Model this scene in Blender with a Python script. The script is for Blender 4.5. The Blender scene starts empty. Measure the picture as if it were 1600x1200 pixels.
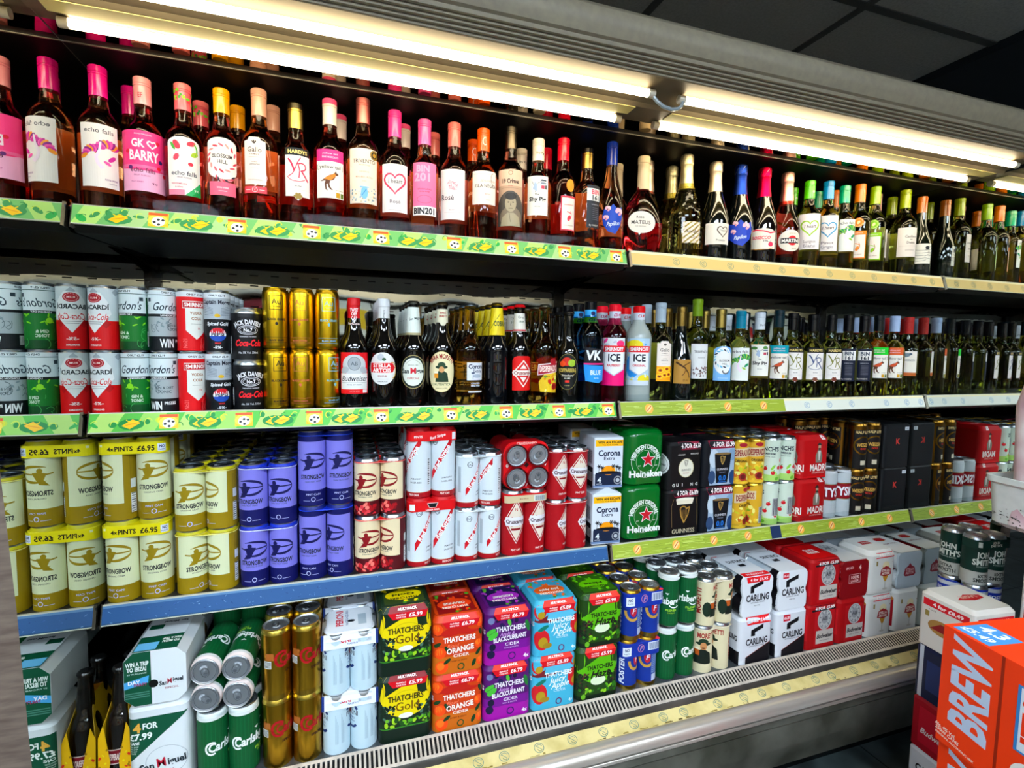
import bpy, math, random
from mathutils import Vector, Matrix
from mathutils.geometry import tessellate_polygon
random.seed(7)
sc = bpy.context.scene
COL = sc.collection
R_ = math.radians
# ------------------------------------------------------------------ camera
cam = bpy.data.cameras.new('camera'); cam.sensor_width = 36.0; cam.lens = 36.0 * 801.56 / 1600.0
cam.clip_start = 0.02; cam.clip_end = 60
co = bpy.data.objects.new('camera', cam); COL.objects.link(co); sc.camera = co
_y, _p, _r = .3197, .0755, .0164
fwd = Vector((math.sin(_y) * math.cos(_p), math.cos(_y) * math.cos(_p), -math.sin(_p)))
rt = Vector((math.cos(_y), -math.sin(_y), 0)); up = rt.cross(fwd)
rr = rt * math.cos(_r) + up * math.sin(_r); uu = up * math.cos(_r) - rt * math.sin(_r)
co.matrix_world = Matrix(((rr.x, uu.x, -fwd.x, .5094), (rr.y, uu.y, -fwd.y, -1.2407), (rr.z, uu.z, -fwd.z, 1.461), (0, 0, 0, 1)))
# ------------------------------------------------------------------ world, exposure, light
sc.view_settings.view_transform = 'Standard'; sc.view_settings.look = 'None'
sc.view_settings.gamma = 1.0; sc.view_settings.use_curve_mapping = False
sc.view_settings.exposure = -0.14
sc.cycles.max_bounces = 12; sc.cycles.transmission_bounces = 10; sc.cycles.transparent_max_bounces = 12
sc.cycles.sample_clamp_indirect = 6.0
w = bpy.data.worlds.new('shop_air'); sc.world = w; w.use_nodes = True
bg = w.node_tree.nodes['Background']; bg.inputs[0].default_value = (.62, .8, 1.0, 1); bg.inputs[1].default_value = .35
TUBE_EMIT = 19.0        # warm tube inside the case
PANEL_EMIT = 36.0       # cool ceiling panels of the shop, above and behind the photographer

# ------------------------------------------------------------------ materials
_M = {}
def lin(h):
    c = [int(h[i:i + 2], 16) / 255 for i in (0, 2, 4)]
    return tuple((x / 12.92 if x <= .04045 else ((x + .055) / 1.055) ** 2.4) for x in c) + (1,)
def ink(h):
    """printing inks a little denser and purer than the swatch values"""
    c = [int(h[i:i + 2], 16) / 255 for i in (0, 2, 4)]
    m = .3 * c[0] + .59 * c[1] + .11 * c[2]
    c = [min(1, max(0, m + (x - m) * 1.16)) ** 1.16 for x in c]
    return lin('%02x%02x%02x' % tuple(round(x * 255) for x in c))
def new_mat(name):
    m = bpy.data.materials.new(name); m.use_nodes = True
    return m, m.node_tree, m.node_tree.nodes['Principled BSDF']
def M(c):
    """'rrggbb' printed paper, +'m' metallic ink, +'g' glossy, +'r' rough, +'d' dark glass"""
    if c in _M: return _M[c]
    if not isinstance(c, str): return c
    if c.startswith('@'): return SPECIAL[c[1:]]()
    m, nt, b = new_mat('paint_' + c)
    b.inputs['Base Color'].default_value = ink(c[:6])
    f = c[6:]
    rough, met = .45, 0
    if 'm' in f: rough, met = .28, 1
    if 'g' in f: rough = .16
    if 'r' in f: rough = .8
    if 'd' in f:
        rough = .04; b.inputs['Coat Weight'].default_value = .6
    if 'b' in f: met, rough = 1, .42
    b.inputs['Roughness'].default_value = rough; b.inputs['Metallic'].default_value = met
    if not f: b.inputs['Specular IOR Level'].default_value = .3
    _M[c] = m
    return m
def noise_mat(name, c1, c2, scale, rough=.6, met=0, bump=0, stretch=None, detail=6, lo=.35, hi=.65, rough2=None):
    if name in _M: return _M[name]
    m, nt, b = new_mat(name)
    tc = nt.nodes.new('ShaderNodeTexCoord'); mp = nt.nodes.new('ShaderNodeMapping')
    if stretch: mp.inputs['Scale'].default_value = stretch
    n = nt.nodes.new('ShaderNodeTexNoise'); n.inputs['Scale'].default_value = scale; n.inputs['Detail'].default_value = detail
    cr = nt.nodes.new('ShaderNodeValToRGB'); cr.color_ramp.elements[0].position = lo; cr.color_ramp.elements[1].position = hi
    cr.color_ramp.elements[0].color = lin(c1); cr.color_ramp.elements[1].color = lin(c2)
    L = nt.links
    L.new(tc.outputs['Object'], mp.inputs['Vector']); L.new(mp.outputs['Vector'], n.inputs['Vector'])
    L.new(n.outputs['Fac'], cr.inputs['Fac']); L.new(cr.outputs['Color'], b.inputs['Base Color'])
    b.inputs['Roughness'].default_value = rough; b.inputs['Metallic'].default_value = met
    if bump:
        bp = nt.nodes.new('ShaderNodeBump'); bp.inputs['Strength'].default_value = bump; bp.inputs['Distance'].default_value = .01
        L.new(n.outputs['Fac'], bp.inputs['Height']); L.new(bp.outputs['Normal'], b.inputs['Normal'])
    _M[name] = m
    return m
def glass(name, col, ior=1.36, rough=0.0):
    if name in _M: return _M[name]
    m, nt, b = new_mat(name)
    b.inputs['Base Color'].default_value = lin(col); b.inputs['Transmission Weight'].default_value = 1
    b.inputs['IOR'].default_value = ior; b.inputs['Roughness'].default_value = rough
    _M[name] = m
    return m
def clear_plastic():
    if 'clear_plastic' in _M: return _M['clear_plastic']
    m, nt, b = new_mat('clear_plastic'); nt.nodes.remove(b)
    t = nt.nodes.new('ShaderNodeBsdfTransparent'); t.inputs[0].default_value = (.93, .95, .96, 1)
    g = nt.nodes.new('ShaderNodeBsdfGlossy'); g.inputs['Roughness'].default_value = .04
    fr = nt.nodes.new('ShaderNodeFresnel'); fr.inputs['IOR'].default_value = 1.09
    mx = nt.nodes.new('ShaderNodeMixShader')
    nt.links.new(fr.outputs[0], mx.inputs[0]); nt.links.new(t.outputs[0], mx.inputs[1]); nt.links.new(g.outputs[0], mx.inputs[2])
    nt.links.new(mx.outputs[0], nt.nodes['Material Output'].inputs['Surface'])
    _M['clear_plastic'] = m
    return m
def emit(name, col, s):
    if name in _M: return _M[name]
    m, nt, b = new_mat(name)
    b.inputs['Base Color'].default_value = (.8, .8, .8, 1)
    b.inputs['Emission Color'].default_value = lin(col); b.inputs['Emission Strength'].default_value = s
    _M[name] = m
    return m
def mirror(name, col, rough, bump=0, scale=4):
    if name in _M: return _M[name]
    m, nt, b = new_mat(name)
    b.inputs['Base Color'].default_value = lin(col); b.inputs['Metallic'].default_value = 1; b.inputs['Roughness'].default_value = rough
    if bump:
        tc = nt.nodes.new('ShaderNodeTexCoord')
        n = nt.nodes.new('ShaderNodeTexNoise'); n.inputs['Scale'].default_value = scale; n.inputs['Detail'].default_value = 1
        bp = nt.nodes.new('ShaderNodeBump'); bp.inputs['Strength'].default_value = bump; bp.inputs['Distance'].default_value = .02
        nt.links.new(tc.outputs['Object'], n.inputs['Vector']); nt.links.new(n.outputs['Fac'], bp.inputs['Height']); nt.links.new(bp.outputs['Normal'], b.inputs['Normal'])
    _M[name] = m
    return m
SPECIAL = {
    'rose': lambda: glass('rose_wine_glass', 'f0927c'),
    'rosed': lambda: glass('deep_rose_wine_glass', 'd8503c'),
    'orange': lambda: glass('orange_rose_glass', 'f8a468'),
    'red': lambda: glass('red_wine_glass', 'c0202c'),
    'straw': lambda: glass('straw_wine_glass', 'e6dc74'),
    'green': lambda: glass('green_wine_glass', 'c2c860'),
    'clear': lambda: glass('clear_spirit_glass', 'e4e4e0'),
    'beer': lambda: glass('amber_beer_glass', 'e0b040'),
    'blue': lambda: glass('blue_spirit_glass', '2a86b8'),
    'berry': lambda: glass('berry_spirit_glass', 'c82850'),
}
# ------------------------------------------------------------------ glyph cache (built-in font)
GLY = {}
def _load_glyphs(chars, bold):
    objs = []
    for ch in chars:
        cu = bpy.data.curves.new('glyph', 'FONT'); cu.body = ch; cu.size = 1; cu.resolution_u = 2; cu.offset = .034 if bold else .010
        o = bpy.data.objects.new('glyph', cu); COL.objects.link(o)
        cw = bpy.data.curves.new('glyph', 'FONT'); cw.body = 'I' + ch + 'I'; cw.size = 1
        ow = bpy.data.objects.new('glyph', cw); COL.objects.link(ow)
        objs.append((ch, o, ow))
    cw = bpy.data.curves.new('glyph', 'FONT'); cw.body = 'II'; oi = bpy.data.objects.new('glyph', cw); COL.objects.link(oi)
    bpy.context.view_layer.update(); dg = bpy.context.evaluated_depsgraph_get()
    base = oi.evaluated_get(dg).dimensions.x
    for ch, o, ow in objs:
        e = o.evaluated_get(dg); me = e.to_mesh(); me.calc_loop_triangles()
        vs = [(v.co.x, v.co.y) for v in me.vertices]
        tr = [[vs[i] for i in t.vertices] for t in me.loop_triangles]
        adv = ow.evaluated_get(dg).dimensions.x - base
        e.to_mesh_clear(); GLY[(ch, bold)] = (tr, adv)
    for ch, o, ow in objs:
        for q in (o, ow):
            d = q.data; bpy.data.objects.remove(q); bpy.data.curves.remove(d)
    d = oi.data; bpy.data.objects.remove(oi); bpy.data.curves.remove(d)
CH = "ABCDEFGHIJKLMNOPQRSTUVWXYZabcdefghijklmnopqrstuvwxyz0123456789.,%&'!-+$" + '\u00a3\u00e9\u00cd'
_load_glyphs(CH, False); _load_glyphs(CH, True)
CAPH = max(p[1] for t in GLY[('H', False)][0] for p in t)

# ------------------------------------------------------------------ flat artwork in millimetres
def _clip(poly, k, axis, keep_less):
    out = []; n = len(poly)
    for i in range(n):
        a, b = poly[i], poly[(i + 1) % n]
        ia = (a[axis] <= k) if keep_less else (a[axis] >= k); ib = (b[axis] <= k) if keep_less else (b[axis] >= k)
        if ia: out.append(a)
        if ia != ib:
            t = (k - a[axis]) / (b[axis] - a[axis]); out.append((a[0] + t * (b[0] - a[0]), a[1] + t * (b[1] - a[1])))
    return out
class Art:
    def __init__(s): s.ops = []
    def add(s, polys, col): s.ops.append((polys, col)); return s
    def poly(s, pts, col):
        pts = [tuple(p) for p in pts]
        tr = tessellate_polygon([[Vector((p[0], p[1], 0)) for p in pts]])
        return s.add([[pts[i] for i in t] for t in tr], col)
    def rect(s, x0, y0, x1, y1, col): return s.add([[(x0, y0), (x1, y0), (x1, y1), (x0, y1)]], col)
    def ell(s, cx, cy, rx, ry, col, n=18, rot=0):
        c, q = math.cos(rot), math.sin(rot)
        P = []
        for i in range(n):
            a = 2 * math.pi * i / n; x, y = rx * math.cos(a), ry * math.sin(a); P.append((cx + x * c - y * q, cy + x * q + y * c))
        return s.add([P], col)
    def line(s, pts, wd, col, closed=False, taper=None):
        P = []; pts = list(pts); n = len(pts)
        if closed: pts = pts + [pts[0]]; n += 1
        for i in range(n - 1):
            a, b = pts[i], pts[i + 1]; dx, dy = b[0] - a[0], b[1] - a[1]; l = math.hypot(dx, dy) or 1
            w0 = wd / 2; w1 = wd / 2
            if taper: w0 = taper(i / (n - 1)) * wd / 2; w1 = taper((i + 1) / (n - 1)) * wd / 2
            nx, ny = -dy / l, dx / l; ex = dx / l * wd * .12; ey = dy / l * wd * .12
            P.append([(a[0] + nx * w0 - ex, a[1] + ny * w0 - ey), (a[0] - nx * w0 - ex, a[1] - ny * w0 - ey), (b[0] - nx * w1 + ex, b[1] - ny * w1 + ey), (b[0] + nx * w1 + ex, b[1] + ny * w1 + ey)])
        return s.add(P, col)
    def arc(s, cx, cy, rx, ry, a0, a1, wd, col, n=14, taper=None, rot=0):
        c, q = math.cos(rot), math.sin(rot); P = []
        for i in range(n + 1):
            a = R_(a0 + (a1 - a0) * i / n); x, y = rx * math.cos(a), ry * math.sin(a); P.append((cx + x * c - y * q, cy + x * q + y * c))
        return s.line(P, wd, col, taper=taper)
    def ring(s, cx, cy, rx, ry, wd, col, n=24): return s.arc(cx, cy, rx, ry, 0, 360, wd, col, n)
    def text(s, t, cx, cy, h, col, w=None, bold=False, shear=0, rot=0, arc=None, align='c', sp=0):
        """cap height h, centred on (cx, cy); w forces the width; arc = radius of the circle the words run round"""
        sc_ = h / CAPH; items = []; x = 0
        for ch in t:
            if ch == ' ': x += .3 * 1.0 + sp; continue
            g = GLY.get((ch, bold)) or GLY[('-', bold)]
            items.append((x, g[0])); x += g[1] + sp
        W = x * sc_; kx = sc_ * ((w / W) if w else 1.0); W = x * kx
        x0 = {'c': -W / 2, 'l': 0, 'r': -W}[align]
        c, q = math.cos(rot), math.sin(rot); P = []
        for gx, tr in items:
            for tri in tr:
                pl = []
                for (px, py) in tri:
                    X = x0 + (gx + px + shear * py) * kx; Y = py * sc_ - h / 2
                    if arc:
                        a = X / abs(arc); rad = abs(arc) + (Y if arc > 0 else -Y)
                        if arc > 0: X, Y = rad * math.sin(a), rad * math.cos(a) - arc
                        else: X, Y = rad * math.sin(a), -rad * math.cos(a) - arc
                    pl.append((cx + X * c - Y * q, cy + X * q + Y * c))
                P.append(pl)
        return s.add(P, col)
    def merge(s, o, dx=0, dy=0, k=1, rot=0):
        c, q = math.cos(rot) * k, math.sin(rot) * k
        for polys, col in o.ops: s.ops.append(([[(dx + x * c - y * q, dy + x * q + y * c) for x, y in p] for p in polys], col))
        return s
    def clipped(s, x0, y0, x1, y1):
        o = Art()
        for polys, col in s.ops:
            out = []
            for p in polys:
                for k, ax, less in ((x0, 0, 0), (x1, 0, 1), (y0, 1, 0), (y1, 1, 1)):
                    if len(p) > 2: p = _clip(p, k, ax, less)
                if len(p) > 2: out.append(p)
            if out: o.ops.append((out, col))
        return o

def cyl(r, cx=0, cy=0, a0=0, r2=None, z0=0, z1=1, sy=1):
    """wrap round a vertical can or bottle; r in metres, art in mm; r2: radius at z1 for conical necks"""
    def f(u, v, off):
        z = v * .001
        R = r if r2 is None else r + (r2 - r) * (z - z0) / (z1 - z0)
        a = u * .001 / R + a0
        return (cx + (R + off) * math.sin(a), cy - (R + off) * math.cos(a) * sy, z)
    f.step = 4.0
    return f
def plane(o, ex, ez, n):
    o, ex, ez, n = Vector(o), Vector(ex), Vector(ez), Vector(n)
    def f(u, v, off): return tuple(o + ex * (u * .001) + ez * (v * .001) + n * off)
    f.step = 0
    return f
def front(y=0, x=0, z=0): return plane((x, y, z), (1, 0, 0), (0, 0, 1), (0, -1, 0))

# ------------------------------------------------------------------ mesh builder
class G:
    def __init__(s): s.v = []; s.f = []; s.m = []; s.mats = []; s.xf = Matrix.Identity(4)
    def mi(s, c):
        m = M(c)
        if m not in s.mats: s.mats.append(m)
        return s.mats.index(m)
    def pt(s, p): s.v.append(tuple(s.xf @ Vector(p))); return len(s.v) - 1
    def face(s, pts, c): s.f.append([s.pt(p) for p in pts]); s.m.append(s.mi(c)); return s
    def box(s, a, b, c, skip=''):
        x0, y0, z0 = a; x1, y1, z1 = b; i = [s.pt(p) for p in ((x0, y0, z0), (x1, y0, z0), (x1, y1, z0), (x0, y1, z0), (x0, y0, z1), (x1, y0, z1), (x1, y1, z1), (x0, y1, z1))]
        k = s.mi(c)
        for q in ((0, 3, 2, 1), (4, 5, 6, 7), (0, 1, 5, 4), (1, 2, 6, 5), (2, 3, 7, 6), (3, 0, 4, 7)): s.f.append([i[j] for j in q]); s.m.append(k)
        return s
    def rings(s, rings, cols, cap0=True, cap1=True):
        """rings: lists of points (same count); cols: one per band"""
        idx = [[s.pt(p) for p in r] for r in rings]; n = len(rings[0])
        for j in range(len(rings) - 1):
            k = s.mi(cols[j] if isinstance(cols, (list, tuple)) else cols)
            for i in range(n):
                s.f.append([idx[j][i], idx[j][(i + 1) % n], idx[j + 1][(i + 1) % n], idx[j + 1][i]]); s.m.append(k)
        c0 = cols[0] if isinstance(cols, (list, tuple)) else cols; c1 = cols[-1] if isinstance(cols, (list, tuple)) else cols
        if cap0: s.f.append(idx[0][::-1]); s.m.append(s.mi(c0))
        if cap1: s.f.append(idx[-1]); s.m.append(s.mi(c1))
        return s
    def lathe(s, prof, col, n=24, cx=0, cy=0, sy=1.0, cap0=True, cap1=True, a0=0):
        """prof: (r_mm, z_mm[, colour of the band above])"""
        rg = []; cols = []; cur = col
        for p in prof:
            if len(p) > 2: cur = p[2]
            cols.append(cur); r, z = p[0] * .001, p[1] * .001
            rg.append([(cx + r * math.sin(2 * math.pi * i / n + a0), cy + r * sy * math.cos(2 * math.pi * i / n + a0), z) for i in range(n)][::-1])
        return s.rings(rg, cols[:-1], cap0, cap1)
    def prism(s, prof, x0, x1, col):
        """profile (y, z) swept along x"""
        a = [(x0, y, z) for y, z in prof]; b = [(x1, y, z) for y, z in prof]
        return s.rings([a, b], col)
    def rrect(s, w, d, r, z, n=4, cy=0, cx=0):
        P = []
        for k, (sx, sy) in enumerate(((1, 1), (-1, 1), (-1, -1), (1, -1))):
            for i in range(n + 1):
                a = math.pi / 2 * (k + i / n); P.append((cx + sx * (w / 2 - r) + r * math.cos(a), cy + sy * (d / 2 - r) + r * math.sin(a), z))
        return P
    def tube(s, pts, r, col, n=8):
        rg = []; pts = [Vector(p) for p in pts]
        for i, p in enumerate(pts):
            t = (pts[min(i + 1, len(pts) - 1)] - pts[max(i - 1, 0)]).normalized()
            a = t.orthogonal().normalized() if i == 0 else (rg_a - t * rg_a.dot(t)).normalized(); rg_a = a; b = t.cross(a)
            rg.append([tuple(p + a * (r * math.cos(2 * math.pi * k / n)) + b * (r * math.sin(2 * math.pi * k / n))) for k in range(n)])
        return s.rings(rg, col)
    def art(s, a, f, off=.00018, layer=.00007, flip=False):
        st = f.step; layer = min(layer, .0007 / max(1, len(a.ops)))
        for j, (polys, col) in enumerate(a.ops):
            o = off + j * layer; k = s.mi(col)
            for p in polys:
                if st:
                    u0, u1 = min(q[0] for q in p), max(q[0] for q in p); i0, i1 = math.floor(u0 / st), math.floor((u1 - 1e-6) / st)
                    ps = []
                    if i1 > i0:
                        rest = p
                        for i in range(i0, i1):
                            kk = (i + 1) * st; left = _clip(rest, kk, 0, True); rest = _clip(rest, kk, 0, False)
                            if len(left) > 2: ps.append(left)
                            if len(rest) < 3: break
                        if len(rest) > 2: ps.append(rest)
                    else: ps = [p]
                else: ps = [p]
                for q in ps:
                    s.f.append([s.pt(f(x, y, o)) for x, y in (q[::-1] if flip else q)]); s.m.append(k)
        return s
    def build(s, name, parent=None, angle=35, loc=None):
        me = bpy.data.meshes.new(name); me.from_pydata(s.v, [], s.f)
        for m in s.mats: me.materials.append(m)
        me.polygons.foreach_set('material_index', s.m); me.polygons.foreach_set('use_smooth', [True] * len(s.f))
        me.set_sharp_from_angle(angle=R_(angle)); me.update()
        o = bpy.data.objects.new(name, me); COL.objects.link(o)
        if parent: o.parent = parent
        if loc: o.location = loc
        return o
def root(name, loc=(0, 0, 0), rz=0):
    o = bpy.data.objects.new(name, None); o.empty_display_size = .02; COL.objects.link(o); o.location = loc; o.rotation_euler = (0, 0, rz); return o
def tag(o, label, cat, group=None):
    o['label'] = label; o['category'] = cat
    if group: o['group'] = group
    return o
KIDS = {}
def kids(o):
    if o.name not in KIDS: KIDS[o.name] = list(o.children)
    return KIDS[o.name]
def dup(o, loc=None, rz=None, label=None, group=None, rot=None):
    r = o.copy(); COL.objects.link(r)
    if loc is not None: r.location = loc
    if rz is not None: r.rotation_euler = (0, 0, rz)
    if rot is not None: r.rotation_euler = rot
    if label: r['label'] = label
    if group: r['group'] = group
    for ch in kids(o):
        c = ch.copy(); COL.objects.link(c); c.parent = r
        for g in kids(ch):
            d = g.copy(); COL.objects.link(d); d.parent = c
    return r
def struct(name, g, parent=None):
    o = g.build(name, parent)
    if not parent: o['kind'] = 'structure'
    return o
# ------------------------------------------------------------------ the room
FZ = .12; CZ = 2.5
tile_floor = noise_mat('floor_tile', '1c2222', '3a4444', 9, rough=.35)
g = G(); g.box((-4, -4.5, FZ - .05), (7, 1.2, FZ), tile_floor)
for i in range(-7, 14): g.box((i * .5 + .17, -4.5, FZ), (i * .5 + .174, 1.2, FZ + .0006), '0e1213')
for i in range(-9, 3): g.box((-4, i * .5 + .05, FZ), (7, i * .5 + .054, FZ + .0006), '0e1213')
struct('floor', g)
ceil_m = noise_mat('ceiling_tile', 'a4a6a4', 'b4b6b4', 120, rough=.95, bump=.3)
g = G(); g.box((-4, -4.5, CZ), (2.6, 1.2, CZ + .05), ceil_m)
for i in range(-9, 8): x = 1.417 + .6 * i; x < 2.6 and g.box((x - .0125, -4.5, CZ - .004), (x + .0125, 1.2, CZ), '5c5e5e')
for i in range(-7, 2): y = -.024 + .6 * i; g.box((-4, y - .0125, CZ - .0045), (2.6, y + .0125, CZ - .0005), '5c5e5e')
struct('ceiling', g)
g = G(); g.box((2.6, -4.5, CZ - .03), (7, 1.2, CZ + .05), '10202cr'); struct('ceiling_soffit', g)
g = G(); g.box((-4, 1.15, FZ), (7, 1.2, CZ), '8a8d8ar'); struct('wall_back', g)
g = G(); g.box((-4, -4.5, FZ), (7, -4.45, CZ), noise_mat('wall_far_paint', 'b4b2a8', 'd8d4c8', 1.2, rough=.8)); struct('wall_front', g)
g = G(); g.box((-4.05, -4.5, FZ), (-4, 1.2, CZ), 'c8c8c4r'); struct('wall_left', g)
g = G(); g.box((7, -4.5, FZ), (7.05, 1.2, CZ), 'c8c8c4r'); struct('wall_right', g)
for i, (x, y) in enumerate(((-1.0, -1.9), (.8, -1.9), (2.6, -1.9), (-1.0, -3.4), (.8, -3.4), (2.6, -3.4))):
    t = root('ceiling_light', (x, y, CZ - .004))
    g = G(); g.box((-.6, -.3, -.03), (.6, -.28, 0), 'd8dad8'); g.box((-.6, .28, -.03), (.6, .3, 0), 'd8dad8'); g.box((-.6, -.28, -.03), (-.58, .28, 0), 'd8dad8'); g.box((.58, -.28, -.03), (.6, .28, 0), 'd8dad8')
    g.build('frame', t)
    g = G(); g.box((-.58, -.28, -.02), (.58, .28, -.01), emit('ceiling_panel', 'dceeff', PANEL_EMIT)); g.build('diffuser', t)
    tag(t, 'long white light panel in the shop ceiling out in the aisle', 'ceiling light', 'ceiling lights over the aisle')

# stocked shelving across the aisle, seen only as reflections in the polished steel
t = root('aisle_shelving', (0, -3.3, FZ)); tag(t, 'tall stocked shelving unit on the far side of the aisle', 'shelving')
g = G(); g.box((-2.4, -.5, 0), (4.4, -.47, 2.0), '9a8c78'); g.build('back_board', t)
for k in range(5): g = G(); g.box((-2.4, -.47, .1 + k * .42), (4.4, 0, .13 + k * .42), 'c8c4bc'); g.build('shelf_board', t)
rnd = random.Random(11); src = {}
for k in range(4):
    x = -2.3
    while x < 4.1:
        w = rnd.choice((.22, .3, .4)); c = rnd.choice(['e8e6e0', 'b89468', 'e8e6e0', 'c8a878', '2c3c5c', '8c2c3c', 'd8d4cc', '3c5c44', '1c1c20'])
        g = G(); g.box((0, -.4, 0), (w - .02, -.03, .34), c); g.face([(.03, -.0295, .08), (w - .05, -.0295, .08), (w - .05, -.0295, .24), (.03, -.0295, .24)], rnd.choice(['f0f0ea', 'c83c3c', '3c6cac', 'e8c83c']))
        o = g.build('carton'); o.location = (x, -3.3, FZ + .1305 + k * .42); tag(o, 'printed carton on the shelving across the aisle', 'carton', 'cartons on the shelving across the aisle'); x += w

# ------------------------------------------------------------------ the refrigerated case
LW = 1.25; XR = 2.5; BACK = .485
S1Z, S2Z, S3Z, S4Z = 1.722, 1.302, .876, .462     # deck heights
steel_dark = lambda: noise_mat('case_black_enamel', '0a0b0c', '141617', 30, rough=.22)
taupe = noise_mat('end_panel_edge_paint', '5a4a40', '77675a', 14, rough=.55, stretch=(1, 1, 6))
case = root('refrigerated_display_case', (0, 0, 0))
tag(case, 'long open refrigerated drinks case with mirrored ends, black back and steel front', 'display fridge')
mir = mirror('end_mirror', 'd8dcd8', .012)
for x0, x1, face in ((-.05, 0, 1), (XR, XR + .05, -1)):
    g = G()
    prof = [(.55, FZ), (.55, 2.03), (-.25, 2.03), (-.243, 1.26), (-.221, 1.01), (-.205, .73), (-.19, .58), (-.14, .40), (-.10, .28), (-.07, FZ)]
    A = [(x0, y, z) for y, z in prof]; B = [(x1, y, z) for y, z in prof]
    g.rings([A, B], [taupe], False, False); g.build('end_panel', case, 20)
    g = G()
    X = x1 if face > 0 else x0
    P = [(X, y, z) for y, z in prof]; g.f.append([g.pt(p) for p in (P if face < 0 else P[::-1])]); g.m.append(g.mi(mir))
    Xo = x0 if face > 0 else x1
    P = [(Xo, y, z) for y, z in prof]; g.f.append([g.pt(p) for p in (P[::-1] if face < 0 else P)]); g.m.append(g.mi(taupe))
    g.build('end_mirror', case)
# back panel: polished steel with rows of small air slots in the middle bay, dark at the top bay
g = G()
bm = mirror('back_steel', '9a9c94', .03, .22, 4)
g.box((0, BACK, .44), (XR, BACK + .02, S1Z - .05), bm)
g.box((0, BACK, S1Z - .05), (XR, BACK + .02, 2.1), mirror('back_black_gloss', '2a2422', .16))
for r in range(4):
    z = 1.655 - r * .031
    for i in range(44):
        x = .02 + i * .057 + (r % 2) * .0
        g.box((x, BACK - .0006, z), (x + .022, BACK, z + .0032), '050505r')
g.build('back_panel', case)
for x in (.0, LW, XR):
    xa = x - .02 if x else 0; xb = x + .02 if x < XR else XR
    g = G(); g.box((xa, BACK - .010, .47), (xb, BACK, 2.03), '0c0d0eg'); g.build('upright', case)
# ceiling of the case: polished, then a lip, the lamp recess and the grooved canopy
g = G()
cm = mirror('case_ceiling_steel', 'a89c84', .03)
g.prism([(-.058, 2.032), (-.058, 2.05), (-.006, 2.05), (-.006, 2.032)], 0, XR, cm)
g.prism([(-.006, 2.032), (-.006, 2.05), (BACK + .02, 2.05), (BACK + .02, 2.032)], 0, XR, '171412')
g.box((0, .014, 2.0302), (XR, .018, 2.032), 'aaa498b')
g.build('case_ceiling', case)
g = G()
ref = noise_mat('lamp_recess_paint', '5e5240', '746850', 3, rough=.5, met=.2)
g.prism([(-.058, 2.032), (-.092, 2.032), (-.094, 2.027), (-.140, 2.026), (-.146, 2.034), (-.235, 2.050), (-.235, 2.07), (-.058, 2.06)], 0, XR, ref)
g.box((.03, -.138, 2.0245), (1.17, -.1, 2.027), 'e8dca0'); g.box((1.27, -.138, 2.0245), (XR - .03, -.1, 2.027), 'e8dca0')
g.build('lamp_reflector', case)
g = G()
gm = noise_mat('canopy_paint', '847a68', '90866f', 60, rough=.5)
pr = [(-.235, 2.050), (-.243, 2.0445)]
yy = -.243; zz = 2.0445
for k in range(5):
    pr += [(yy - .002, zz - .003), (yy - .006, zz - .002), (yy - .0085, zz + .0045)]; yy -= .0085; zz += .0045
pr += [(-.292, 2.07), (-.3, 2.085), (-.304, 2.1), (-.300, 2.117), (-.285, 2.132), (-.26, 2.14), (BACK + .05, 2.14), (BACK + .05, 2.08), (-.235, 2.08)]
g.rings([[(-.05, y, z) for y, z in pr], [(XR + .05, y, z) for y, z in pr]], gm, True, True)
g.build('canopy', case, 30)
# tubes with their end caps and the loop of cable in the gap
for xa, xb, ty, tz in ((.035, 1.165, -.196, 2.03), (1.262, 2.44, -.196, 2.03), (.05, 1.15, -.074, 2.022), (1.275, 2.43, -.074, 2.022)):
    g = G(); g.xf = Matrix.Translation((xa, ty, tz)) @ Matrix.Rotation(R_(90), 4, 'Y')
    g.lathe([(8.5, 0), (8.5, (xb - xa) * 1000)], emit('tube_glow', 'ffeec8', TUBE_EMIT), 14); t = g.build('light_tube', case)
    for x0 in (-16, (xb - xa) * 1000):
        g = G(); g.xf = Matrix.Translation((xa, ty, tz)) @ Matrix.Rotation(R_(90), 4, 'Y')
        g.lathe([(9.5, x0), (9.5, x0 + 16)], 'cfc8b8g', 14); g.build('end_cap', t)
g = G(); g.tube([(1.178, -.2, 2.022), (1.186, -.203, 2.012), (1.2, -.206, 2.002), (1.22, -.208, 1.998), (1.238, -.206, 2.003), (1.25, -.203, 2.012), (1.255, -.2, 2.022)], .0042, '9aa4a8g')
g.build('lamp_cable', case)
# the bottom well, the slotted grille, the price rail, the steel bumper and the kick plate
g = G(); g.box((0, -.005, S4Z - .02), (XR, BACK, S4Z), noise_mat('well_deck_steel', '4a5054', '6a7074', 20, rough=.4, met=.6)); g.build('well_deck', case)
g = G()
ga, gb = Vector((0, -.005, .4665)), Vector((0, -.052, .4425)); gd = gb - ga
gs = noise_mat('grille_steel', 'b4aca4', 'd2cac0', 40, rough=.38, met=.35)
def gq(u0, u1, x0, x1, off=0, c=gs):
    n = Vector((0, -.45, .89)) * off
    P = [ga + gd * u0 + n, ga + gd * u1 + n]; g.face([(x0, P[0].y, P[0].z), (x0, P[1].y, P[1].z), (x1, P[1].y, P[1].z), (x1, P[0].y, P[0].z)], c)
gq(0, .14, 0, XR); gq(.86, 1, 0, XR)
n_ = 226; pt_ = XR / n_
for i in range(n_): gq(.14, .86, i * pt_ - .0026 if i else 0, i * pt_ + .0026)
gq(.1, .9, 0, XR, -.012, '030303r')
g.build('air_grille', case)
g = G()
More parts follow.
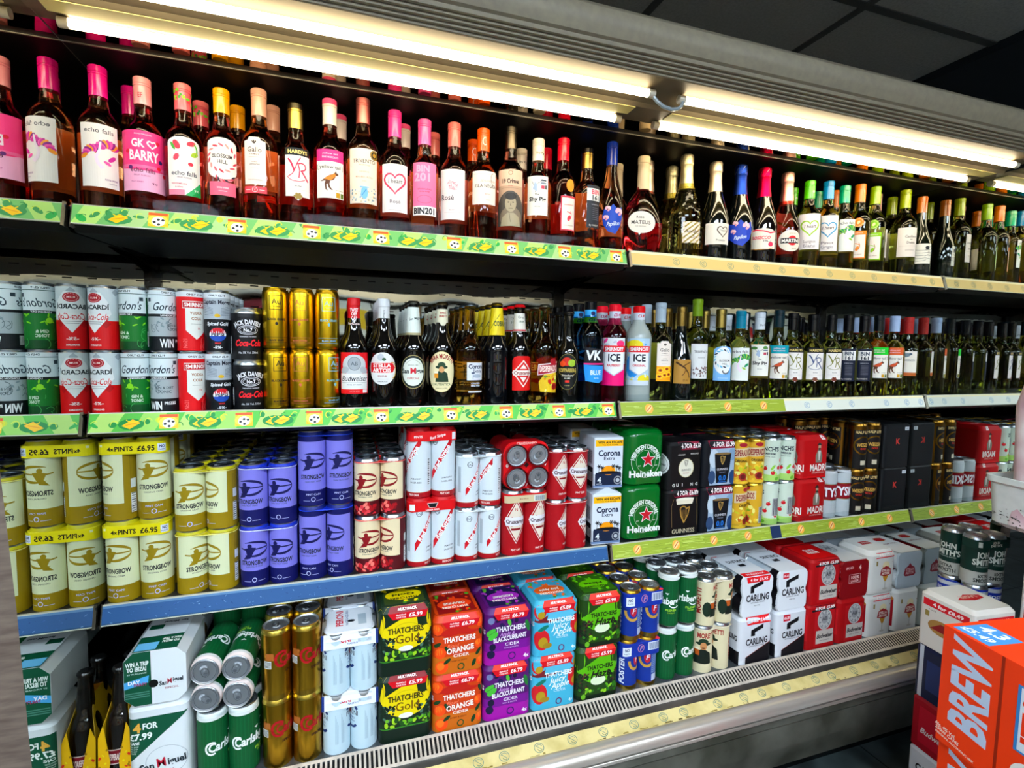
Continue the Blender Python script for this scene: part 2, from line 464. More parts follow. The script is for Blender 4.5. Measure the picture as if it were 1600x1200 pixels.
g.prism([(-.052, .4425), (-.054, .440), (-.058, .424), (-.03, .424), (-.03, .436)], 0, XR, noise_mat('rail_grey', '3c3a36', '5a564e', 10, rough=.4, met=.5))
g.build('grille_rail', case)
g = G(); g.prism([(-.056, .4265), (-.087, .409), (-.08, .40), (-.05, .41)], 0, XR, noise_mat('rail_yellow_card', 'b09a50', 'd8c684', 14, rough=.5, lo=.25, hi=.55))
A = Art()
for i in range(27):
    x = 70 + i * 92 + (i % 3) * 9 - (i % 4) * 6
    if x > 2480: break
    A.ring(x, 17.5, 13, 11, 1.6, '6a8a80'); A.arc(x, 17.5, 9, 7, 20, 150, 1.4, '6a8a80'); A.arc(x + 2, 15, 6, 5, 180, 330, 1.6, '7a8a70'); A.line([(x - 6, 22), (x + 6, 13)], 1.3, '6a8a80')
for i in range(60): x = random.uniform(0, 2480); A.rect(x, 1, x + random.uniform(3, 22), random.uniform(2, 5), random.choice(['8a7a40', '9c8c50', '6e6238']))
n = Vector((0, -.49, .87)); g.art(A, plane((0, -.0870, .4090), (1, 0, 0), (0, .871, .4915), n))
g.build('price_rail', case)
g = G()
bp = [(-.084, .4065), (-.098, .4075), (-.112, .402), (-.121, .391), (-.123, .38), (-.118, .371), (-.107, .3665), (-.112, .362), (-.113, .355), (-.104, .352), (-.07, .352), (-.07, .4)]
g.prism(bp, 0, XR, noise_mat('bumper_steel', 'b4aa9e', 'cfc6ba', 6, rough=.3, met=.55, stretch=(.3, 8, 8))); g.build('bumper', case, 30)
g = G()
g.prism([(-.098, .350), (-.098, .318), (-.09, .309), (-.088, .307), (-.086, .304), (-.091, .24), (-.088, .229), (-.072, .16), (-.07, .16), (-.06, .350)], -.05, XR + .05, noise_mat('front_panel_grey', '4a4a3e', '77766a', 7, rough=.42, met=.35, detail=10)); g.build('front_panel', case)
g = G(); g.box((-.05, -.05, FZ), (XR + .05, .5, .17), '0a0b0bg'); g.build('kick_plate', case)
g = G(); g.box((-.05, .0, .165), (XR + .05, .55, S4Z - .02), '101212r'); g.build('case_body', case)

# ------------------------------------------------------------------ shelves with their price strips
def football_strip(w, marks, pale=False):
    A = Art(); g0, g1, g2 = ('b8d49a', '86c07c', '4f9c62') if pale else ('a8d678', '6cc05c', '2a9450')
    A.rect(0, 0, w, 39, g1)
    i = 0; x = 0
    while x < w:
        A.poly([(x, 0), (min(w, x + 40), 0), (min(w, x + 62), 39), (min(w, x + 18), 39)], g0 if i % 2 else 'bfe08a'); x += 78; i += 1
    for k in range(int(w / 24)):
        x = 12 + k * 24 + random.uniform(-6, 6); y = random.uniform(8, 32)
        if x > w - 16: continue
        A.ell(x, y, random.uniform(5, 12), random.uniform(3, 7), random.choice([g2, g2, '3fae5c', 'c8e060']), 10, random.uniform(-1, 1))
        A.arc(x + 3, y, 7, 8, random.uniform(0, 90), random.uniform(160, 260), 1.6, random.choice(['e6e23c', 'd8e86a', '2f8c4c']), 7)
    for m in marks:
        for q, xx in enumerate((m - 68, m + 62)):
            if 20 < xx < w - 20:
                A.ell(xx, 15, 24, 12, g2, 12); A.poly([(xx - 17, 12), (xx - 2, 5), (xx + 17, 18), (xx + 2, 26)], 'f6cc1e'); A.line([(xx - 10, 13), (xx + 10, 18)], 1.6, 'e0a80c')
                A.arc(xx + 4, 27, 14, 7, 200, 340, 1.8, 'f0dc2c', 7)
    for m in marks:
        if 18 < m < w - 18:
            A.rect(m - 17, 4, m + 19, 35, 'e8c83c'); A.ell(m, 18, 18, 13, 'f2e06c', 12); A.ell(m + 1, 16, 12, 11, 'f4f4ee', 14); A.rect(m - 17, 29, m + 17, 35, 'e0703c')
            for dx, dy in ((-7, 14), (8, 19), (1, 9), (0, 20)): A.ell(m + 1 + dx, dy, 3.2, 2.8, '3c3c3c', 6)
    return A
def cream_strip(w, marks, base='dcc68c', ink='8c9c84'):
    A = Art(); A.rect(0, 0, w, 39, base); A.rect(0, 33, w, 39, 'efe6c0')
    for m in marks:
        if 15 < m < w - 15:
            A.ring(m, 17, 11, 10, 1.6, ink, 12); A.arc(m, 17, 6, 5, 30, 300, 1.8, ink, 8); A.line([(m - 5, 12), (m + 5, 22)], 1.2, ink)
    return A
def badge_strip(w, marks, navy=None):
    A = Art(); A.rect(0, 0, w, 39, 'a2b24c')
    for k in range(int(w / 5)):
        x = random.uniform(0, w - 50); y = random.uniform(2, 36); A.rect(x, y, x + random.uniform(12, 48), y + random.uniform(.8, 2.2), random.choice(['b8c868', '8c9c3c', 'c4d080', '96a648']))
    if navy: A.rect(navy - 22, 0, navy + 20, 39, '2a3c5c')
    for m in marks:
        if 15 < m < w - 15:
            A.ell(m, 19, 14, 14, 'f0b45c', 14); A.ell(m, 19, 14, 6.5, 'f6d49c', 12, .8); A.line([(m - 8, 11), (m + 8, 27)], 2.4, 'b8482c'); A.line([(m - 4, 11), (m + 9, 23)], 1.2, 'e8e0b0')
    return A
def blue_strip(w):
    A = Art(); A.rect(0, 0, w, 39, '35608c'); A.rect(0, 34, w, 39, '6488a8'); A.rect(0, 0, w, 3, '2c5478')
    for k in range(int(w / 7)):
        x = random.uniform(0, w - 20); y = random.uniform(3, 33); A.ell(x + 5, y, random.uniform(.5, 4), random.uniform(.4, 1), random.choice(['44709f', '244878', '7c9cc0', '3a6498']), 6, random.uniform(-1, 1))
    return A
def shelf(label, x0, x1, z, yf, art, fence=None, lean=.0126):
    t = root('shelf', (x0, 0, 0)); tag(t, label, 'shelf'); w = x1 - x0; a, b = .004, w - .004
    g = G(); dm = noise_mat('shelf_deck_enamel', '26282a', '383b3c', 25, rough=.3, met=.3)
    g.box((a, yf + .012, z - .006), (b, BACK - .036, z), dm)
    g.box((a, yf + .02, z - .035), (b, yf + .05, z - .006), '0c0d0eg')
    for y in (.16, .28, .40): g.box((a, y, z - .028), (b, y + .03, z - .006), '08090ag')
    g.prism([(yf + .006, z - .032), (yf + .03, z - .050), (BACK - .06, z - .036), (BACK - .06, z - .032)], a, b, '0a0b0c')
    g.build('deck', t)
    g = G(); zb = z - .036; bw = (b - a) * 1000
    P = [(yf, zb), (yf + lean, zb + .039), (yf + lean + .006, zb + .039), (yf + .012, zb)]
    g.prism(P, a + .004, b - .004, 'c9c9bcg')
    ez = Vector((0, lean, .039)).normalized()
    g.art(art.clipped(0, 0, (b - a) * 1000 - 8, 39), plane((a + .004, yf, zb), (1, 0, 0), ez, ez.cross(Vector((-1, 0, 0)))), off=.0002)
    g.box((a + .004, yf - .0015, zb - .002), (b - .004, yf + .008, zb), 'd6d8c8g')
    st_ = g.build('price_strip', t)
    for xx, s in ((a, 1), (b, -1)):
        g = G(); g.rings([[(xx, yf + .002, zb - .008), (xx + s * .004, yf - .003, zb - .006), (xx + s * .004, yf + lean - .002, zb + .042), (xx, yf + lean + .004, zb + .042)], [(xx, yf + .0185, zb - .008), (xx + s * .004, yf + .0185, zb - .006), (xx + s * .004, yf + .0195, zb + .036), (xx, yf + .0195, zb + .036)]], 'b8b0a4b'); g.build('end_clip', st_)
    if fence:
        fa, fb, fh = fence; nseg = max(1, round((fb - fa) / .42)); 
        for i in range(nseg):
            u0 = fa + (fb - fa) * i / nseg + .001; u1 = fa + (fb - fa) * (i + 1) / nseg - .001
            g = G(); g.box((u0, yf + lean + .0065, z - .004), (u1, yf + lean + .0085, z + fh), clear_plastic()); g.build('clear_fence', t)
    for xx in (.014, w - .014):
        g = G(); P = [(.16, z - .034), (.30, z - .05), (BACK - .04, z - .066), (BACK - .013, z - .075), (BACK - .013, z - .008), (.16, z - .008)]
        g.prism(P, xx - .0035, xx + .0035, '0a0b0cg'); g.build('bracket', t)
    return t
fb = [145, 289, 438, 588, 760, 906, 1052, 1203]
shelf('top wine shelf, left half, green football price strip under the pink wines', 0, LW, S1Z, 0, football_strip(1250, fb, True), (.14, 1.24, .026))
shelf('top wine shelf, right half, cream price strip under the sparkling wines', LW, XR, S1Z, 0, cream_strip(1250, [144, 235, 331, 426, 523, 619, 713, 810, 906, 1000, 1090, 1180]), (1.02, 1.24, .022))
shelf('second shelf, left half, green football price strip under premixed cans and beers', 0, LW, S2Z, .03, football_strip(1250, [143, 289, 437, 589, 761, 908, 1059, 1209]), (.21, 1.24, .022))
a2 = badge_strip(595, [93, 228, 372, 510]); c2 = cream_strip(655, [8, 92, 188, 288, 450, 550, 620], 'dfe2d8', '7ca0bc'); a2.merge(c2, 595, 0)
shelf('second shelf, right half, green then white strip under the white wines', LW, XR, S2Z, .03, a2, (.006, 1.244, .022))
shelf('third shelf, left half, scuffed plain blue strip under the cider and beer packs', 0, LW, S3Z, .05, blue_strip(1250), None)
shelf('third shelf, right half, green strip with orange badges and one navy patch', LW, XR, S3Z, .05, badge_strip(1250, [84, 220, 360, 494, 716, 853, 993, 1132], 610), (.10, 1.244, .02))
# ------------------------------------------------------------------ printed artwork (mm; v = height above the base)
def lab(w, z0, z1, col, top='flat', bot='flat'):
    A = Art(); h = w / 2
    P = [(-h, z0), (h, z0)]
    if bot == 'point': P = [(-h, z0 + 6), (-h * .35, z0 + 6), (0, z0 - 3), (h * .35, z0 + 6), (h, z0 + 6)]
    if bot == 'round': P = [(h * math.cos(R_(a)), z0 + 18 + 18 * math.sin(R_(a))) for a in range(180, 361, 20)]
    if top == 'flat': P += [(h, z1), (-h, z1)]
    if top == 'arch': P += [(h * math.cos(R_(a)), z1 - 14 + 14 * math.sin(R_(a))) for a in range(0, 181, 15)]
    if top == 'corner': P += [(h, z1 - 12), (h - 5, z1 - 3), (h - 14, z1), (-h + 14, z1), (-h + 5, z1 - 3), (-h, z1 - 12)]
    if top == 'tab': P += [(h, z1 - 8), (h * .6, z1 - 6), (h * .45, z1), (-h * .45, z1), (-h * .6, z1 - 6), (-h, z1 - 8)]
    return A.poly(P, col)
def oval(cx, cz, rx, rz, col, n=26): return Art().ell(cx, cz, rx, rz, col, n)
def scatter(A, n, x0, x1, y0, y1, cols, r0, r1, rnd):
    for _ in range(n): A.ell(rnd.uniform(x0, x1), rnd.uniform(y0, y1), rnd.uniform(r0, r1), rnd.uniform(r0, r1) * .7, rnd.choice(cols), 7, rnd.uniform(0, 3))
    return A
def heart(A, cx, cy, s, wd, col):
    P = []
    for i in range(25):
        t = math.pi * 2 * i / 24; P.append((cx + s * .0625 * 16 * math.sin(t) ** 3, cy + s * .0625 * (13 * math.cos(t) - 5 * math.cos(2 * t) - 2 * math.cos(3 * t) - math.cos(4 * t))))
    return A.line(P, wd, col, taper=lambda t: .5 + .8 * abs(math.sin(t * 6.3)))
def roo(A, cx, cy, s, c1, c2):
    """leaping kangaroo"""
    body = [(-22, -2), (-14, 3), (-6, 9), (2, 14), (9, 16), (13, 20), (15, 25), (16, 20), (21, 17), (20, 14), (14, 12), (12, 6), (8, 2), (2, 0), (0, -8), (3, -16), (8, -22), (3, -21), (-2, -16), (-4, -7), (-7, -9), (-6, -20), (-3, -24), (-9, -21), (-11, -8), (-9, 0), (-14, -1)]
    A.poly([(cx + x * s, cy + y * s) for x, y in body], c1)
    A.poly([(cx + x * s * .8 - 1, cy + y * s * .8 + 1) for x, y in body[1:9] + body[11:14] + [(-6, 2)]], c2); return A
def star(A, cx, cy, r, col, k=.42):
    return A.poly([(cx + (r if i % 2 == 0 else r * k) * math.sin(i * math.pi / 5), cy + (r if i % 2 == 0 else r * k) * math.cos(i * math.pi / 5)) for i in range(10)], col)
def leafy(A, cx, cy, n, r, cols, l=7, wd=2.6, a0=0, a1=360):
    for i in range(n):
        a = R_(a0 + (a1 - a0) * i / max(1, n - 1)); A.ell(cx + r * math.cos(a), cy + r * math.sin(a), l, wd, cols[i % len(cols)], 8, a + 1.0)
    return A
def small(A, t, cx, cy, h, col, w=None): return A.text(t, cx, cy, h, col, w)
def bars(A, x0, y0, w, h, col='2c3038', vert=True, n=11):
    A.rect(x0, y0, x0 + w, y0 + h, 'e4e6e4')
    for i in range(n):
        t = (i + .5) / n; 
        if vert: A.rect(x0 + w * t - w * .02, y0 + 1, x0 + w * t + w * (.015 + .02 * (i % 3)), y0 + h - 1, col)
        else: A.rect(x0 + 1, y0 + h * t, x0 + w - 1, y0 + h * t + h * (.02 + .012 * (i % 3)), col)
    return A

def a_echo(kind='summer'):
    c = {'summer': ('c83c9c', 'e8a03c', '8c2c84', 'e86cb0'), 'green': ('2c9c6c', '7cc04c', '1c6c60', 'a8cc5c')}[kind]
    A = lab(66, 42, 165, 'f2ede8') if kind == 'summer' else lab(58, 60, 162, 'eef0ea')
    z = 104 if kind == 'summer' else 112
    A.text('echo falls', 0, z + 48 if kind == 'summer' else z + 38, 8.5, '4c4650', 50)
    for i in range(9):
        a = R_(20 + i * 18); A.ell(14 + 14 * math.cos(a), z + 14 + 10 * math.sin(a), 9, 4.5, c[i % 4], 9, a)
        A.ell(-15 + 12 * math.cos(a), z + 6 - 6 * i / 4 + 12 * math.sin(a), 8, 4, c[(i + 1) % 4], 9, a + .8)
    A.line([(2, z + 26), (0, z + 10), (-6, z - 4), (-3, z - 16), (4, z - 24)], 5, 'f6e4f0', taper=lambda t: .6 + .9 * t)
    A.ell(20, z - 4, 9, 4, c[0], 8, .7); A.ell(12, z - 14, 7, 3, c[3], 8, -.5)
    if kind == 'summer': A.text('ROS\u00e9 WINE', 18, 58, 3.4, '7c2c7c', 22); A.text('CALIFORNIA', 20, 51, 2, '8c7c8c', 14)
    return A
def a_gkbarry():
    A = lab(112, 42, 162, 'ee4f8e'); A.rect(-56, 42, 56, 92, 'f6bcd6'); A.ell(0, 92, 56, 9, 'ee4f8e', 16); A.rect(-56, 88, 56, 94, 'f07ca8')
    A.text('ECHO FALLS GK', 0, 155, 2.4, 'fbe0ec', 30); A.text('GK', -10, 137, 15, 'fbe9f0', 22, True); heart(A, 15, 137, 8, 2.4, 'fbe9f0')
    A.text('BARRY', 0, 113, 19, 'fbe9f0', 52, True); A.text('echo falls', -2, 84, 9, '6c3450', 44); A.text('FRUIT FUSION', -4, 73, 2.8, 'a0507c', 28)
    A.text('FRUIT SORBET', -12, 60, 2.6, 'b05084', 22); A.text('9.0', 18, 59, 5, '7c3c60', 10)
    for x, z, c in ((26, 142, 'd82c48'), (27, 92, 'e0283c'), (-24, 88, '6c2c74'), (31, 106, '3c2c6c'), (-29, 120, 'd82c48'), (40, 80, 'e0283c')): A.ell(x, z, 4.5, 4, c, 10)
    return A
def a_melon():
    A = lab(64, 41, 160, 'f4efe8', 'arch')
    A.poly([(0, 41), (32, 41), (32, 72), (18, 58)], '4cb878'); A.poly([(12, 41), (32, 41), (32, 60)], '2ca05c'); A.rect(-32, 41, 0, 52, 'f49cb0')
    A.ell(-13, 143, 6, 10, 'e8485c', 12, .5); A.ell(-20, 140, 3, 9, '5cae54', 10, .5); A.ell(14, 148, 9, 5, 'e8485c', 12, .3); A.arc(14, 136, 11, 14, -60, 60, 3, '6cb84c')
    A.ell(20, 127, 8, 5, 'b4c84c', 10, .5); A.ell(-14, 118, 5, 8, 'e05468', 10, -.5); A.ell(12, 106, 5, 4, 'd83c54', 10); A.line([(-2, 150), (2, 132), (-4, 116), (4, 98)], 4, 'f8f0f0')
    A.text('echo falls', 0, 86, 9, '4c4450', 48); A.text('FRUIT FUSION', 0, 77, 2.6, '8c5c78', 26); A.text('WATERMELON', -10, 64, 3.2, 'c83c64', 28); A.text('& KIWI', -10, 57, 3, 'c83c64', 14); A.text('9.0', 22, 53, 5, 'eaf4e4', 10)
    return A
def a_blossom(c1='e86478', kind='rose'):
    if kind == 'rose':
        A = lab(60, 82, 168, 'f4ece4', 'arch', 'round'); leafy(A, 0, 126, 14, 27, ['e0707c', 'c84c5c', 'f0a49c'], 6, 2.2, 20, 340); leafy(A, 4, 98, 8, 20, ['d05468', '3c3440', 'e88c94'], 5, 2, 220, 330)
        A.text('BLOSSOM', 0, 130, 8, '3c3034', 40); A.text('HILL', 0, 118, 8, '3c3034', 20)
        A.rect(-26, 48, 26, 76, 'f07890'); A.text('ROS\u00e9 WINE', 0, 64, 3.5, 'fbe6ea', 22); A.text('CALIFORNIA', 0, 57, 2, 'fbe6ea', 16)
    else:
        A = lab(58, 60, 166, '8cbce4', 'arch'); A.ell(0, 122, 29, 42, 'f2f2ee', 24); leafy(A, 0, 128, 12, 26, ['7cc0dc', '2c3c54', 'a8d4e0'], 6, 2.2, 60, 300)
        A.text('BLOSSOM', 4, 122, 6, '5c5450', 32); A.text('HILL', 4, 112, 6, '5c5450', 16); leafy(A, 8, 92, 6, 10, ['3c3440', '5c6470'], 4, 1.6, 200, 340); A.text('SAUVIGNON BLANC', 2, 68, 2.4, 'e8f0f8', 32)
    return A
def a_gallo(kind='rose'):
    A = lab(46, 78 if kind == 'rose' else 60, 178, 'f1e6dc', 'tab')
    for a in (60, 90, 120): A.ell(0 + 5 * math.cos(R_(a)), 163 + 5 * math.sin(R_(a)), 4, 1.3, '4c3c34', 8, R_(a))
    A.text('Gallo', 0, 152, 10, '6c5a50', 30); A.text('FAMILY', 0, 142, 3, '8c786c', 20); A.rect(-12, 136, 12, 136.5, '9c887c')
    A.text('WHITE', 0, 126, 2.6, '7c685c', 12); A.text('GRENACHE', 0, 121, 3, '5c4c44', 22); A.rect(-8, 112, 8, 112.4, '9c887c'); A.text('CALIFORNIA', 0, 88, 2.4, 'b09c90', 30)
    if kind == 'rose': A.rect(-24, 60, 24, 74, 'ee5c68'); A.ring(0, 67, 5, 5, 1, 'fbe0dc'); A.text('V', 0, 67, 4, 'fbe0dc'); A.rect(-20, 66, -9, 67.2, 'fbe0dc'); A.rect(9, 66, 20, 67.2, 'fbe0dc')
    else:
        A.rect(-23, 60, 23, 104, 'f4b01c')
        for x, z in ((-12, 92), (8, 96), (2, 78), (-14, 74), (15, 80)): A.ell(x, z, 10, 8, 'f6d040', 12); A.ell(x, z, 6, 4.5, 'c8601c', 10); A.ell(x, z, 2.6, 2, '3c1c10', 8)
    return A
def a_vr(c='c82c5c', leaf='a8904c', hard='10100c'):
    A = lab(54, 55, 150, 'f3eee8', 'flat', 'point'); A.rect(-27, 150, 27, 166, hard); A.text('HARDYS', 0, 158, 7.5, 'e8d490', 42, True)
    A.line([(-20, 142), (-14, 134), (-9, 122), (-7, 116)], 4, c); A.line([(6, 146), (-1, 134), (-6, 120), (-11, 110), (-20, 104)], 2, c)
    A.line([(0, 134), (4, 118), (2, 102)], 2.4, c); A.arc(8, 126, 9, 8, -90, 130, 2.6, c); A.line([(7, 118), (14, 108), (22, 96)], 3.4, c); A.arc(-2, 106, 20, 12, 190, 330, 1.4, c)
    A.text('ROS\u00e9', 0, 84, 3.2, '5c4c4c', 14); A.rect(-20, 76, 20, 76.4, 'c0b4ac')
    for a in range(0, 360, 60): A.ell(5 * math.cos(R_(a)), 62 + 4 * math.sin(R_(a)), 4.6, 3.2, leaf, 8, R_(a))
    return A
def a_ytail(band='ee3c8c', w=64, c1='e89428'):
    A = lab(w, 65, 146, 'f4efe4'); A.rect(-w / 2, 146, w / 2, 172, band); A.text('yellow tail', 0, 163, 3.6, 'f8d4e4', 34); A.text('PINK MOSCATO', 0, 155, 4, 'f8d4e4', 36)
    A.line([(-27, 138), (-29, 138), (-29, 128), (-27, 128)], 1, '3c3430'); A.line([(27, 138), (29, 138), (29, 128), (27, 128)], 1, '3c3430')
    A.text('yellow tail', 0, 134, 7.5, '3c3430', 48); roo(A, -2, 103, .95, '6c4424', c1); A.rect(12, 67, 21, 78, 'c8a018'); A.rect(23, 67, 30, 78, '6c7c1c'); A.text('AUSTRALIA', 20, 83, 2, '6c5c40', 18)
    return A
def a_trivento():
    A = lab(70, 60, 184, 'efe2d2'); A.text('TRIVENTO', 2, 156, 8.5, '3c342c', 54); A.text('ARGENTINA', 2, 147, 3, 'a08c74', 26); A.text('RESERVE', 2, 132, 3, 'b8a48c', 22); A.text('MALBEC ROS\u00e9', 2, 120, 4, 'c89c84', 40); A.text('2021', 2, 111, 2.6, 'b8a48c', 10)
    rnd = random.Random(3); scatter(A, 60, -33, 33, 64, 96, ['b8ccd4', '8ca4b0', 'd8dcd8', '9cb4c4', 'c8b894'], 1.2, 3.4, rnd); A.ell(2, 84, 8, 14, '8cc0e0', 14); A.line([(-4, 78), (6, 92)], 1.6, '4c8cc0'); A.rect(-8, 96, 12, 99, '9cc8e4')
    A.ell(26, 172, 11, 11, '14120e', 18); A.ring(26, 172, 9, 9, 1.2, 'd8b040', 18); A.ell(26, 172, 4.5, 5, 'b8902c', 10)
    return A
def a_iheart(c='e0486c', word=('Ros\u00e9',), w=66, z0=47, z1=158):
    A = lab(w, z0, z1, 'f2ecea'); m = z1 - 42; heart(A, 0, m, 26, 3.6, c); A.text('I heart', 0, m + 3, 10, '4c4448', 34, shear=.15)
    for i, t in enumerate(word): A.text(t, 0, m - 44 - i * 13, 9, '8c8488', None if len(word) == 1 else 36)
    A.text('WINE OF CALIFORNIA', 0, z0 + 5, 1.8, 'a89ca0', 30)
    return A
def a_bin201():
    A = lab(62, 68, 170, 'f088ae'); A.text('BIN', -4, 156, 15, 'f8b4cc', 34, True); A.text('201', -4, 136, 18, 'f8b4cc', 44, True); A.text('SPARKLING', 0, 108, 3.6, 'b8486c', 34); A.text('ROS\u00e9 WINE', 0, 102, 3, 'b8486c', 24); A.arc(0, 84, 18, 9, 180, 360, 1, 'd8688c'); A.arc(0, 84, 18, 9, 0, 180, 1, 'd8688c')
    A.rect(-31, 46, 31, 68, 'eeeae8'); A.text('BIN201', 0, 57, 14, '28242c', 56, True); return A
def a_blush():
    A = lab(68, 43, 163, 'f4eae8'); scatter(A, 26, -9, 13, 112, 136, ['f0b4bc', 'f6ccd0', 'eaa0ac'], 2, 4.5, random.Random(5)); A.text('Ros\u00e9', -12, 96, 13, '6c6064', 34); A.text('BLUSH', 0, 66, 2.6, 'a8989c', 14); A.rect(-20, 60, 20, 60.5, 'b8a8ac'); return A
def a_isla():
    A = lab(66, 87, 168, 'f2e9e0'); A.rect(-29, 160, 29, 160.5, 'c8b4a8'); A.text('ISLA NEGRA', 4, 132, 8, '4c4440', 56); A.text('SEASHORE', 8, 144, 5, 'c8b0a4', 40, shear=.4); A.arc(24, 150, 8, 14, 90, 300, 1.4, 'a08c80'); A.text('ROS\u00e9', 8, 112, 3, 'c87c6c', 14); A.text('CHILE', 8, 98, 2.4, 'e09484', 10); return A
def a_portrait():
    A = lab(70, 40, 180, 'c8ab94'); A.rect(-35, 140, 35, 180, 'e4c4ae'); A.text('19 Crimes', 0, 152, 10, '3c2c28', 46, True); A.ring(0, 172, 5, 5, 1.2, '8c7460', 14); A.text('ROS\u00e9', 0, 140, 3, 'b05c54', 12); A.rect(-24, 134, 24, 134.6, '9c7c6c')
    A.ell(0, 66, 40, 62, '5c5650', 22); A.ell(2, 62, 30, 26, '8c8070', 18); A.ell(1, 96, 14.5, 21, 'b4a890', 20); A.ell(1, 114, 15, 9, '3c3834', 16); A.ell(-4.5, 99, 2.6, 1.2, '3c3834', 8); A.ell(7, 99, 2.6, 1.2, '3c3834', 8); A.line([(1.5, 98), (.5, 91), (3, 90)], 1.1, '6c6254'); A.line([(-4, 84), (6, 84)], 1.2, '5c5046'); A.poly([(-26, 40), (28, 40), (22, 64), (9, 73), (-7, 73), (-20, 62)], 'b0a68e'); A.line([(-2, 72), (1, 50)], 1, '7c725e')
    return A.clipped(-35, 40, 35, 180)
def a_shy(w=58, ink='c85c74'):
    A = lab(w, 74, 173, 'f1efe6'); A.line([(-16, 160), (-10, 150), (-4, 142), (-6, 132)], 1, '4c4c50'); A.line([(-10, 150), (4, 156), (14, 166)], 1, '4c4c50'); A.poly([(-13, 140), (-2, 134), (-1, 152), (-8, 158)], 'b4c4d8'); A.rect(8, 160, 23, 164, '5c6470'); A.rect(8, 153, 23, 157, '8c98a4'); A.rect(9, 141, 18, 149, ink); A.rect(20, 140, 24, 150, '3c3c40')
    A.text('The', -2, 127, 5, '2c2c30', 12); A.text('Shy Pig', 0, 115, 10, '2c2c30', 44, True); A.text('ROS\u00e9', 0, 96, 3, '8c8c8c', 14); return A
def a_barefoot(c='e84c5c', dot=None, w=46, kind=0):
    A = lab(w, 42, 131, c); A.rect(-w / 2 + 3, 45, w / 2 - 3, 118 if kind else 126, 'f4ebe0'); A.ell(0, 74, 5, 8, c, 12, -.4); A.arc(1, 82, 6, 12, 250, 420, 1.8, 'b8844c' if kind else 'e08c94', 8)
    for i in range(5): A.ell(-5 + i * 2.6, 90 - i * .8 + (i == 4) * -1, 1.3 + (i == 4), 1.6, c, 7)
    A.text('BAREFOOT', 0, 124 if kind else 108, 3.4, 'f8ecd8' if kind else 'c8505c', 28); A.text('PINOT GRIGIO' if kind else 'PINK MOSCATO', 0, 55, 2.6, 'a88c6c', 28)
    if dot: A.ell(0, 158, 15, 15, dot, 20); A.ring(0, 158, 12, 12, 1, 'f8e4b0', 16); A.ell(0, 158, 4, 6, 'f8e4b0', 10, -.4)
    return A
def a_bin161(dark='2c2c34', w=44, c='d86478'):
    A = lab(w, 55, 166, dark); A.rect(-w / 2, 126, w / 2, 158, 'eceae4'); A.text('BIN', 4, 149, 12, c, 28, True); A.text('161', 4, 134, 12, dark, 28, True)
    A.text('SHIRAZ ROS\u00e9', 4, 116, 3, 'b8b8c0', 26)
    for i in range(7): A.rect(-6, 108 - i * 5, 16, 106.4 - i * 5, '6c6c78')
    A.text('By HARDYS', 0, 62, 4.4, 'd8d4cc', 30); return A
def a_peach(c='1c50b0', y0=45, wd=30):
    A = Art(); A.poly([(-wd, 92), (-wd + 6, 112), (-14, 108), (0, 124), (14, 110), (wd - 4, 118), (wd, 92), (wd - 8, 66), (8, y0), (-12, y0 + 6), (-wd + 4, 70)], c)
    for x, z, s in ((-14, 112, .8), (17, 104, 1.15), (-19, 88, .8)): A.ell(x - 4 * s, z + 3 * s, 7 * s, 5 * s, 'f0c0cc', 10, 1.0); A.ell(x + 5 * s, z + 2 * s, 7 * s, 5 * s, 'f4d0d4', 10, 2.1); A.ell(x + 3 * s, z - 5 * s, 5 * s, 3.4 * s, 'e8a8b8', 9, .6)
    A.text('Papillon', 0, 72, 11, 'e8f0f8', 36, shear=.5, rot=.12); return A
def a_iheartprosecco():
    A = lab(78, 44, 105, 'ece6dc'); heart(A, 12, 82, 17, 2.6, '5c4c40'); A.text('I heart', 12, 84, 6, '5c4c40', 22, shear=.2); A.text('Prosecco', 6, 56, 5.5, '5c5850', 28); return A
def a_prosecco():
    A = lab(84, 44, 106, 'f1ece0', 'arch'); A.line([(-40, 94), (-20, 102), (4, 98), (24, 92), (40, 96)], 4, 'e83c5c'); A.text('PROSECCO', -6, 78, 9, 'd82c54', 60, True, shear=.15); A.text('FALLS', 16, 68, 6, '5c3c48', 24); A.ell(26, 58, 8, 7, 'e8486c', 14); A.arc(0, 50, 34, 8, 190, 350, 1.6, 'c8983c'); return A
def a_martini():
    A = oval(6, 76, 38, 33, 'ece4da'); A.ell(10, 76, 15, 15, 'd8202c', 20); A.rect(-24, 68, 34, 84, '141014'); A.text('MARTINI', 5, 76, 10, 'f4f0ea', 54, True); A.text('ROS\u00e9', 16, 52, 3.6, 'b08c6c', 16); A.text('EXTRA DRY', 10, 98, 3, '9c8468', 20); return A
def a_freix(w=60, c='efe2d4'):
    A = lab(w, 40, 100, c); A.text('FREIXENET', 0, 72, 6.5, '5c5048', 46); A.line([(10, 88), (6, 72), (2, 58)], 1.6, '6c6058'); A.text('PROSECCO', 0, 55, 3.4, 'a08c78', 26); return A
def a_casillero():
    A = lab(64, 62, 160, 'ece4dc'); A.text('Casillero', 8, 130, 8, '4c4440', 38); A.text('del', 8, 120, 5, '6c6460', 9); A.text('Diablo', 8, 110, 8, '4c4440', 28); A.rect(-28, 98, 28, 98.5, 'b0a498'); A.text('CHARDONNAY', 6, 84, 3, '8c8078', 30); return A
def a_waves(w=62):
    A = lab(w, 44, 112, 'f0ece0')
    for i in range(5): A.arc(-10 + i * 3, 60 + i * 9, 26, 7, 200, 340, .9, '6c6860'); A.arc(22, 56 + i * 10, 16, 6, 20, 150, .9, '6c6860')
    A.ell(16, 98, 7, 6, '2c2c2c', 14); return A
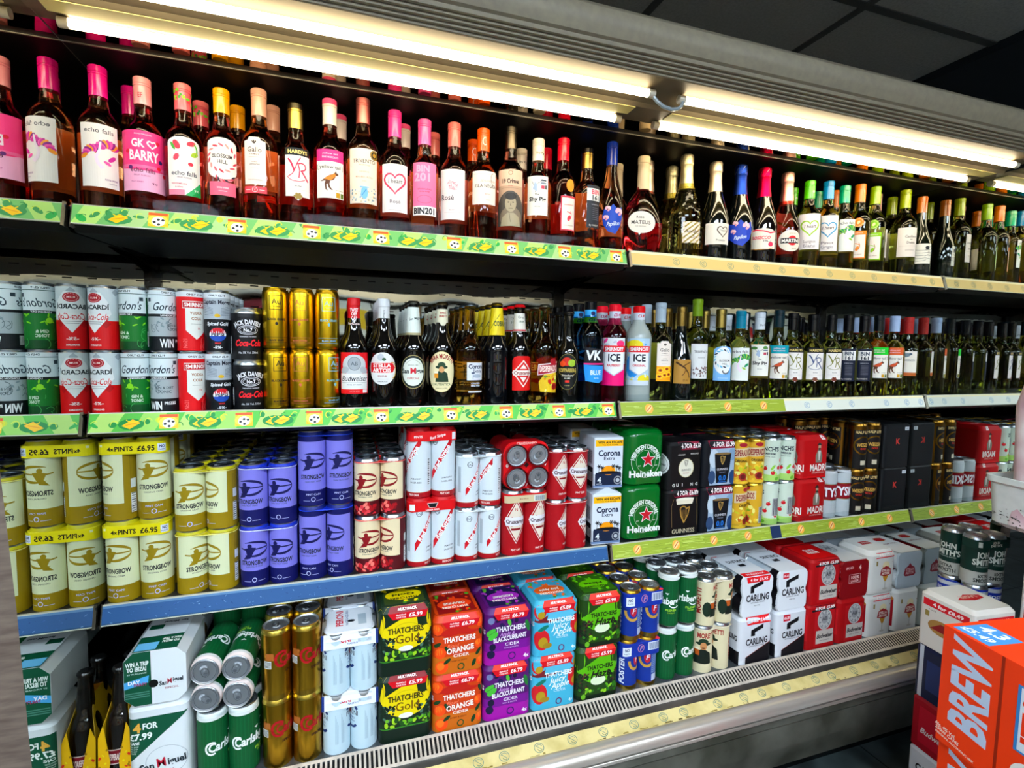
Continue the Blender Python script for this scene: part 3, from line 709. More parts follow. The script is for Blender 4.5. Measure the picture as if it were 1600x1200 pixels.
def a_plain(w, z0, z1, c='ece8e0', txt=('RESERVE',), ink='5c5450'):
    A = lab(w, z0, z1, c)
    for i, t in enumerate(txt): A.text(t, 0, (z0 + z1) / 2 + 10 - i * 12, 7, ink, w * .72)
    A.rect(-w * .3, z0 + 10, w * .3, z0 + 10.6, ink); return A
def a_brown():
    A = lab(54, 52, 124, 'b8904c'); A.line([(-20, 116), (-4, 106), (6, 100), (18, 84), (22, 70)], 5, '4c3010', taper=lambda t: 1.2 - .6 * t); A.line([(0, 104), (14, 112), (24, 116)], 2.6, '4c3010'); A.line([(10, 96), (4, 82), (-2, 76)], 2, '5c3c18'); A.text('D.V.', 10, 62, 7, '6c4818', 18); return A
def a_souvret():
    A = a_plain(64, 76, 160, 'ece6da', ('SAUVIGNON',), '4c4c48'); A.ell(-4, 146, 12, 7, '7c8c94', 12, .2); A.ell(8, 150, 5, 4, '5c6c78', 10); A.rect(-32, 72, 32, 84, 'b86c30'); return A

# --- beer bottle labels
def a_bud():
    A = lab(78, 35, 135, 'd8202c'); A.rect(-36, 46, 36, 132, 'ecebe8'); A.rect(-36, 84, 36, 132, 'd8202c'); A.ell(0, 104, 30, 26, 'cfd3d4', 22); A.ell(0, 108, 15, 16, 'aeb4b8', 18); A.ring(0, 108, 15, 16, 1.2, '7c8488', 20); A.text('AB', 0, 108, 9, '6c7478'); A.ell(-24, 92, 12, 8, 'b8bec2', 12, .4); A.ell(24, 92, 12, 8, 'b8bec2', 12, -.4)
    A.rect(-36, 52, 36, 84, 'ecebe8'); A.text('Budweiser', 0, 72, 13, '2c2c34', 66, shear=.25); A.rect(-34, 62, 34, 62.5, '8c9094'); A.text('KING OF BEERS', 0, 57, 3, '8c9094', 34); A.text('LAGER BEER', 0, 41, 4, 'ee8c8c', 24); A.rect(20, 37, 34, 45, 'f0e8e8'); return A
def a_stella():
    A = oval(0, 96, 36, 40, 'e9e9e6'); A.poly([(-34, 84), (-38, 96), (-34, 112), (30, 112), (36, 100), (30, 84)], 'f4f4f0'); A.poly([(-32, 86), (-35, 97), (-32, 110), (26, 110), (34, 98), (26, 86)], 'd0202c'); A.text('STELLA', -2, 104, 9, 'f6f0ea', 44, True); A.text('ARTOIS', -2, 92, 9, 'f6f0ea', 46, True); A.arc(24, 92, 12, 20, -80, 100, 2.2, 'd8b460')
    A.ell(-4, 124, 8, 9, 'c8ccd0', 12); A.ell(4, 119, 5, 4, '4c6c50', 9); A.text('BELGIUM', 0, 78, 4, '9c4048', 22); A.rect(-14, 70, 14, 70.6, '9ca0a4'); A.text('PREMIUM LAGER', 0, 64, 2.6, '7c8084', 24); return A
def a_sanmig(r=36):
    A = oval(0, 88, 35, 42, 'b8a878', 30); A.ell(0, 88, 33.5, 40.5, '1c2c28', 30); A.ell(0, 88, 29, 35, 'e8ebe2', 28); A.text('San', -20, 90, 11, '2c3c38', 20, True); A.text('M', 0, 91, 14, 'c8243c', 15, True); A.text('iguel', 19, 91, 11, '2c3c38', 24, True); A.text('ESPECIAL', 0, 72, 5, 'b83c44', 30); A.arc(0, 88, 24, 30, 40, 140, .8, '9c9c84'); A.text('MANILA 1890', 0, 105, 2.6, '7c8478', 24); return A
def a_moretti():
    A = oval(0, 88, 38, 52, 'e8d9a8', 30); A.ell(0, 88, 36.5, 50.5, 'f0e6c2', 28); A.text('BIRRA MORETTI', 0, 128, 11, '9c2c24', 74, True, arc=40)
    A.ell(0, 100, 16, 5, '2c4430', 14); A.ell(0, 106, 10, 7, '38523a', 14); A.poly([(-16, 62), (18, 62), (15, 84), (4, 92), (-6, 92), (-14, 82)], '2c4430'); A.ell(0, 94, 7, 8, 'd8a878', 12); A.rect(-19, 72, -9, 86, 'e0a03c'); A.rect(-19, 84, -9, 89, 'f4ecd8')
    A.text("L'AUTENTICA", 0, 56, 5.5, '5c6c3c', 48); A.text('BIRRA LAGER', 0, 46, 3.4, '9c8c5c', 30); return A
def a_corona():
    A = Art(); A.rect(-24, 66, 26, 112, 'e4e6ea'); A.text('Corona', 2, 102, 11, '1c2c50', 44, True); A.text('Extra', 4, 90, 8, '1c2c50', 26); A.ell(4, 77, 13, 5, 'b8c0cc', 12); A.line([(-8, 70), (-8, 84)], 1.2, '3c4c6c'); A.ell(-8, 85, 5, 2, '3c4c6c', 8)
    A.text('CERVEZA', 0, 58, 3.6, 'e4e6ea', 26, True); A.text('MAS FINA', 0, 52, 3.6, 'e4e6ea', 26, True); A.rect(-20, 34, 22, 38, 'd8dade'); return A
def a_cruz():
    A = lab(62, 38, 130, 'd0201c', 'corner'); A.poly([(0, 120), (30, 86), (0, 46), (-30, 86)], 'f2e8e0'); A.poly([(0, 115), (26, 86), (0, 51), (-26, 86)], 'cc241e'); A.poly([(-28, 92), (28, 92), (32, 86), (28, 78), (-28, 78), (-32, 86)], 'f2ebe2'); A.text('Cruzcampo', 0, 85, 8.5, '8c1c1c', 52, True); A.poly([(0, 108), (10, 96), (-10, 96)], 'f2e8e0'); A.poly([(0, 60), (10, 74), (-10, 74)], 'f2e8e0'); return A
def a_desp(h=0):
    A = Art(); A.poly([(-24, 34), (28, 30), (32, 80), (20, 96), (-10, 86), (-28, 60)], 'e4c63c'); scatter(A, 18, -20, 26, 36, 80, ['8cb43c', 'e8dc6c', 'd8982c', 'c83c2c', 'f4ec9c'], 3, 7, random.Random(2)); A.poly([(-32, 78), (34, 88), (34, 116), (-30, 108)], 'efe0d8'); A.poly([(-30, 80), (32, 90), (32, 113), (-28, 105)], 'a82c40'); A.text('DESPERADOS', 2, 97, 15, 'f4e2d8', 56, True, rot=.06); A.ell(14, 116, 12, 9, 'b02838', 14); A.ell(18, 48, 10, 10, 'b82c2c', 14); A.ell(18, 48, 7, 7, '8c1c1c', 12); A.text('TEQUILA', -8, 75, 3.4, '5c4c1c', 20); return A
def a_kopp():
    A = oval(0, 88, 33, 50, '8c8454', 28); A.ell(0, 88, 31.5, 48.5, '161814', 28); A.ell(-2, 116, 14, 12, 'c83c2c', 16); A.ell(12, 112, 11, 10, 'a8c04c', 14); A.ell(-14, 110, 9, 8, 'e0602c', 12); A.text('KOPPARBERG', 0, 92, 10, 'c8b468', 52, True); A.arc(0, 92, 28, 16, 200, 340, 1, 'c8b468'); A.text('Strawberry', 0, 78, 6, 'e4e0d4', 34, shear=.3); A.text('& LIME', 0, 70, 4, 'e4e0d4', 16); A.rect(-6, 58, 6, 64, 'd04030'); A.text('CIDER', 0, 50, 3, 'b0a878', 14); return A
def a_vk():
    A = Art(); A.poly([(-36, 96), (36, 90), (36, 150), (-30, 156)], '1c1c24'); A.text('VK', -6, 134, 26, 'f0f4f8', 44, True, shear=.1); A.rect(-34, 108, 36, 112, 'e03c8c'); A.poly([(-34, 108), (36, 104), (34, 64), (10, 56), (-28, 62)], '3c9cdc'); A.text('BLUE', 2, 86, 12, 'eaf4fc', 34, True); A.text('4% VOL', 4, 70, 3.6, 'eaf4fc', 16); return A
def a_smice(kind='berry'):
    A = lab(74, 48, 184, 'e4e4e8'); rnd = random.Random(9)
    if kind == 'berry': A.rect(-37, 48, 37, 110, 'e0187c'); scatter(A, 14, -34, 34, 110, 180, ['c8c8d4', 'e85c9c', 'd4d4dc', 'b8b8c8'], 5, 10, rnd); A.ell(22, 168, 12, 9, 'e83c7c', 14)
    else: A.rect(-37, 48, 37, 184, 'bcd4e4'); A.ell(-12, 164, 26, 16, 'ecdc3c', 16); A.ell(-16, 104, 22, 34, '3c98d8', 16); A.ell(20, 66, 20, 14, 'e8d840', 16); A.ell(24, 140, 12, 20, '8cc4e4', 14); A.rect(-37, 48, 37, 62, 'd4dce4'); scatter(A, 30, -35, 35, 56, 180, ['dce8f0', '5cacdc', 'f0e46c'], 2, 4, rnd)
    A.poly([(-26, 158), (34, 158), (34, 94), (4, 76), (-26, 94)], 'c4ccd4'); A.poly([(-24, 156), (32, 156), (32, 96), (4, 79), (-24, 96)], 'f0f0f2'); A.poly([(-30, 144), (36, 144), (38, 162), (-28, 162)], 'd82430'); A.text('SMIRNOFF', 4, 153, 10, 'f4f0f0', 54, True); A.text('ICE', 4, 128, 20, '14182c', 36, True); A.text('RASPBERRY' if kind == 'berry' else 'ORIGINAL', 4, 106, 6, 'c8203c', 38, True)
    return A

# --- tins
def vine(A, x0, x1, z0, z1, col, rnd, n=10):
    for _ in range(n):
        x = rnd.uniform(x0, x1); z = rnd.uniform(z0, z1); A.arc(x, z, rnd.uniform(4, 10), rnd.uniform(4, 12), rnd.uniform(0, 180), rnd.uniform(200, 360), .9, col, 6)
    return A
HALF = 86     # half the girth of a slim tin
def t_gordons(green=True):
    A = Art(); rnd = random.Random(4)
    A.rect(-HALF, 0, HALF, 128, 'dfe9ea'); A.rect(-HALF, 118, HALF, 119.4, '2c5c54')
    for u in (-58, 0, 58): A.text('ONLY \u00a32.19', u, 124, 4, '24343c', 30, True)
    A.rect(-HALF, 72, HALF, 78, '10181c'); A.text('LONDON DRY', 0, 75, 3.4, 'e8ecec', 34, True); A.text('LONDON DRY', 86, 75, 3.4, 'e8ecec', 34, True)
    for u in (-86, 0, 86): A.text("Gordon's", u, 94, 17, '24404c', 66, shear=.35)
    A.rect(30, 104, 38, 112, '3c4c54'); A.rect(-44, 104, -36, 112, '3c4c54')
    if green:
        A.rect(-HALF, 0, HALF, 72, '187c34'); A.rect(-HALF, 0, HALF, 18, '0c5428'); vine(A, -50, 50, 6, 50, '5cb46c', rnd, 12)
        for _ in range(14): u = rnd.uniform(-60, 60); A.ell(u, rnd.uniform(50, 70), 5, 1.6, '8cd434', 8, rnd.uniform(.3, 2.6))
        A.ell(-12, 58, 6, 6, '9cdc3c', 12); A.text('GIN &', 0, 36, 6, 'd4e8d4', 20, True); A.text('TONIC', 0, 27, 6, 'd4e8d4', 22, True); A.rect(44, 0, 58, 112, '0f5a38'); bars(A, 46, 6, 9, 34, vert=False)
    else:
        A.rect(-HALF, 30, HALF, 72, 'b0babc'); A.rect(-HALF, 0, HALF, 30, '10181e'); vine(A, -40, 10, 48, 66, '5c6c70', rnd, 8); leafy(A, -14, 60, 5, 8, ['8c9ca0'], 4, 2); A.text('GIN & DIET', 12, 54, 5, '3c4c50', 34); A.text('TONIC', 12, 45, 6, '3c4c50', 26); A.text('WIN', -6, 15, 17, 'eef2f2', 26, True); A.text('PRIZES', 22, 20, 6, 'eef2f2', 22, True); bars(A, -56, 8, 9, 18, n=6)
    return A
def t_bacardi():
    A = Art(); A.rect(-HALF, 0, HALF, 128, 'cfd8da'); A.rect(-HALF, 0, HALF, 60, 'c8141c'); rnd = random.Random(8)
    for i in range(9):
        u = -80 + i * 20; A.poly([(u, 44), (u + 9, 54), (u, 64), (u - 9, 54)], 'b01018') if i % 2 else A.poly([(u, 112), (u + 8, 120), (u, 128), (u - 8, 120)], 'a8b2b6')
    A.poly([(-30, 74), (0, 34), (30, 74), (0, 116)], 'eceeec'); A.poly([(-30, 74), (30, 74), (24, 100), (12, 118), (-12, 118), (-24, 100)], 'e6eaea')
    A.ell(0, 107, 14, 10, 'a4162c', 18); A.ring(0, 107, 11, 7.5, .8, 'e8b8b8', 16); A.text('RUM', 0, 107, 4, 'f0d8d4', 14)
    A.text('BACARD\u00cd', 0, 88, 9, '2c3438', 52, True); A.text('Coca-Cola', 0, 68, 13, 'c81c28', 48, shear=.35); A.rect(-15, 57, 15, 57.8, '5c6468'); A.rect(-12, 53, 12, 53.8, '5c6468')
    A.text('-5%-', 0, 22, 6, 'f0dcd8', 20, True); A.text('SPARKLING', 0, 9, 3.4, 'f0dcd8', 22, True); return A
def t_smirnoff():
    A = Art(); A.rect(-HALF, 0, HALF, 128, 'd01420'); A.rect(-HALF, 117, HALF, 128, 'dfe5e8'); A.text('ONLY \u00a32.19', 0, 122, 4, '5c3c40', 34, True); A.poly([(-20, 100), (22, 100), (22, 44), (16, 38), (0, 24), (-14, 38), (-20, 44)], 'e8e8e2'); A.rect(-26, 92, 28, 108, 'eae4dc'); A.rect(-25, 93.5, 27, 106.5, 'b8141c'); A.text('SMIRNOFF', 1, 100, 8, 'f6f0ec', 46, True); A.text('VODKA', 1, 82, 6, 'a87c58', 24, True); A.text('COLA', 1, 70, 6, 'a87c58', 20, True); A.rect(-10, 58, 12, 58.6, '8c8c84'); A.text('5%', 6, 48, 4, 'b8242c'); A.text('No21', -22, 16, 9, 'f08080', 22, rot=1.57); vine(A, 8, 30, 4, 22, 'f07474', random.Random(2), 7); return A
def t_captain():
    A = Art(); A.rect(-HALF, 0, HALF, 128, 'b4bcc2'); A.rect(-HALF, 117, HALF, 128, 'dfe5e8'); A.text('ONLY \u00a32.19', 0, 122, 4, '24343c', 34, True); A.rect(-HALF, 0, HALF, 70, '101218'); A.text('Captain Morgan', 0, 108, 9, '14182c', 66, True)
    for i in range(6): A.line([(-30, 80 + i * 4), (-8, 78 + i * 3)], .8, '6c767e'); A.line([(30, 80 + i * 4), (8, 78 + i * 3)], .8, '6c767e')
    A.ell(0, 78, 6, 4, 'd8b83c', 10); A.text('Spiced Gold', 0, 60, 7, 'e4e8ec', 44, True, shear=.2); A.ell(0, 36, 17, 15, 'e8ecf0', 22); A.add([[(17 * math.cos(R_(a)), 36 + 15 * math.sin(R_(a))) for a in range(12, 169, 12)]], 'c82434'); A.add([[(17 * math.cos(R_(a)), 36 + 15 * math.sin(R_(a))) for a in range(192, 349, 12)]], '2454a8'); A.text('PEPSI', 0, 36, 6, '1c2434', 26, True); A.text('MAX', 0, 17, 3.4, 'c83c44', 12, True); A.text('-5%-', 0, 8, 5, 'e4e8ec', 18, True); return A
def t_jack():
    A = Art(); A.rect(-104, 0, 104, 96, '101012'); A.text('JACK DANIELS', 0, 84, 10, 'e8e8ec', 62, True, arc=60); A.ring(0, 66, 21, 10, 1.4, 'd8d8dc', 22); A.ring(0, 66, 17, 7, 1, 'd8d8dc', 20); A.text('No.7', 0, 66, 8, 'f0f0f4', 18, True); A.text('TENNESSEE WHISKEY', 0, 51, 2.6, 'd8d8dc', 36); A.text('Coca-Cola', 0, 37, 14, 'e0303c', 56, True, shear=.35); A.text('Alc. 5% Vol. 330ml', 0, 15, 4.4, 'e4e4e8', 42); bars(A, -50, 12, 7, 40, vert=False); return A
def t_au(c='2c2410', sq='2c2410'):
    A = Art(); A.line([(-15, 122), (15, 122), (15, 90), (-15, 90)], 1.2, sq, closed=True); A.text('Au', 0, 108, 12, sq, 20); A.text('79', -9, 118, 3, sq); A.text('VODKA', 0, 97, 3, sq, 14); A.text('BLACK GRAPE', 0, 68, 4.6, c, 40, True); A.ell(0, 58, 3, 4, c, 10); A.rect(-26, 26, 26, 26.7, c); A.text('BLACK GRAPE', 0, 20, 4, c, 32, True); A.rect(-26, 14, 26, 14.7, c); return A
def archer(A, cx, cy, s, c):
    s *= 1.12
    """bowman emblem: long bow, arms level with the arrow, cloak below"""
    tp = lambda t: .25 + 1.1 * math.sin(math.pi * min(1, max(0, t)))
    A.arc(cx - 2 * s, cy + 1 * s, 32 * s, 16 * s, 4, 122, 4.2 * s, c, 12, tp); A.arc(cx - 2 * s, cy + 1 * s, 32 * s, 16 * s, 238, 356, 4.2 * s, c, 12, tp)
    A.line([(cx - 30 * s, cy + 2 * s), (cx - 14 * s, cy - 1 * s), (cx + 4 * s, cy + 1 * s), (cx + 30 * s, cy + 2 * s)], 3 * s, c); A.ell(cx - 9 * s, cy + 8 * s, 5 * s, 5.4 * s, c, 12)
    A.poly([(cx - 20 * s, cy + 2 * s), (cx - 8 * s, cy + 6 * s), (cx + 4 * s, cy + 4 * s), (cx - 1 * s, cy - 7 * s), (cx - 8 * s, cy - 20 * s), (cx - 24 * s, cy - 23 * s), (cx - 15 * s, cy - 11 * s)], c); return A
def t_strong(body, ink, base, H, sub='ORIGINAL CIDER', pint=True, top=None, back=None, fruit=None):
    A = Art(); gh = 103
    A.rect(-gh, 0, gh, H - 12, base); A.rect(-gh * .48, 38, gh * .48, (top or H - 13), body); k = H / 150
    archer(A, 0, 90 * k, .95, ink); A.text('STRONGBOW', 0, 58 * k, 10.5, '20242c', 60, True); A.text(sub, 0, 48.5 * k, 3.2, '4c5058', 38)
    lc = '5c5410' if base[:2] in 'c8b8a8' else 'c8ccf0'
    if pint: A.text('PINT CAN', 0, 28, 4.5, lc, 34)
    if fruit: A.ops += scatter(Art(), 26, -44, 44, 3, 30, fruit, 4, 8, random.Random(6)).clipped(-60, 4, 60, 60).ops
    else: A.ring(0, 16, 4.5, 5, 1.4, lc, 12); A.rect(-24, 12, -7, 12.8, lc); A.rect(7, 12, 24, 12.8, lc)
    A.rect(62, 10, 80, H - 24, back or base); bars(A, 63, 14, 13, 44, vert=False, n=9); A.rect(63, 70, 76, 90, 'd8dcd8')
    for i in range(9): A.rect(64 + i * 1.4, 94, 64.6 + i * 1.4, H - 34 - (i % 3) * 4, ink)
    return A
def t_redstripe(H):
    A = Art(); gh = 103; A.rect(-gh, 0, gh, H - 12, 'dfe5e8'); A.rect(-gh, 0, gh, 14, 'a81c28'); A.rect(-gh, 13, gh, 14, 'd8c8b0'); k = H / 150
    for u in (0, 103):
        A.poly([(u - 30, 32 * k), (u - 30, 50 * k), (u + 30, 132 * k), (u + 30, 114 * k)], 'c41c2c'); A.text('Red Stripe', u, 82 * k, 13, 'f4f0ee', 76, True, shear=.2, rot=math.atan2(82 * k, 60)); A.ring(u - 18, 116 * k, 7.5, 7.5, 1.3, '2c3440', 16); A.text('DG', u - 18, 116 * k, 6, '2c3440')
        A.text('JAMAICAN', u + 16, 40 * k, 4.2, '4c545c', 28); A.text('LAGER BEER', u + 16, 32 * k, 4.2, '4c545c', 30); A.text('PINT CAN', u + 10, 7, 5, 'f0dcd4', 26, True)
    for i in range(4): A.rect(-52 + i * 2.4, 40, -51 + i * 2.4, 110 * k, '8c969c')
    bars(A, 48, 30, 8, 70, vert=False, n=14); return A
def t_cruz(H):
    A = Art(); gh = 103; A.rect(-gh, 0, gh, H - 12, 'a81824'); k = H / 150; rnd = random.Random(1)
    for i in range(40): A.ell(rnd.uniform(-gh, gh), rnd.uniform(8, H - 20), 4, .5, 'b82c38', 5, rnd.uniform(0, 3))
    for u in (0,):
        A.line([(u, 128 * k), (u + 34, 78 * k), (u, 28 * k), (u - 34, 78 * k)], 1.6, 'eee4dc', closed=True); A.poly([(u, 122 * k), (u + 29, 78 * k), (u, 34 * k), (u - 29, 78 * k)], 'e8dccc'); A.poly([(u + 12, 90 * k), (u + 22, 78 * k), (u + 12, 66 * k), (u + 2, 78 * k)], 'a81824'); A.poly([(u - 12, 90 * k), (u - 22, 78 * k), (u - 12, 66 * k), (u - 2, 78 * k)], 'a81824')
        A.poly([(u - 30, 88 * k), (u + 30, 88 * k), (u + 34, 78 * k), (u + 30, 68 * k), (u - 30, 68 * k), (u - 34, 78 * k)], 'e8e6e8'); A.text('Cruzcampo', u, 78 * k, 10, '4c2434', 58, True); A.text('N', u, 106 * k, 8, 'b8342c'); A.rect(u - 14, 58 * k, u + 14, 63 * k, '8c1c24')
    A.text('PINT CAN', 0, 16, 5, 'f0dcd4', 28, True); A.rect(64, 20, 84, H - 24, 'b8949c'); bars(A, 67, 24, 12, 50, vert=False, n=10); return A
def t_inch():
    A = Art(); A.rect(-104, 0, 104, 138, 'd2dcce'); rnd = random.Random(3); A.rect(-104, 0, 104, 22, 'b4d480')
    for _ in range(16): A.ell(rnd.uniform(-90, 90), rnd.uniform(8, 60), rnd.uniform(6, 14), rnd.uniform(4, 9), rnd.choice(['9ccc5c', 'b8dc84', '7cb844', 'dfe8da']), 9, rnd.uniform(0, 3))
    for u, z in ((-20, 42), (4, 28), (24, 46), (-34, 84), (34, 70), (60, 30), (90, 60), (-60, 30)): A.ell(u, z, 7, 6.5, 'c42430', 12); A.ell(u - 2, z + 3, 2, 1.6, 'e8787c', 6); A.ell(u + 3, z + 8, 3, 1.4, '4c8c34', 6, .6)
    for u in (-6, 98): A.text("INCH'S", u, 108, 14, '1c3440', 52, True); A.text('MEDIUM', u, 92, 6, '1c3440', 30, True); A.text('APPLE CIDER', u, 82, 3, '3c5450', 30)
    bars(A, 46, 30, 26, 60, n=12); return A
def t_despcan():
    A = Art(); A.rect(-104, 0, 104, 138, 'd8b040'); rnd = random.Random(3); scatter(A, 50, -100, 100, 10, 70, ['c8c83c', '8cac3c', 'e8e08c', 'c8782c', 'e8c84c'], 4, 10, rnd)
    for u in (-4, 98): A.poly([(u - 36, 84), (u + 36, 92), (u + 36, 120), (u - 36, 114)], 'd8c8a8'); A.text('DESPERADOS', u, 102, 19, '8c1c2c', 62, True, rot=.06); A.ell(u + 4, 128, 14, 7, 'a42838', 12); A.text('ORIGINAL', u, 76, 8, '4c3c14', 42, True); A.ell(u + 6, 24, 14, 13, 'a83c34', 16); A.ell(u + 6, 24, 9, 9, '6c2420', 12)
    A.rect(-104, 0, 104, 8, 'e8c44c'); bars(A, 44, 12, 22, 54, n=12); return A
def t_carlsberg(big=True, H=150):
    A = Art(); gh = 103; A.rect(-gh, 8, gh, H - 18, '0f5c34'); A.rect(-gh, H - 20, gh, H - 12, 'dfe3df')
    for i in range(26): A.rect(-gh + i * 8, 10, -gh + i * 8 + .8, H - 24, '187048')
    for u in (4,): A.text('Carlsberg', u, 82, 20, 'eef2ee', 84, True, shear=.12); A.arc(u - 34, 80, 12, 14, 60, 300, 4, 'eef2ee', 12); A.arc(u + 30, 72, 16, 10, 190, 320, 3, 'eef2ee', 8); A.poly([(u + 8, 100), (u + 14, 106), (u + 2, 106)], 'eef2ee'); A.text('PILSNER', u + 20, 54, 6, 'a8d454', 34, True); A.text('DANISH', u + 20, 46, 4, 'a8d454', 22)
    A.rect(54, 20, 70, 120, '0c4c2c')
    for i in range(12): A.rect(56, 26 + i * 7, 68, 28 + i * 7, '8cb4a0')
    return A
def t_special(H=168):
    A = Art(); gh = 103; A.rect(-gh, 0, gh, 10, 'c8a450m')
    for u in (30,): A.text('Carlsberg', u + 16, 96, 22, 'a81c24', 90, True, shear=.12); A.arc(u - 22, 96, 15, 17, 50, 310, 6, 'a81c24', 12); A.text('SPECIAL', u, 64, 6, '4c2c10', 30, True)
    A.rect(-30, 96, -10, 112, 'a86c34'); A.rect(-34, 76, -16, 94, 'd8d8d0')
    for i in range(5): A.rect(-33, 78 + i * 3, -17, 79.4 + i * 3, '5c5c5c')
    for i in range(8): A.rect(-52, 30 + i * 7, -38, 33 + i * 7, '7c6428')
    A.rect(-58, 20, -36, 120, '8c6c28m'); return A
def t_peroni(H=150):
    A = Art(); gh = 103; A.rect(-gh, 0, gh, H - 14, 'ccdde4')
    for u in (-46, 44):
        A.text('PERONI', u, 92, 12, '2c2c44', 46); A.ell(u + 1, 92, 6, 6, 'ccdde4', 8); A.text('R', u - 3, 92, 12, 'b8343c'); A.line([(u - 20, 102), (u - 6, 118)], 7, '1c3c74'); A.line([(u + 20, 102), (u + 6, 118)], 7, '1c3c74'); A.text('NASTRO', u, 78, 5, '2c4c84', 26); A.text('AZZURRO', u, 70, 4, '2c4c84', 26); A.arc(u, 66, 18, 12, 200, 340, 6, '1c3c74', 8)
    for u in (-6, 97, 8):
        for i in range(4): A.rect(u + i * 2, 26, u + .5 + i * 2, 100 - i * 8, '7c98a8')
    A.text('PERONI', 0, 92, 1, 'ccdde4'); return A
def t_moretti(H=150):
    A = Art(); gh = 103; A.rect(-gh, 0, gh, H - 12, 'dcd3b4'); u = -8
    A.text('MORETTI', u + 10, 118, 15, '9c2c24', 60, True); A.ell(u, 92, 24, 6, '24382a', 14); A.ell(u, 99, 15, 9, '2c4432', 14); A.ell(u, 84, 10, 13, 'c89468', 14); A.ell(u, 79, 6, 2.4, '5c3c24', 8); A.poly([(u - 30, 28), (u + 26, 28), (u + 22, 62), (u + 6, 74), (u - 8, 74), (u - 24, 60)], '1c2822'); A.rect(u - 28, 54, u - 12, 76, 'b8662c'); A.rect(u - 28, 72, u - 12, 78, 'efe6d0')
    for s in (62, -72): A.text('MORETTI', s, 76, 15, '9c2c24', 80, True, rot=1.57); A.ell(s + 26, 52, 14, 24, '24382a', 12)
    bars(A, 78, 8, 18, 34, n=9); return A
def t_fosters(H=150):
    A = Art(); gh = 103; A.rect(-gh, 12, gh, H - 12, '1c3c8c'); A.rect(-gh, 0, gh, 12, 'd0b060m')
    for u in (-40, 70): A.text("FOSTER'S", u, 62, 15, 'e8ecf4', 92, True, shear=.2, rot=1.57)
    A.arc(4, 86, 22, 26, 180, 360, 8, 'c8a454', 12); A.ell(6, 88, 10, 18, 'b02838', 14); A.text('F', 6, 88, 16, 'e8ecf4', shear=.2)
    for s, a, b in ((1, 24, 44),): A.rect(18, 36, 44, 96, '5c74a4'); A.rect(20, 14, 44, 34, 'c8d0e0')
    for i in range(9): A.rect(20, 40 + i * 6, 42, 42 + i * 6, '8ca0c4')
    return A
def t_litre(H=165):
    A = Art(); gh = 103; A.rect(-gh, 0, gh, H - 12, '15110e'); A.rect(-gh, H - 26, gh, H - 12, '8c6c34m')
    for u in (-10, 93): A.rect(u - 44, 0, u - 34, H - 20, '9c7c3cm'); A.rect(u + 34, 0, u + 44, H - 20, '9c7c3cm'); A.ring(u, 84, 31, 31, 5, 'a4843cm', 24); A.ell(u, 84, 28, 28, '1c0f0c', 22); A.text('WEIZEN', u, 86, 12, 'c8a45c', 46, True); A.text('GOLD', u, 72, 6, 'b43c2c', 24, True); A.text('HALF LITRE', u, H - 34, 9, 'd8c08c', 58, True); A.rect(u - 9, 14, u + 9, 30, 'c8c0ac')
    return A
def t_tyskie(H=168):
    A = Art(); gh = 103; A.rect(-gh, 0, gh, H - 12, 'c4cacc'); A.rect(-gh, 64, gh, 116, '8c1426'); A.rect(-gh, 61, gh, 64, 'd8bc84m'); A.rect(-gh, 116, gh, 119, 'd8bc84m')
    for u in (-4, 99): A.text('TYSKIE', u, 90, 30, 'eceef0', 92, True)
    return A
# ------------------------------------------------------------------ bottles
def outline(kind, H, R):
    """(r, z) pairs in mm, foot to lip, and the radius of the neck"""
    if kind == 'wine': return [(R - 5, 0), (R - 1, 1.5), (R, 5), (R, H - 125), (R - 1.5, H - 115), (R - 5.5, H - 104), (R - 12, H - 94), (R - 18, H - 86), (17, H - 78), (15.2, H - 68), (14.6, H - 55), (14.4, H - 2)], 14.4
    if kind == 'slope': return [(R - 5, 0), (R - 1, 1.5), (R, 5), (R, H - 185), (R - 2, H - 165), (R - 7, H - 140), (R - 14, H - 115), (R - 19, H - 95), (15.5, H - 75), (14.2, H - 55), (14, H - 2)], 14
    if kind == 'champ': return [(R - 6, 0), (R - 1, 2), (R, 6), (R, H - 180), (R - 1.5, H - 165), (R - 6, H - 145), (R - 13, H - 122), (R - 20, H - 100), (19.5, H - 84), (17, H - 62), (15.5, H - 30), (15, H - 6)], 16
    if kind == 'beer': return [(R - 4, 0), (R - 1, 1.5), (R, 5), (R, H * .53), (R - 1.5, H * .57), (R - 6, H * .62), (R - 13, H * .67), (17, H * .73), (14.6, H * .83), (13.4, H * .9), (13, H - 14), (14.6, H - 12), (14.6, H - 7), (13, H - 5)], 13
    if kind == 'spirit': return [(R - 4, 0), (R - 1, 1.5), (R, 6), (R - 1, 20), (R - 1, H * .60), (R, H * .66), (R - 4, H * .72), (R - 12, H * .77), (19, H * .82), (16.5, H * .88), (15.5, H - 18), (15.5, H - 4)], 15.5
    if kind == 'flask': return [(34, 0), (44, 3), (50, 14), (61, 50), (64, 80), (61, 108), (50, 136), (36, 158), (22, 176), (17, 190), (15, 205), (14.5, H - 4)], 14.5
def quilt(g, R, z0, z1):
    """raised diamond net over the sparkling bottle"""
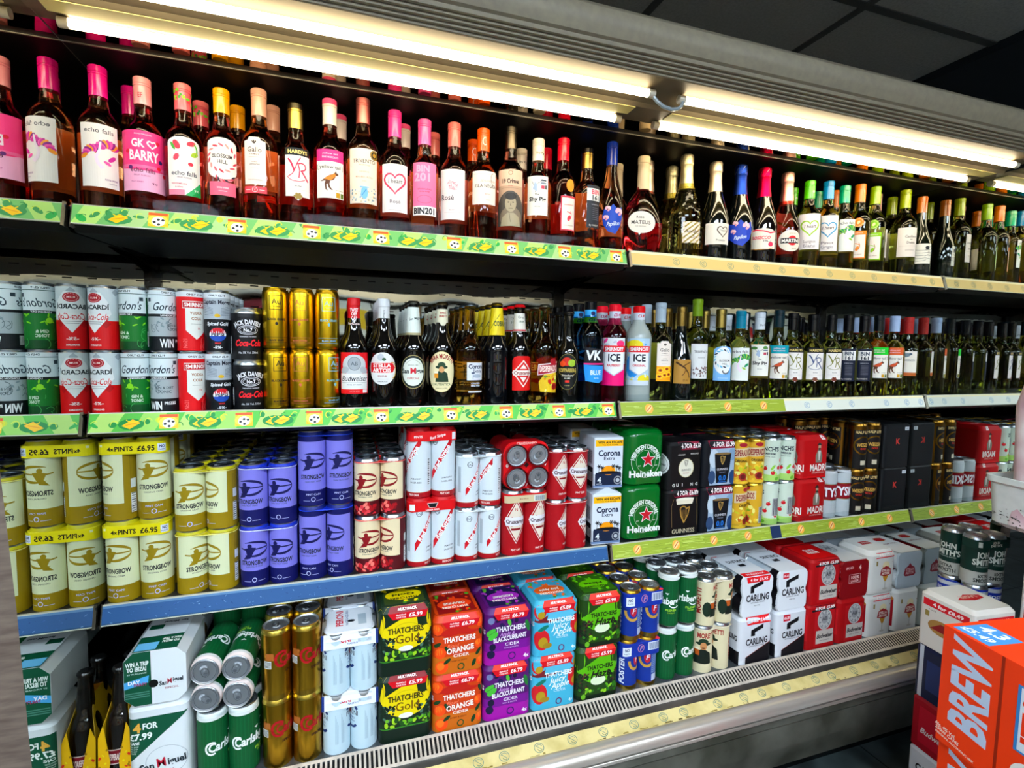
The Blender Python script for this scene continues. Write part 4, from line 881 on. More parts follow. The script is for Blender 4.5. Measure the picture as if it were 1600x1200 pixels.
def bottle(kind, H, R, gl, cap, labels, name='wine_bottle', neck=None, back=True, diamonds=False, wax=None):
    t = root(name)
    P, rn = outline(kind, H, R); sy = .6 if kind == 'flask' else 1.0
    g = G(); trans = gl.startswith('@')
    g.lathe(P, gl, 36 if trans else 26, sy=sy)
    if diamonds:
        rr = lambda z: next((a[0] + (b[0] - a[0]) * (z - a[1]) / (b[1] - a[1]) for a, b in zip(P, P[1:]) if a[1] <= z <= b[1]), R)
        g = G(); N = 15; step = 14; rows = int((H - 88 - 8) / step); rg = []
        for j in range(rows * 2 + 1):
            z = 8 + j * step / 2; r0 = rr(z)
            rg.append([((r0 + (1.6 if (i + j) % 2 == 0 else -1.6)) * .001 * math.sin(math.pi * i / N), -(r0 + (1.6 if (i + j) % 2 == 0 else -1.6)) * .001 * math.cos(math.pi * i / N), z * .001) for i in range(2 * N)])
        g.rings(rg, gl); 
        g.lathe([(rr(8), 0), (rr(8), 8)], gl, 26); g.lathe([(rr(H - 96), H - 98), (17, H - 66), (15, H - 8)], gl, 26)
        g.build('glass_body', t, 8)
    else: g.build('glass_body', t, 30)
    ck, cc = cap[0], cap[1]
    g = G()
    if ck == 'screw':
        L = cap[2] if len(cap) > 2 else 60; r = rn + 1.3; top = cap[3] if len(cap) > 3 else cc
        g.lathe([(r, H - L), (r, H - 19), (r - .7, H - 18.2), (r - .7, H - 17.4), (r + .5, H - 17), (r + .5, H - 14), (r - .4, H - 13.4), (r + .5, H - 12.6, top), (r + .5, H - 2), (r - 1, H)], cc, 26)
        if len(cap) > 4: g.art(cap[4], cyl(r * .001), .0002)
        g.build('screw_cap', t)
    if ck == 'champ':
        g.lathe([(R - 21.5, H - 101), (20.6, H - 86), (18, H - 62), (16.8, H - 34), (17.4, H - 33), (18.4, H - 28), (18.4, H - 8), (17, H - 3), (12, H)], cc, 26)
        rnd = random.Random(H)
        for i in range(7): a = i * .9; g.tube([((18.6) * .001 * math.sin(a + q * .25), -(18.6) * .001 * math.cos(a + q * .25), (H - 30 + q * 7) * .001) for q in range(4)], .0005, 'd8d4c8m', 4)
        g.build('foil_cap', t)
    if ck == 'crown':
        g.lathe([(15.6, H - 8), (16.4, H - 7), (15.2, H - 3), (12, H)], cc, 22); g.build('crown_cap', t)
    if ck == 'short':
        L = cap[2]; g.lathe([(rn + 1.5, H - L), (rn + 1.5, H - 2), (rn, H)], cc, 24)
        for i in range(20): a = i * math.pi / 10; g.tube([((rn + 1.6) * .001 * math.sin(a), (rn + 1.6) * .001 * math.cos(a), (H - L + 1) * .001), ((rn + 1.6) * .001 * math.sin(a), (rn + 1.6) * .001 * math.cos(a), (H - 3) * .001)], .0005, cc, 4)
        g.build('screw_cap', t)
    if ck == 'foilneck':
        L = cap[2]; g.lathe([(rn + 3, H - L), (rn + 1.4, H - 36), (rn + 1.4, H - 20), (rn + 2.6, H - 19), (rn + 2.6, H - 3), (rn + 1, H)], cc, 26)
        if len(cap) > 3: g.art(cap[3], cyl(.001 * (rn + 3.2), r2=.001 * (rn + 1.6), z0=.001 * (H - L), z1=.001 * (H - 20)), .0002)
        g.build('foil_cap', t)
    if neck:     # paper collar (z0, z1, r0, r1, art)
        z0, z1, r0, r1, A = neck; g = G(); g.lathe([(r0 + .25, z0), (r1 + .25, z1)], A.ops[0][1], 26, cap0=False, cap1=False); g.art(A, cyl(r0 * .001, r2=r1 * .001, z0=z0 * .001, z1=z1 * .001), .00045); g.build('neck_label', t)
    for A, a in labels:
        g = G(); g.art(A, cyl((R + (3.2 if sy < 1 else 0)) * .001, a0=R_(a), sy=sy), .0003); g.build('label', t)
    if back and labels and trans:
        A0, a = labels[0]; xs = [p for polys, c in A0.ops[:1] for q in polys for p in q]; z0, z1 = min(p[1] for p in xs), max(p[1] for p in xs)
        g = G(); A = Art().rect(-26, z0 + 4, 26, z1 - 8, 'e6ddd0'); g.art(A, cyl(R * .001, a0=R_(a) + math.pi, sy=sy), .0003); g.build('back_label', t)
    KIDS[t.name] = list(t.children)
    return t
def put(t, x, y, z, label, cat='bottle', group=None):
    t.location = (x, y, z + .0004); return tag(t, label, cat, group)
Y1 = .052
pinkA = lambda z, c='b8485c', t='EF': Art().text(t, 0, z, 7, c, 9)
TOP = 'rosé and sparkling bottles along the top shelf front'.replace('é', 'e')
S = {}; RAD = {}
def B(key, x, lbl, y=None, z=S1Z, **k):
    if y is None: y = (.0222 if z == S1Z else .0518) + k['R'] * .001 * (.62 if k['kind'] == 'flask' else 1)
    t = bottle(**k); RAD[key] = k['R']; put(t, x, y, z, lbl, 'bottle', None); S[key] = (t, x); return t
B('echo', .041, 'rose wine bottle with magenta cap and white label of purple and yellow swirls', kind='wine', H=287, R=36.5, gl='@orange', cap=('screw', 'e4208cg'), labels=[(a_echo(), 17)])
B('gkb', .118, 'dark pink wine bottle with pale pink cap and full hot pink label lettered in white', kind='wine', H=277, R=36, gl='@rosed', cap=('screw', 'eea4a4g', 55, 'eea4a4g', Art().text('EF', 0, 240, 9, 'b8304c', 9)), labels=[(a_gkbarry(), 14)])
B('melon', .191, 'wine bottle with watermelon printed cap and arched label fading to green', kind='wine', H=277, R=36, gl='@rosed', cap=('screw', 'e8747cg', 55, 'f08a8ag', scatter(Art(), 26, -45, 45, 238, 262, ['7cc03c', 'a8d84c', 'e4485c', '4c9c3c'], 3, 6, random.Random(1))), labels=[(a_melon(), 12)])
B('bloss', .264, 'rose wine bottle with yellow cap and cream oval label ringed by red leaves', kind='wine', H=279, R=36, gl='@rose', cap=('screw', 'f2b41cg', 52), labels=[(a_blossom(), 9)])
B('gallo', .338, 'rose wine bottle with beige cap and narrow cream label over a small red strip', kind='wine', H=291, R=37, gl='@orange', cap=('screw', 'e6b49cg', 58), labels=[(a_gallo(), -10)])
B('vr', .413, 'rose wine bottle with dark ringed cap and white label with big magenta initials', kind='wine', H=272, R=36, gl='@rosed', cap=('screw', 'b0a060m', 56, '4a4638m'), labels=[(a_vr(), 9)])
B('ytail', .486, 'rose wine bottle with white cap and leaping orange kangaroo under a pink band', kind='wine', H=293, R=36.5, gl='@rosed', cap=('screw', 'efe2d8g', 58, 'f06c94g'), labels=[(a_ytail(), 1)])
B('triv', .560, 'tall rose wine bottle with rosy copper cap, cream label and round gold and black seal', kind='wine', H=307, R=36.5, gl='@orange', cap=('screw', 'd88c84b', 58), labels=[(a_trivento(), -2)])
B('ihrose', .633, 'rose wine bottle with hot pink cap and white label with a brushed pink heart', kind='wine', H=290, R=36, gl='@rose', cap=('screw', 'f0509cg', 62), labels=[(a_iheart(), -5)])
B('bin201', .704, 'slim rose wine bottle with bright pink cap and all pink label above black numerals', kind='wine', H=279, R=34, gl='@orange', cap=('screw', 'f06ca8g', 60), labels=[(a_bin201(), -8)])
B('blush', .778, 'rose wine bottle with dusky pink cap and tall white label with faint pink dots', kind='wine', H=283, R=36.5, gl='@rose', cap=('screw', 'e0847cg', 58), labels=[(a_blush(), -19)])
B('isla', .853, 'amber rose wine bottle with bright orange cap and plain cream label', kind='wine', H=280, R=36.5, gl='@orange', cap=('screw', 'f06c1cg', 56, 'f06c1cg', Art().arc(0, 247, 5, 9, 60, 300, 2, 'fbe0c8')), labels=[(a_isla(), -8)])
B('crimes', .926, 'wine bottle with grey cap and label showing a grey head and shoulders portrait', kind='wine', H=295, R=36, gl='@rose', cap=('screw', '6c6458m', 56), labels=[(a_portrait(), -17)])
B('shy', 1.002, 'amber rose wine bottle with cream cap and white label with a childish line drawing', kind='wine', H=275, R=35.5, gl='@orange', cap=('screw', 'efe4d4g', 56, 'efe4d4g', Art().text('Shy Pig', 0, 238, 6, '3c3c3c', 24)), labels=[(a_shy(), -21)])
B('bare', 1.073, 'deep red rose bottle with crimson cap and narrow red bordered label turned right', kind='wine', H=286, R=35, gl='@rosed', cap=('screw', 'dc1c3cg', 58), labels=[(a_barefoot('d84c5c'), 8), (oval(-2, 158, 12, 16, 'f0a030'), 16)])
B('bin161', 1.144, 'orange rose bottle with black and gold cap and dark grey label turned to the right', kind='wine', H=270, R=35.5, gl='@orange', cap=('screw', '9c8450m', 54, '2c2a28m'), labels=[(a_bin161(), 12)])
B('peach', 1.2195, 'slender clear rose bottle with royal blue cap and blue butterfly design', kind='slope', H=297, R=37, gl='@orange', cap=('screw', '2444a4g', 62), labels=[(a_peach(), -18)], back=False)
t = B('flask', 1.322, 'squat flattened flask of red rose with cream neck foil and oval white label', kind='flask', H=273, R=62, gl='@red', cap=('foilneck', 'e4cfae', 92), labels=[(oval(0, 84, 44, 30, 'efe8dc').text('Rose', -4, 98, 7, '4c4440', 24).text('MATEUS', -2, 84, 10, '5c544c', 60).text('THE ORIGINAL', -2, 73, 3, '8c8478', 34).add([[(-10, 62), (4, 60), (-6, 48)]], 'efe8dc'), -22)], back=False)
B('quiltr', 1.392, 'tall pink quilted glass sparkling bottle with creased champagne coloured foil', y=.150, kind='champ', H=300, R=41, gl='@rose', cap=('champ', 'e6d0bcb'), labels=[(a_freix(56, 'eccabc'), -6)], diamonds=True, back=False)
B('quilt', 1.470, 'quilted clear glass sparkling bottle with long pale gold foil', y=.0665, kind='champ', H=300, R=44, gl='@straw', cap=('champ', 'e6dcb8b'), labels=[(a_freix(), -4)], diamonds=True, back=False)
B('pros', 1.572, 'black sparkling wine bottle with cream foil and cream label with a brown heart', y=.0655, kind='champ', H=292, R=43, gl='0c0e0ad', cap=('champ', 'ecdcc4b'), labels=[(a_iheartprosecco(), -18)])
B('bluef', 1.664, 'black sparkling bottle with blue foil and blue wavy label with pale butterflies', y=.0655, kind='champ', H=294, R=42, gl='0c0e0ed', cap=('champ', '3450a0b'), labels=[(a_peach('2a4cb4', 46, 38), -35)])
B('pinkf', 1.755, 'black sparkling bottle with shiny hot pink foil and red lettered cream label', y=.0655, kind='champ', H=297, R=42, gl='100c0cd', cap=('champ', 'ee1c54b'), labels=[(a_prosecco(), -43)])
B('martini', 1.846, 'coral pink sparkling bottle with pale pink foil and round label with a red disc', y=.0655, kind='champ', H=293, R=41.5, gl='@rosed', cap=('champ', 'efc4b4b'), labels=[(a_martini(), -28)], back=False)
B('ihsb', 1.932, 'white wine bottle with lime green cap and white label with a lime heart', kind='wine', H=275, R=38, gl='@green', cap=('screw', '6cd41cg', 56, '6cd41cg', Art().ell(0, 240, 4, 4, 'e8f8d0')), labels=[(a_iheart('a8cc3c', ('Sauvignon', 'Blanc'), 68, 56, 166), -38)])
B('ihpg', 2.010, 'white wine bottle with sky blue cap and white label with a blue heart', kind='wine', H=282, R=37, gl='@straw', cap=('screw', '1c9cd0g', 56), labels=[(a_iheart('5ca4c8', ('Pinot', 'Grigio'), 64, 56, 168), -42)])
B('echog', 2.078, 'white wine bottle with jade green cap and label with a green leafy wing', kind='wine', H=275, R=35, gl='@straw', cap=('screw', '10b484g', 56), labels=[(a_echo('green'), -30)])
B('bfo', 2.146, 'white wine bottle with orange cap, orange dot and orange topped narrow label', kind='wine', H=287, R=35, gl='@green', cap=('screw', 'f0900cg', 58), labels=[(a_barefoot('f0940c', 'f4961c', 50, 1), -51)])
B('bfl', 2.216, 'white wine bottle with yellow green cap, lime dot and lime topped narrow label', kind='wine', H=287, R=35.5, gl='@green', cap=('screw', 'a4c814g', 58), labels=[(a_barefoot('9ccc1c', '9cd02c', 50, 1), -52)])
B('pale', 2.285, 'white wine bottle with beige pink cap standing back between two front bottles', y=.105, kind='wine', H=283, R=36, gl='@green', cap=('screw', 'd8b09cg', 58), labels=[(a_plain(64, 62, 158), -18)])
B('cas', 2.362, 'white wine bottle with olive yellow cap and large plain white label at the right end', kind='wine', H=293, R=38, gl='@green', cap=('screw', 'b4c410g', 62), labels=[(a_casillero(), -30)])
B('org', 2.441, 'dark slender wine bottle with copper orange cap against the right mirror', kind='slope', H=278, R=35, gl='141c12d', cap=('screw', 'd88430g', 56), labels=[(a_waves(), -42)])
# second row on the top shelf: copies stand behind the bottles of their kind
for key, x, y, lbl in (('echo', .071, .137, 'magenta capped wine bottle standing half hidden behind the left end bottle'),
                      ('melon', .207, .137, 'watermelon capped wine bottle showing only its cap behind the arched green label'),
                      ('bloss', .282, .137, 'yellow capped bottle behind and right of the cream oval label bottle'),
                      ('gallo', .357, .137, 'beige capped bottle in shade behind the narrow cream label bottle'),
                      ('ytail', .508, .137, 'white capped bottle in shade behind the kangaroo bottle'),
                      ('blush', .740, .137, 'dusky capped bottle in the second row behind the white label with pink dots'),
                      ('isla', .846, .137, 'orange capped bottle in shade just behind the orange capped bottle'),
                      ('shy', .982, .137, 'cream capped bottle in the second row beside the portrait bottle'),
                      ('bare', 1.056, .137, 'crimson capped bottle in shade behind the childish drawing bottle'),
                      ('peach', 1.180, .137, 'royal blue capped bottle in shade behind the dark grey label bottle'),
                      ('quilt', 1.488, .165, 'quilted sparkling bottle in shade behind the quilted clear one'),
                      ('ihsb', 1.944, .137, 'lime capped bottle behind the lime heart label bottle'),
                      ('echog', 2.052, .137, 'jade green cap peeking between the blue heart and green wing bottles'),
                      ('bfo', 2.132, .137, 'orange cap peeking just behind the green winged label bottle'),
                      ('cas', 2.405, .137, 'olive capped bottle in shade behind the plain white label bottle')):
    dup(S[key][0], (x, y, S1Z + .0004), label=lbl)
t = dup(S['flask'][0], (1.284, .142, S1Z + .0004), label='flattened flask with cream foil in shade behind the front flask')
ink_row = dup(S['ytail'][0], (.664, .137, S1Z + .0004), label='white capped bottle glimpsed between the brushed heart and all pink label bottles')

# ------------------------------------------------------------------ tins
def tin_profile(r, h, neck=None):
    n = neck or (r - 3.5)
    return [(r - 5, 0), (r - 3, .4), (r - .6, 4), (r, 8), (r, h - 13), (r - .8, h - 9), (n, h - 3.5), (n + .9, h - 2.6), (n + .9, h - .6), (n + .2, h)]
def add_tin(parent, cx, cy, r, h, body, art, a0=0, rim='c4c8ccm', lidc='bcc0c4b', name='tin', xf=None, tab=True, shoulder=None):
    g = G(); 
    if xf: g.xf = xf
    P = tin_profile(r, h); P[0] = P[0] + (rim,); P[2] = P[2] + (body,); P[4] = P[4] + (shoulder or rim,)
    if shoulder: P[6] = P[6] + (rim,)
    g.lathe(P, rim, 28, cx, cy, cap1=False)
    if art: g.art(art, cyl(r * .001, cx, cy, R_(a0)), .0002, .00006)
    o = g.build(name, parent)
    g = G()
    if xf: g.xf = xf
    n = r - 3.5
    g.lathe([(n + .3, h - .3), (n - .6, h - 1), (n - 1.6, h - 3.6), (n - 2.6, h - 4), (n - 3.4, h - 3.2), (.2, h - 3)], lidc, 24, cx, cy, cap0=False)
    if tab:
        q = Art().ring(0, 0, n - 5, n - 5, 1.2, '6c7074', 20).ell(0, -9, 9, 7, '7c8084', 14).ell(0, -9, 7.6, 5.6, 'b4b8bc', 14).ell(0, 2, 8.4, 12, '505458', 14).ell(0, 2, 7.2, 10.8, 'd4d8dcm', 14).ell(0, 7, 4.6, 4, '606468', 10).ell(0, -3, 2.6, 2.6, '8c9094', 8)
        g.art(q, plane((cx, cy, (h - 2.6) * .001), (1, 0, 0), (0, 1, 0), (0, 0, 1)), .0002, .0004)
    g.build('lid', o)
    return o
def lone_tin(r, h, body, art, a0, **k):
    t = root('drink_can'); o = add_tin(t, 0, 0, r, h, body, art, a0, name='can_body', **k)
    KIDS[t.name] = list(t.children); KIDS[o.name] = list(o.children)
    # lid directly under the can
    return t
Y2 = .0785; ST = .1352
tins = [('bac', .027, 't_bac', 'cfd8da', t_bacardi(), (-18, -16), 'silver and red rum and cola can with a white diamond'),
        ('gg', .0815, 't_gg', 'dfe9ea', t_gordons(True), (-27, 18), 'white and green gin and tonic can with botanical pattern'),
        ('ggr', .1345, 't_ggr', 'dfe9ea', t_gordons(False), (44, -12), 'white and grey diet gin can with black base band'),
        ('smi', .188, 't_smi', 'd01420', t_smirnoff(), (36, 36), 'bright red vodka and cola can with a cream crest panel'),
        ('cap', .241, 't_cap', 'b4bcc2', t_captain(), (11, 22), 'silver over black spiced drink can with a red white and blue ball'),
        ('au1', .3605, 't_au', 'd8b83cm', t_au(), (12, 28), 'shiny gold can with black lettering'),
        ('au2', .4175, 't_au2', 'd8b83cm', t_au('c87850', 'c88450'), (-6, -4), 'shiny gold can with copper pink lettering'),
        ('au3', .4745, 't_au3', 'd8b83cm', t_au('90bcc0', '90bcc0'), (10, 40), 'shiny gold can with pale blue lettering')]
for key, x, n, body, A, (aT, aB), d in tins:
    h = 135 if key[:2] != 'au' else 141; r = 26.3 if key[:2] != 'au' else 27.6; gold = key[:2] == 'au'
    kw = dict(rim='d8b83cm', lidc='c8a83cm', shoulder='e0c048m') if gold else {}
    tb = lone_tin(r, h - .6, body, A, aB, **kw); tt = lone_tin(r, h - .6, body, A, aT, **kw)
    hh = h * .001
    tag(tb, 'lower ' + d, 'drink can'); tb.location = (x, Y2, S2Z + .0004)
    tag(tt, 'upper ' + d, 'drink can'); tt.location = (x + .0005, Y2, S2Z + .0008 + hh)
    gname = 'rear rows of ' + {'bac': 'rum and cola', 'gg': 'green gin', 'ggr': 'grey gin', 'smi': 'red vodka', 'cap': 'spiced', 'au1': 'black lettered gold', 'au2': 'copper lettered gold', 'au3': 'blue lettered gold'}[key] + ' cans'
    for k in range(1, 4):
        for lv, src in ((0, tb), (1, tt)):
            dup(src, (x, Y2 + k * .0565, S2Z + .0004 + lv * (hh + .0004)), label=d.split(' with')[0] + ' in the shaded rows behind' + {'au1': ' the black lettered stack', 'au2': ' the copper lettered stack', 'au3': ' the blue lettered stack'}.get(key, ''), group=gname)
jb = lone_tin(32.4, 116.4, '101012', t_jack(), 17, shoulder='b8bcbcm'); jt = lone_tin(32.4, 116.4, '101012', t_jack(), 13, shoulder='b8bcbcm')
tag(jb, 'lower squat black cola and whiskey can beside the gold cans', 'drink can'); jb.location = (.302, Y2 + .004, S2Z + .0004)
tag(jt, 'upper squat black cola and whiskey can standing on its twin beside the gold cans', 'drink can'); jt.location = (.300, Y2 + .004, S2Z + .1174)
for k in range(1, 4):
    for lv in (0, 1): dup(jb, (.301, Y2 + .004 + k * .0662, S2Z + .0004 + lv * .117), label='squat black cola and whiskey can in the shaded rows behind the front pair', group='rear rows of black cola cans')

# ------------------------------------------------------------------ second shelf bottles
def B2(key, x, lbl, y=None, **k): return B(key, x, lbl, y=y, z=S2Z, **k)
collar = lambda z0, z1, w, c: Art().rect(-w, z0, w, z1, c)
bk = '0a0706d'
B2('bud', .537, 'brown beer bottle with red twist off neck foil and red and white label', kind='beer', H=267, R=34, gl=bk, cap=('foilneck', 'cc1c28', 76, Art().text('TWIST', 0, 238, 8, 'f0dcdc', 20, True).text('OFF', 0, 228, 8, 'f0dcdc', 13, True).text('CAP', 0, 218, 8, 'f0dcdc', 14, True).text('Budweiser', 0, 204, 8, 'f0dcdc', 34, shear=.3)), labels=[(a_bud(), -1)], name='beer_bottle')
B2('stella', .608, 'dark beer bottle with white paper neck and shield label crossed by a red band', kind='beer', H=268, R=34, gl=bk, cap=('foilneck', 'e4e6e6', 84, Art().text('STELLA', 0, 230, 4, '5c5c64', rot=-1.57).ell(0, 214, 3, 4, '3c3c44')), labels=[(a_stella(), -10)], name='beer_bottle')
B2('sanmig', .681, 'dark beer bottle with white neck paper and round cream label ringed in gold', kind='beer', H=266, R=33, gl=bk, cap=('crown', '8c8c84m'), neck=(182, 250, 19, 14.2, collar(182, 250, 60, 'e4eae4').rect(-60, 180, 60, 186, 'b8b090').text('San Miguel', 4, 222, 6, '2c4c4c', 34, rot=.15)), labels=[(a_sanmig(), -7)], name='beer_bottle')
B2('moretti', .755, 'dark beer bottle with pointed cream neck paper and oval cream label with arched red lettering', kind='beer', H=266, R=34, gl=bk, cap=('crown', '8c7c5cm'), neck=(214, 248, 15.2, 14.2, collar(214, 248, 60, 'e6e2cc').poly([(-10, 214), (10, 214), (0, 200)], 'e6e2cc').text('BIRRA', 0, 238, 4.5, 'a83c2c', 16, True).text('MORETTI', 0, 230, 5, 'a83c2c', 20, True)), labels=[(a_moretti(), -11)], name='beer_bottle')
B2('corona', .829, 'clear long necked beer bottle of golden lager with printed white lettering', kind='beer', H=266, R=34, gl='@beer', cap=('crown', 'b0c0ccm'), labels=[(a_corona(), 16)], back=False, name='beer_bottle')
B2('cobra', .902, 'embossed dark beer bottle with bright yellow foil collar and gold cap', kind='beer', H=270, R=32.5, gl='0a0b10d', cap=('crown', 'c8a83cm'), neck=(184, 256, 23, 15.5, collar(184, 256, 75, 'dcc41c').poly([(-30, 184), (-8, 184), (10, 256), (-6, 256)], 'f0dc3c').line([(-24, 200), (4, 240)], 2, '8c8c1c').text('COBRA', 4, 215, 12, '2c4c34', 34, True)), labels=[], name='beer_bottle')
B2('cruz', .966, 'dark beer bottle with red capped white neck paper and red label with a white diamond', kind='beer', H=268, R=31.5, gl=bk, cap=('crown', 'c81c24g'), neck=(196, 244, 17.5, 14, collar(196, 244, 60, 'e9e6dc').rect(-60, 197, 60, 201, 'c0243c').text('Cruz', 0, 234, 6, '4c3c3c', 18).text('1904', 0, 222, 6, '4c6c50', 16)), labels=[(a_cruz(), 6)], name='beer_bottle')
B2('desp', 1.041, 'golden clear beer bottle with red and green lime label', kind='beer', H=272, R=36, gl='@beer', cap=('crown', 'b8b49cm'), labels=[(a_desp(), 3)], back=False, name='beer_bottle')
B2('kopp', 1.112, 'black cider bottle with dark oval label of strawberry and lime', kind='beer', H=256, R=31, gl='0b0b09d', cap=('crown', '1c1c1cg'), labels=[(a_kopp(), -25)], name='cider_bottle')
B2('vk', 1.183, 'large deep blue alcopop bottle with black, pink and blue printed panel', kind='spirit', H=285, R=39, gl='@blue', cap=('short', '0c0e14g', 22), neck=(226, 262, 17.6, 16, collar(226, 262, 60, '4cb4e8').rect(-60, 226, 60, 242, 'e8e42c').text('\u00a32.89', 0, 234, 8, '1c2c5c', 24, True).ell(0, 252, 7, 6, '1c2c5c', 10)), labels=[(a_vk(), 0)], back=False, name='alcopop_bottle')
B2('smber', 1.262, 'raspberry red alcopop bottle with red cap and magenta and white label', kind='spirit', H=281, R=39, gl='@berry', cap=('short', 'e0243cg', 20), neck=(222, 262, 17.8, 16, collar(222, 262, 60, 'd8dce4').text('\u00a33.49', 0, 250, 8, 'b82c6c', 24, True)), labels=[(a_smice('berry'), -34)], back=False, name='alcopop_bottle')
B2('smorg', 1.342, 'cloudy clear alcopop bottle with red cap and yellow and blue label', kind='spirit', H=279, R=39, gl='a8b0acg', cap=('short', 'd81c24g', 20), neck=(222, 262, 17.8, 16, collar(222, 262, 60, 'd8dce4').text('\u00a33.49', 0, 250, 8, 'b82c3c', 24, True)), labels=[(a_smice('orig'), -30)], back=False, name='alcopop_bottle')
B2('gal2', 1.416, 'white wine bottle with silver cap and cream label over yellow fruit slices', kind='wine', H=292, R=38, gl='@green', cap=('screw', 'b4c0c8g', 58), labels=[(a_gallo('white'), -10)])
B2('dk', 1.489, 'dark slender wine bottle with gold cap and brown label with a bare branch', kind='slope', H=283, R=36, gl='0a0f0ed', cap=('screw', '9c8450m', 58), labels=[(a_brown(), -22)])
B2('tri2', 1.555, 'tall white wine bottle with olive green cap and pale label with a grey square', y=.10, kind='wine', H=309, R=36, gl='@green', cap=('screw', '84a030g', 52), labels=[(lab(56, 66, 172, 'e6e6e4').text('TRIVENTO', 4, 148, 8, '3c3c3c', 46).text('RESERVE', 4, 130, 3, '8c8c8c', 22).merge(scatter(Art(), 40, -20, 24, 74, 102, ['8c7470', '6c5c5c', 'a89088'], 2, 4, random.Random(2))), -16)])
B2('bh2', 1.636, 'white wine bottle with gold cap and white oval over a pale blue label', kind='wine', H=281, R=37.5, gl='@green', cap=('screw', 'b09c60m', 56), labels=[(a_blossom(kind='blue'), -22)])
B2('ef2', 1.712, 'white wine bottle with teal cap and white label with a dark green leafy wing', kind='wine', H=279, R=37, gl='@green', cap=('screw', '14849cg', 56), labels=[(a_echo('green'), -38)])
B2('shy2', 1.788, 'white wine bottle with white cap and label drawing of pink and green trees', kind='wine', H=276, R=37, gl='@straw', cap=('screw', 'dce0e4g', 54, 'dce0e4g', Art().text('Shy Pig', 0, 236, 6, '3c3c3c', 24)), labels=[(a_shy(58, 'c8586c').ell(-18, 162, 9, 5, '5c8c50').ell(14, 164, 7, 5, '6c9c58'), -35)])
B2('yt2', 1.866, 'green glass slope shouldered bottle with dark cap and turquoise banded kangaroo label', kind='slope', H=287, R=37, gl='@green', cap=('screw', '143038g', 56), labels=[(a_ytail('10a4b0', 64, 'c85c2c'), -38)])
B2('vr2', 2.013, 'white wine bottle with black ringed cap and white label with blue initials', kind='wine', H=278, R=37, gl='@green', cap=('screw', '0e1012g', 56), labels=[(a_vr('4c5c84', '7c4c34', '14140f'), -27)])
B2('vr3', 2.094, 'white wine bottle with black cap and white label with olive initials', kind='wine', H=280, R=37, gl='@green', cap=('screw', '0e1012g', 56), labels=[(a_vr('8c8c3c', '7c3c24', '14140f'), -24)])
B2('bn1', 2.166, 'white wine bottle with black cap and navy label, left of its twin', y=.084, kind='wine', H=281, R=33, gl='@green', cap=('screw', '0e0f14g', 56), labels=[(a_bin161('1c2438', 50, '4c5464'), -46)])
B2('yt3', 2.316, 'white wine bottle with black cap and kangaroo label topped by a bright green band', kind='wine', H=285, R=37, gl='@straw', cap=('screw', '10181cg', 56), labels=[(a_ytail('14c83c', 66, 'd0602c'), -46)])
B2('yt4', 2.392, 'white wine bottle with pale blue cap and kangaroo label topped by an orange band', kind='wine', H=285, R=35.5, gl='@straw', cap=('screw', 'b4c4dcg', 56), labels=[(a_ytail('d8703c', 62, 'd0602c'), -48)])
B2('red2', 2.462, 'white wine bottle with brick red cap and bird label against the right mirror', kind='wine', H=283, R=35.5, gl='@green', cap=('screw', 'a83430g', 60), labels=[(a_souvret(), -50)])
dup(S['bn1'][0], (2.240, .084, S2Z + .0004), label='white wine bottle with black cap and navy label, right of its twin')
dup(S['vr3'][0], (1.937, .10, S2Z + .0004), label='white wine bottle with black cap between the turquoise band and blue initials bottles')
# rows behind
for key, xs in (('bud', (.522,)), ('stella', (.592, .628)), ('sanmig', (.662,)), ('moretti', (.738, .775)), ('corona', (.812,)), ('cobra', (.884,)), ('cruz', (.950,)), ('desp', (1.018,)), ('kopp', (1.085,)), ('vk', (1.165,)), ('smber', (1.248,)), ('smorg', (1.330,)), ('gal2', (1.40,)), ('dk', (1.475,)), ('bh2', (1.66,)), ('shy2', (1.80,)), ('yt2', (1.60, 1.88)), ('vr2', (1.97,)), ('vr3', (2.05,)), ('bn1', (2.13, 2.20)), ('yt4', (2.275, 2.36)), ('red2', (2.445,))):
    nm = {'bud': 'red necked', 'stella': 'white necked', 'sanmig': 'gold ringed label', 'moretti': 'pointed neck paper', 'corona': 'clear golden', 'cobra': 'yellow collared', 'cruz': 'red capped', 'desp': 'red and green label', 'kopp': 'black', 'vk': 'blue', 'smber': 'raspberry', 'smorg': 'cloudy', 'gal2': 'silver capped', 'dk': 'gold capped dark', 'bh2': 'gold capped', 'shy2': 'white capped', 'yt2': 'dark capped green', 'vr2': 'blue initialled', 'vr3': 'olive initialled', 'bn1': 'navy labelled', 'yt4': 'pale capped', 'red2': 'brick red capped'}[key]
    for x in xs:
        r = RAD[key] * .002 + .0005
        y0 = S[key][0].location.y
        for k in range(1, 4):
            y = y0 + r * k
            if y > .40: continue
            dup(S[key][0], (S[key][1] + (x - S[key][1]) * (0 if len(xs) == 1 else 0) , y, S2Z + .0004), label=nm + ' bottle in the shaded rows behind its front bottle', group='rear rows of ' + nm + ' bottles')
        break
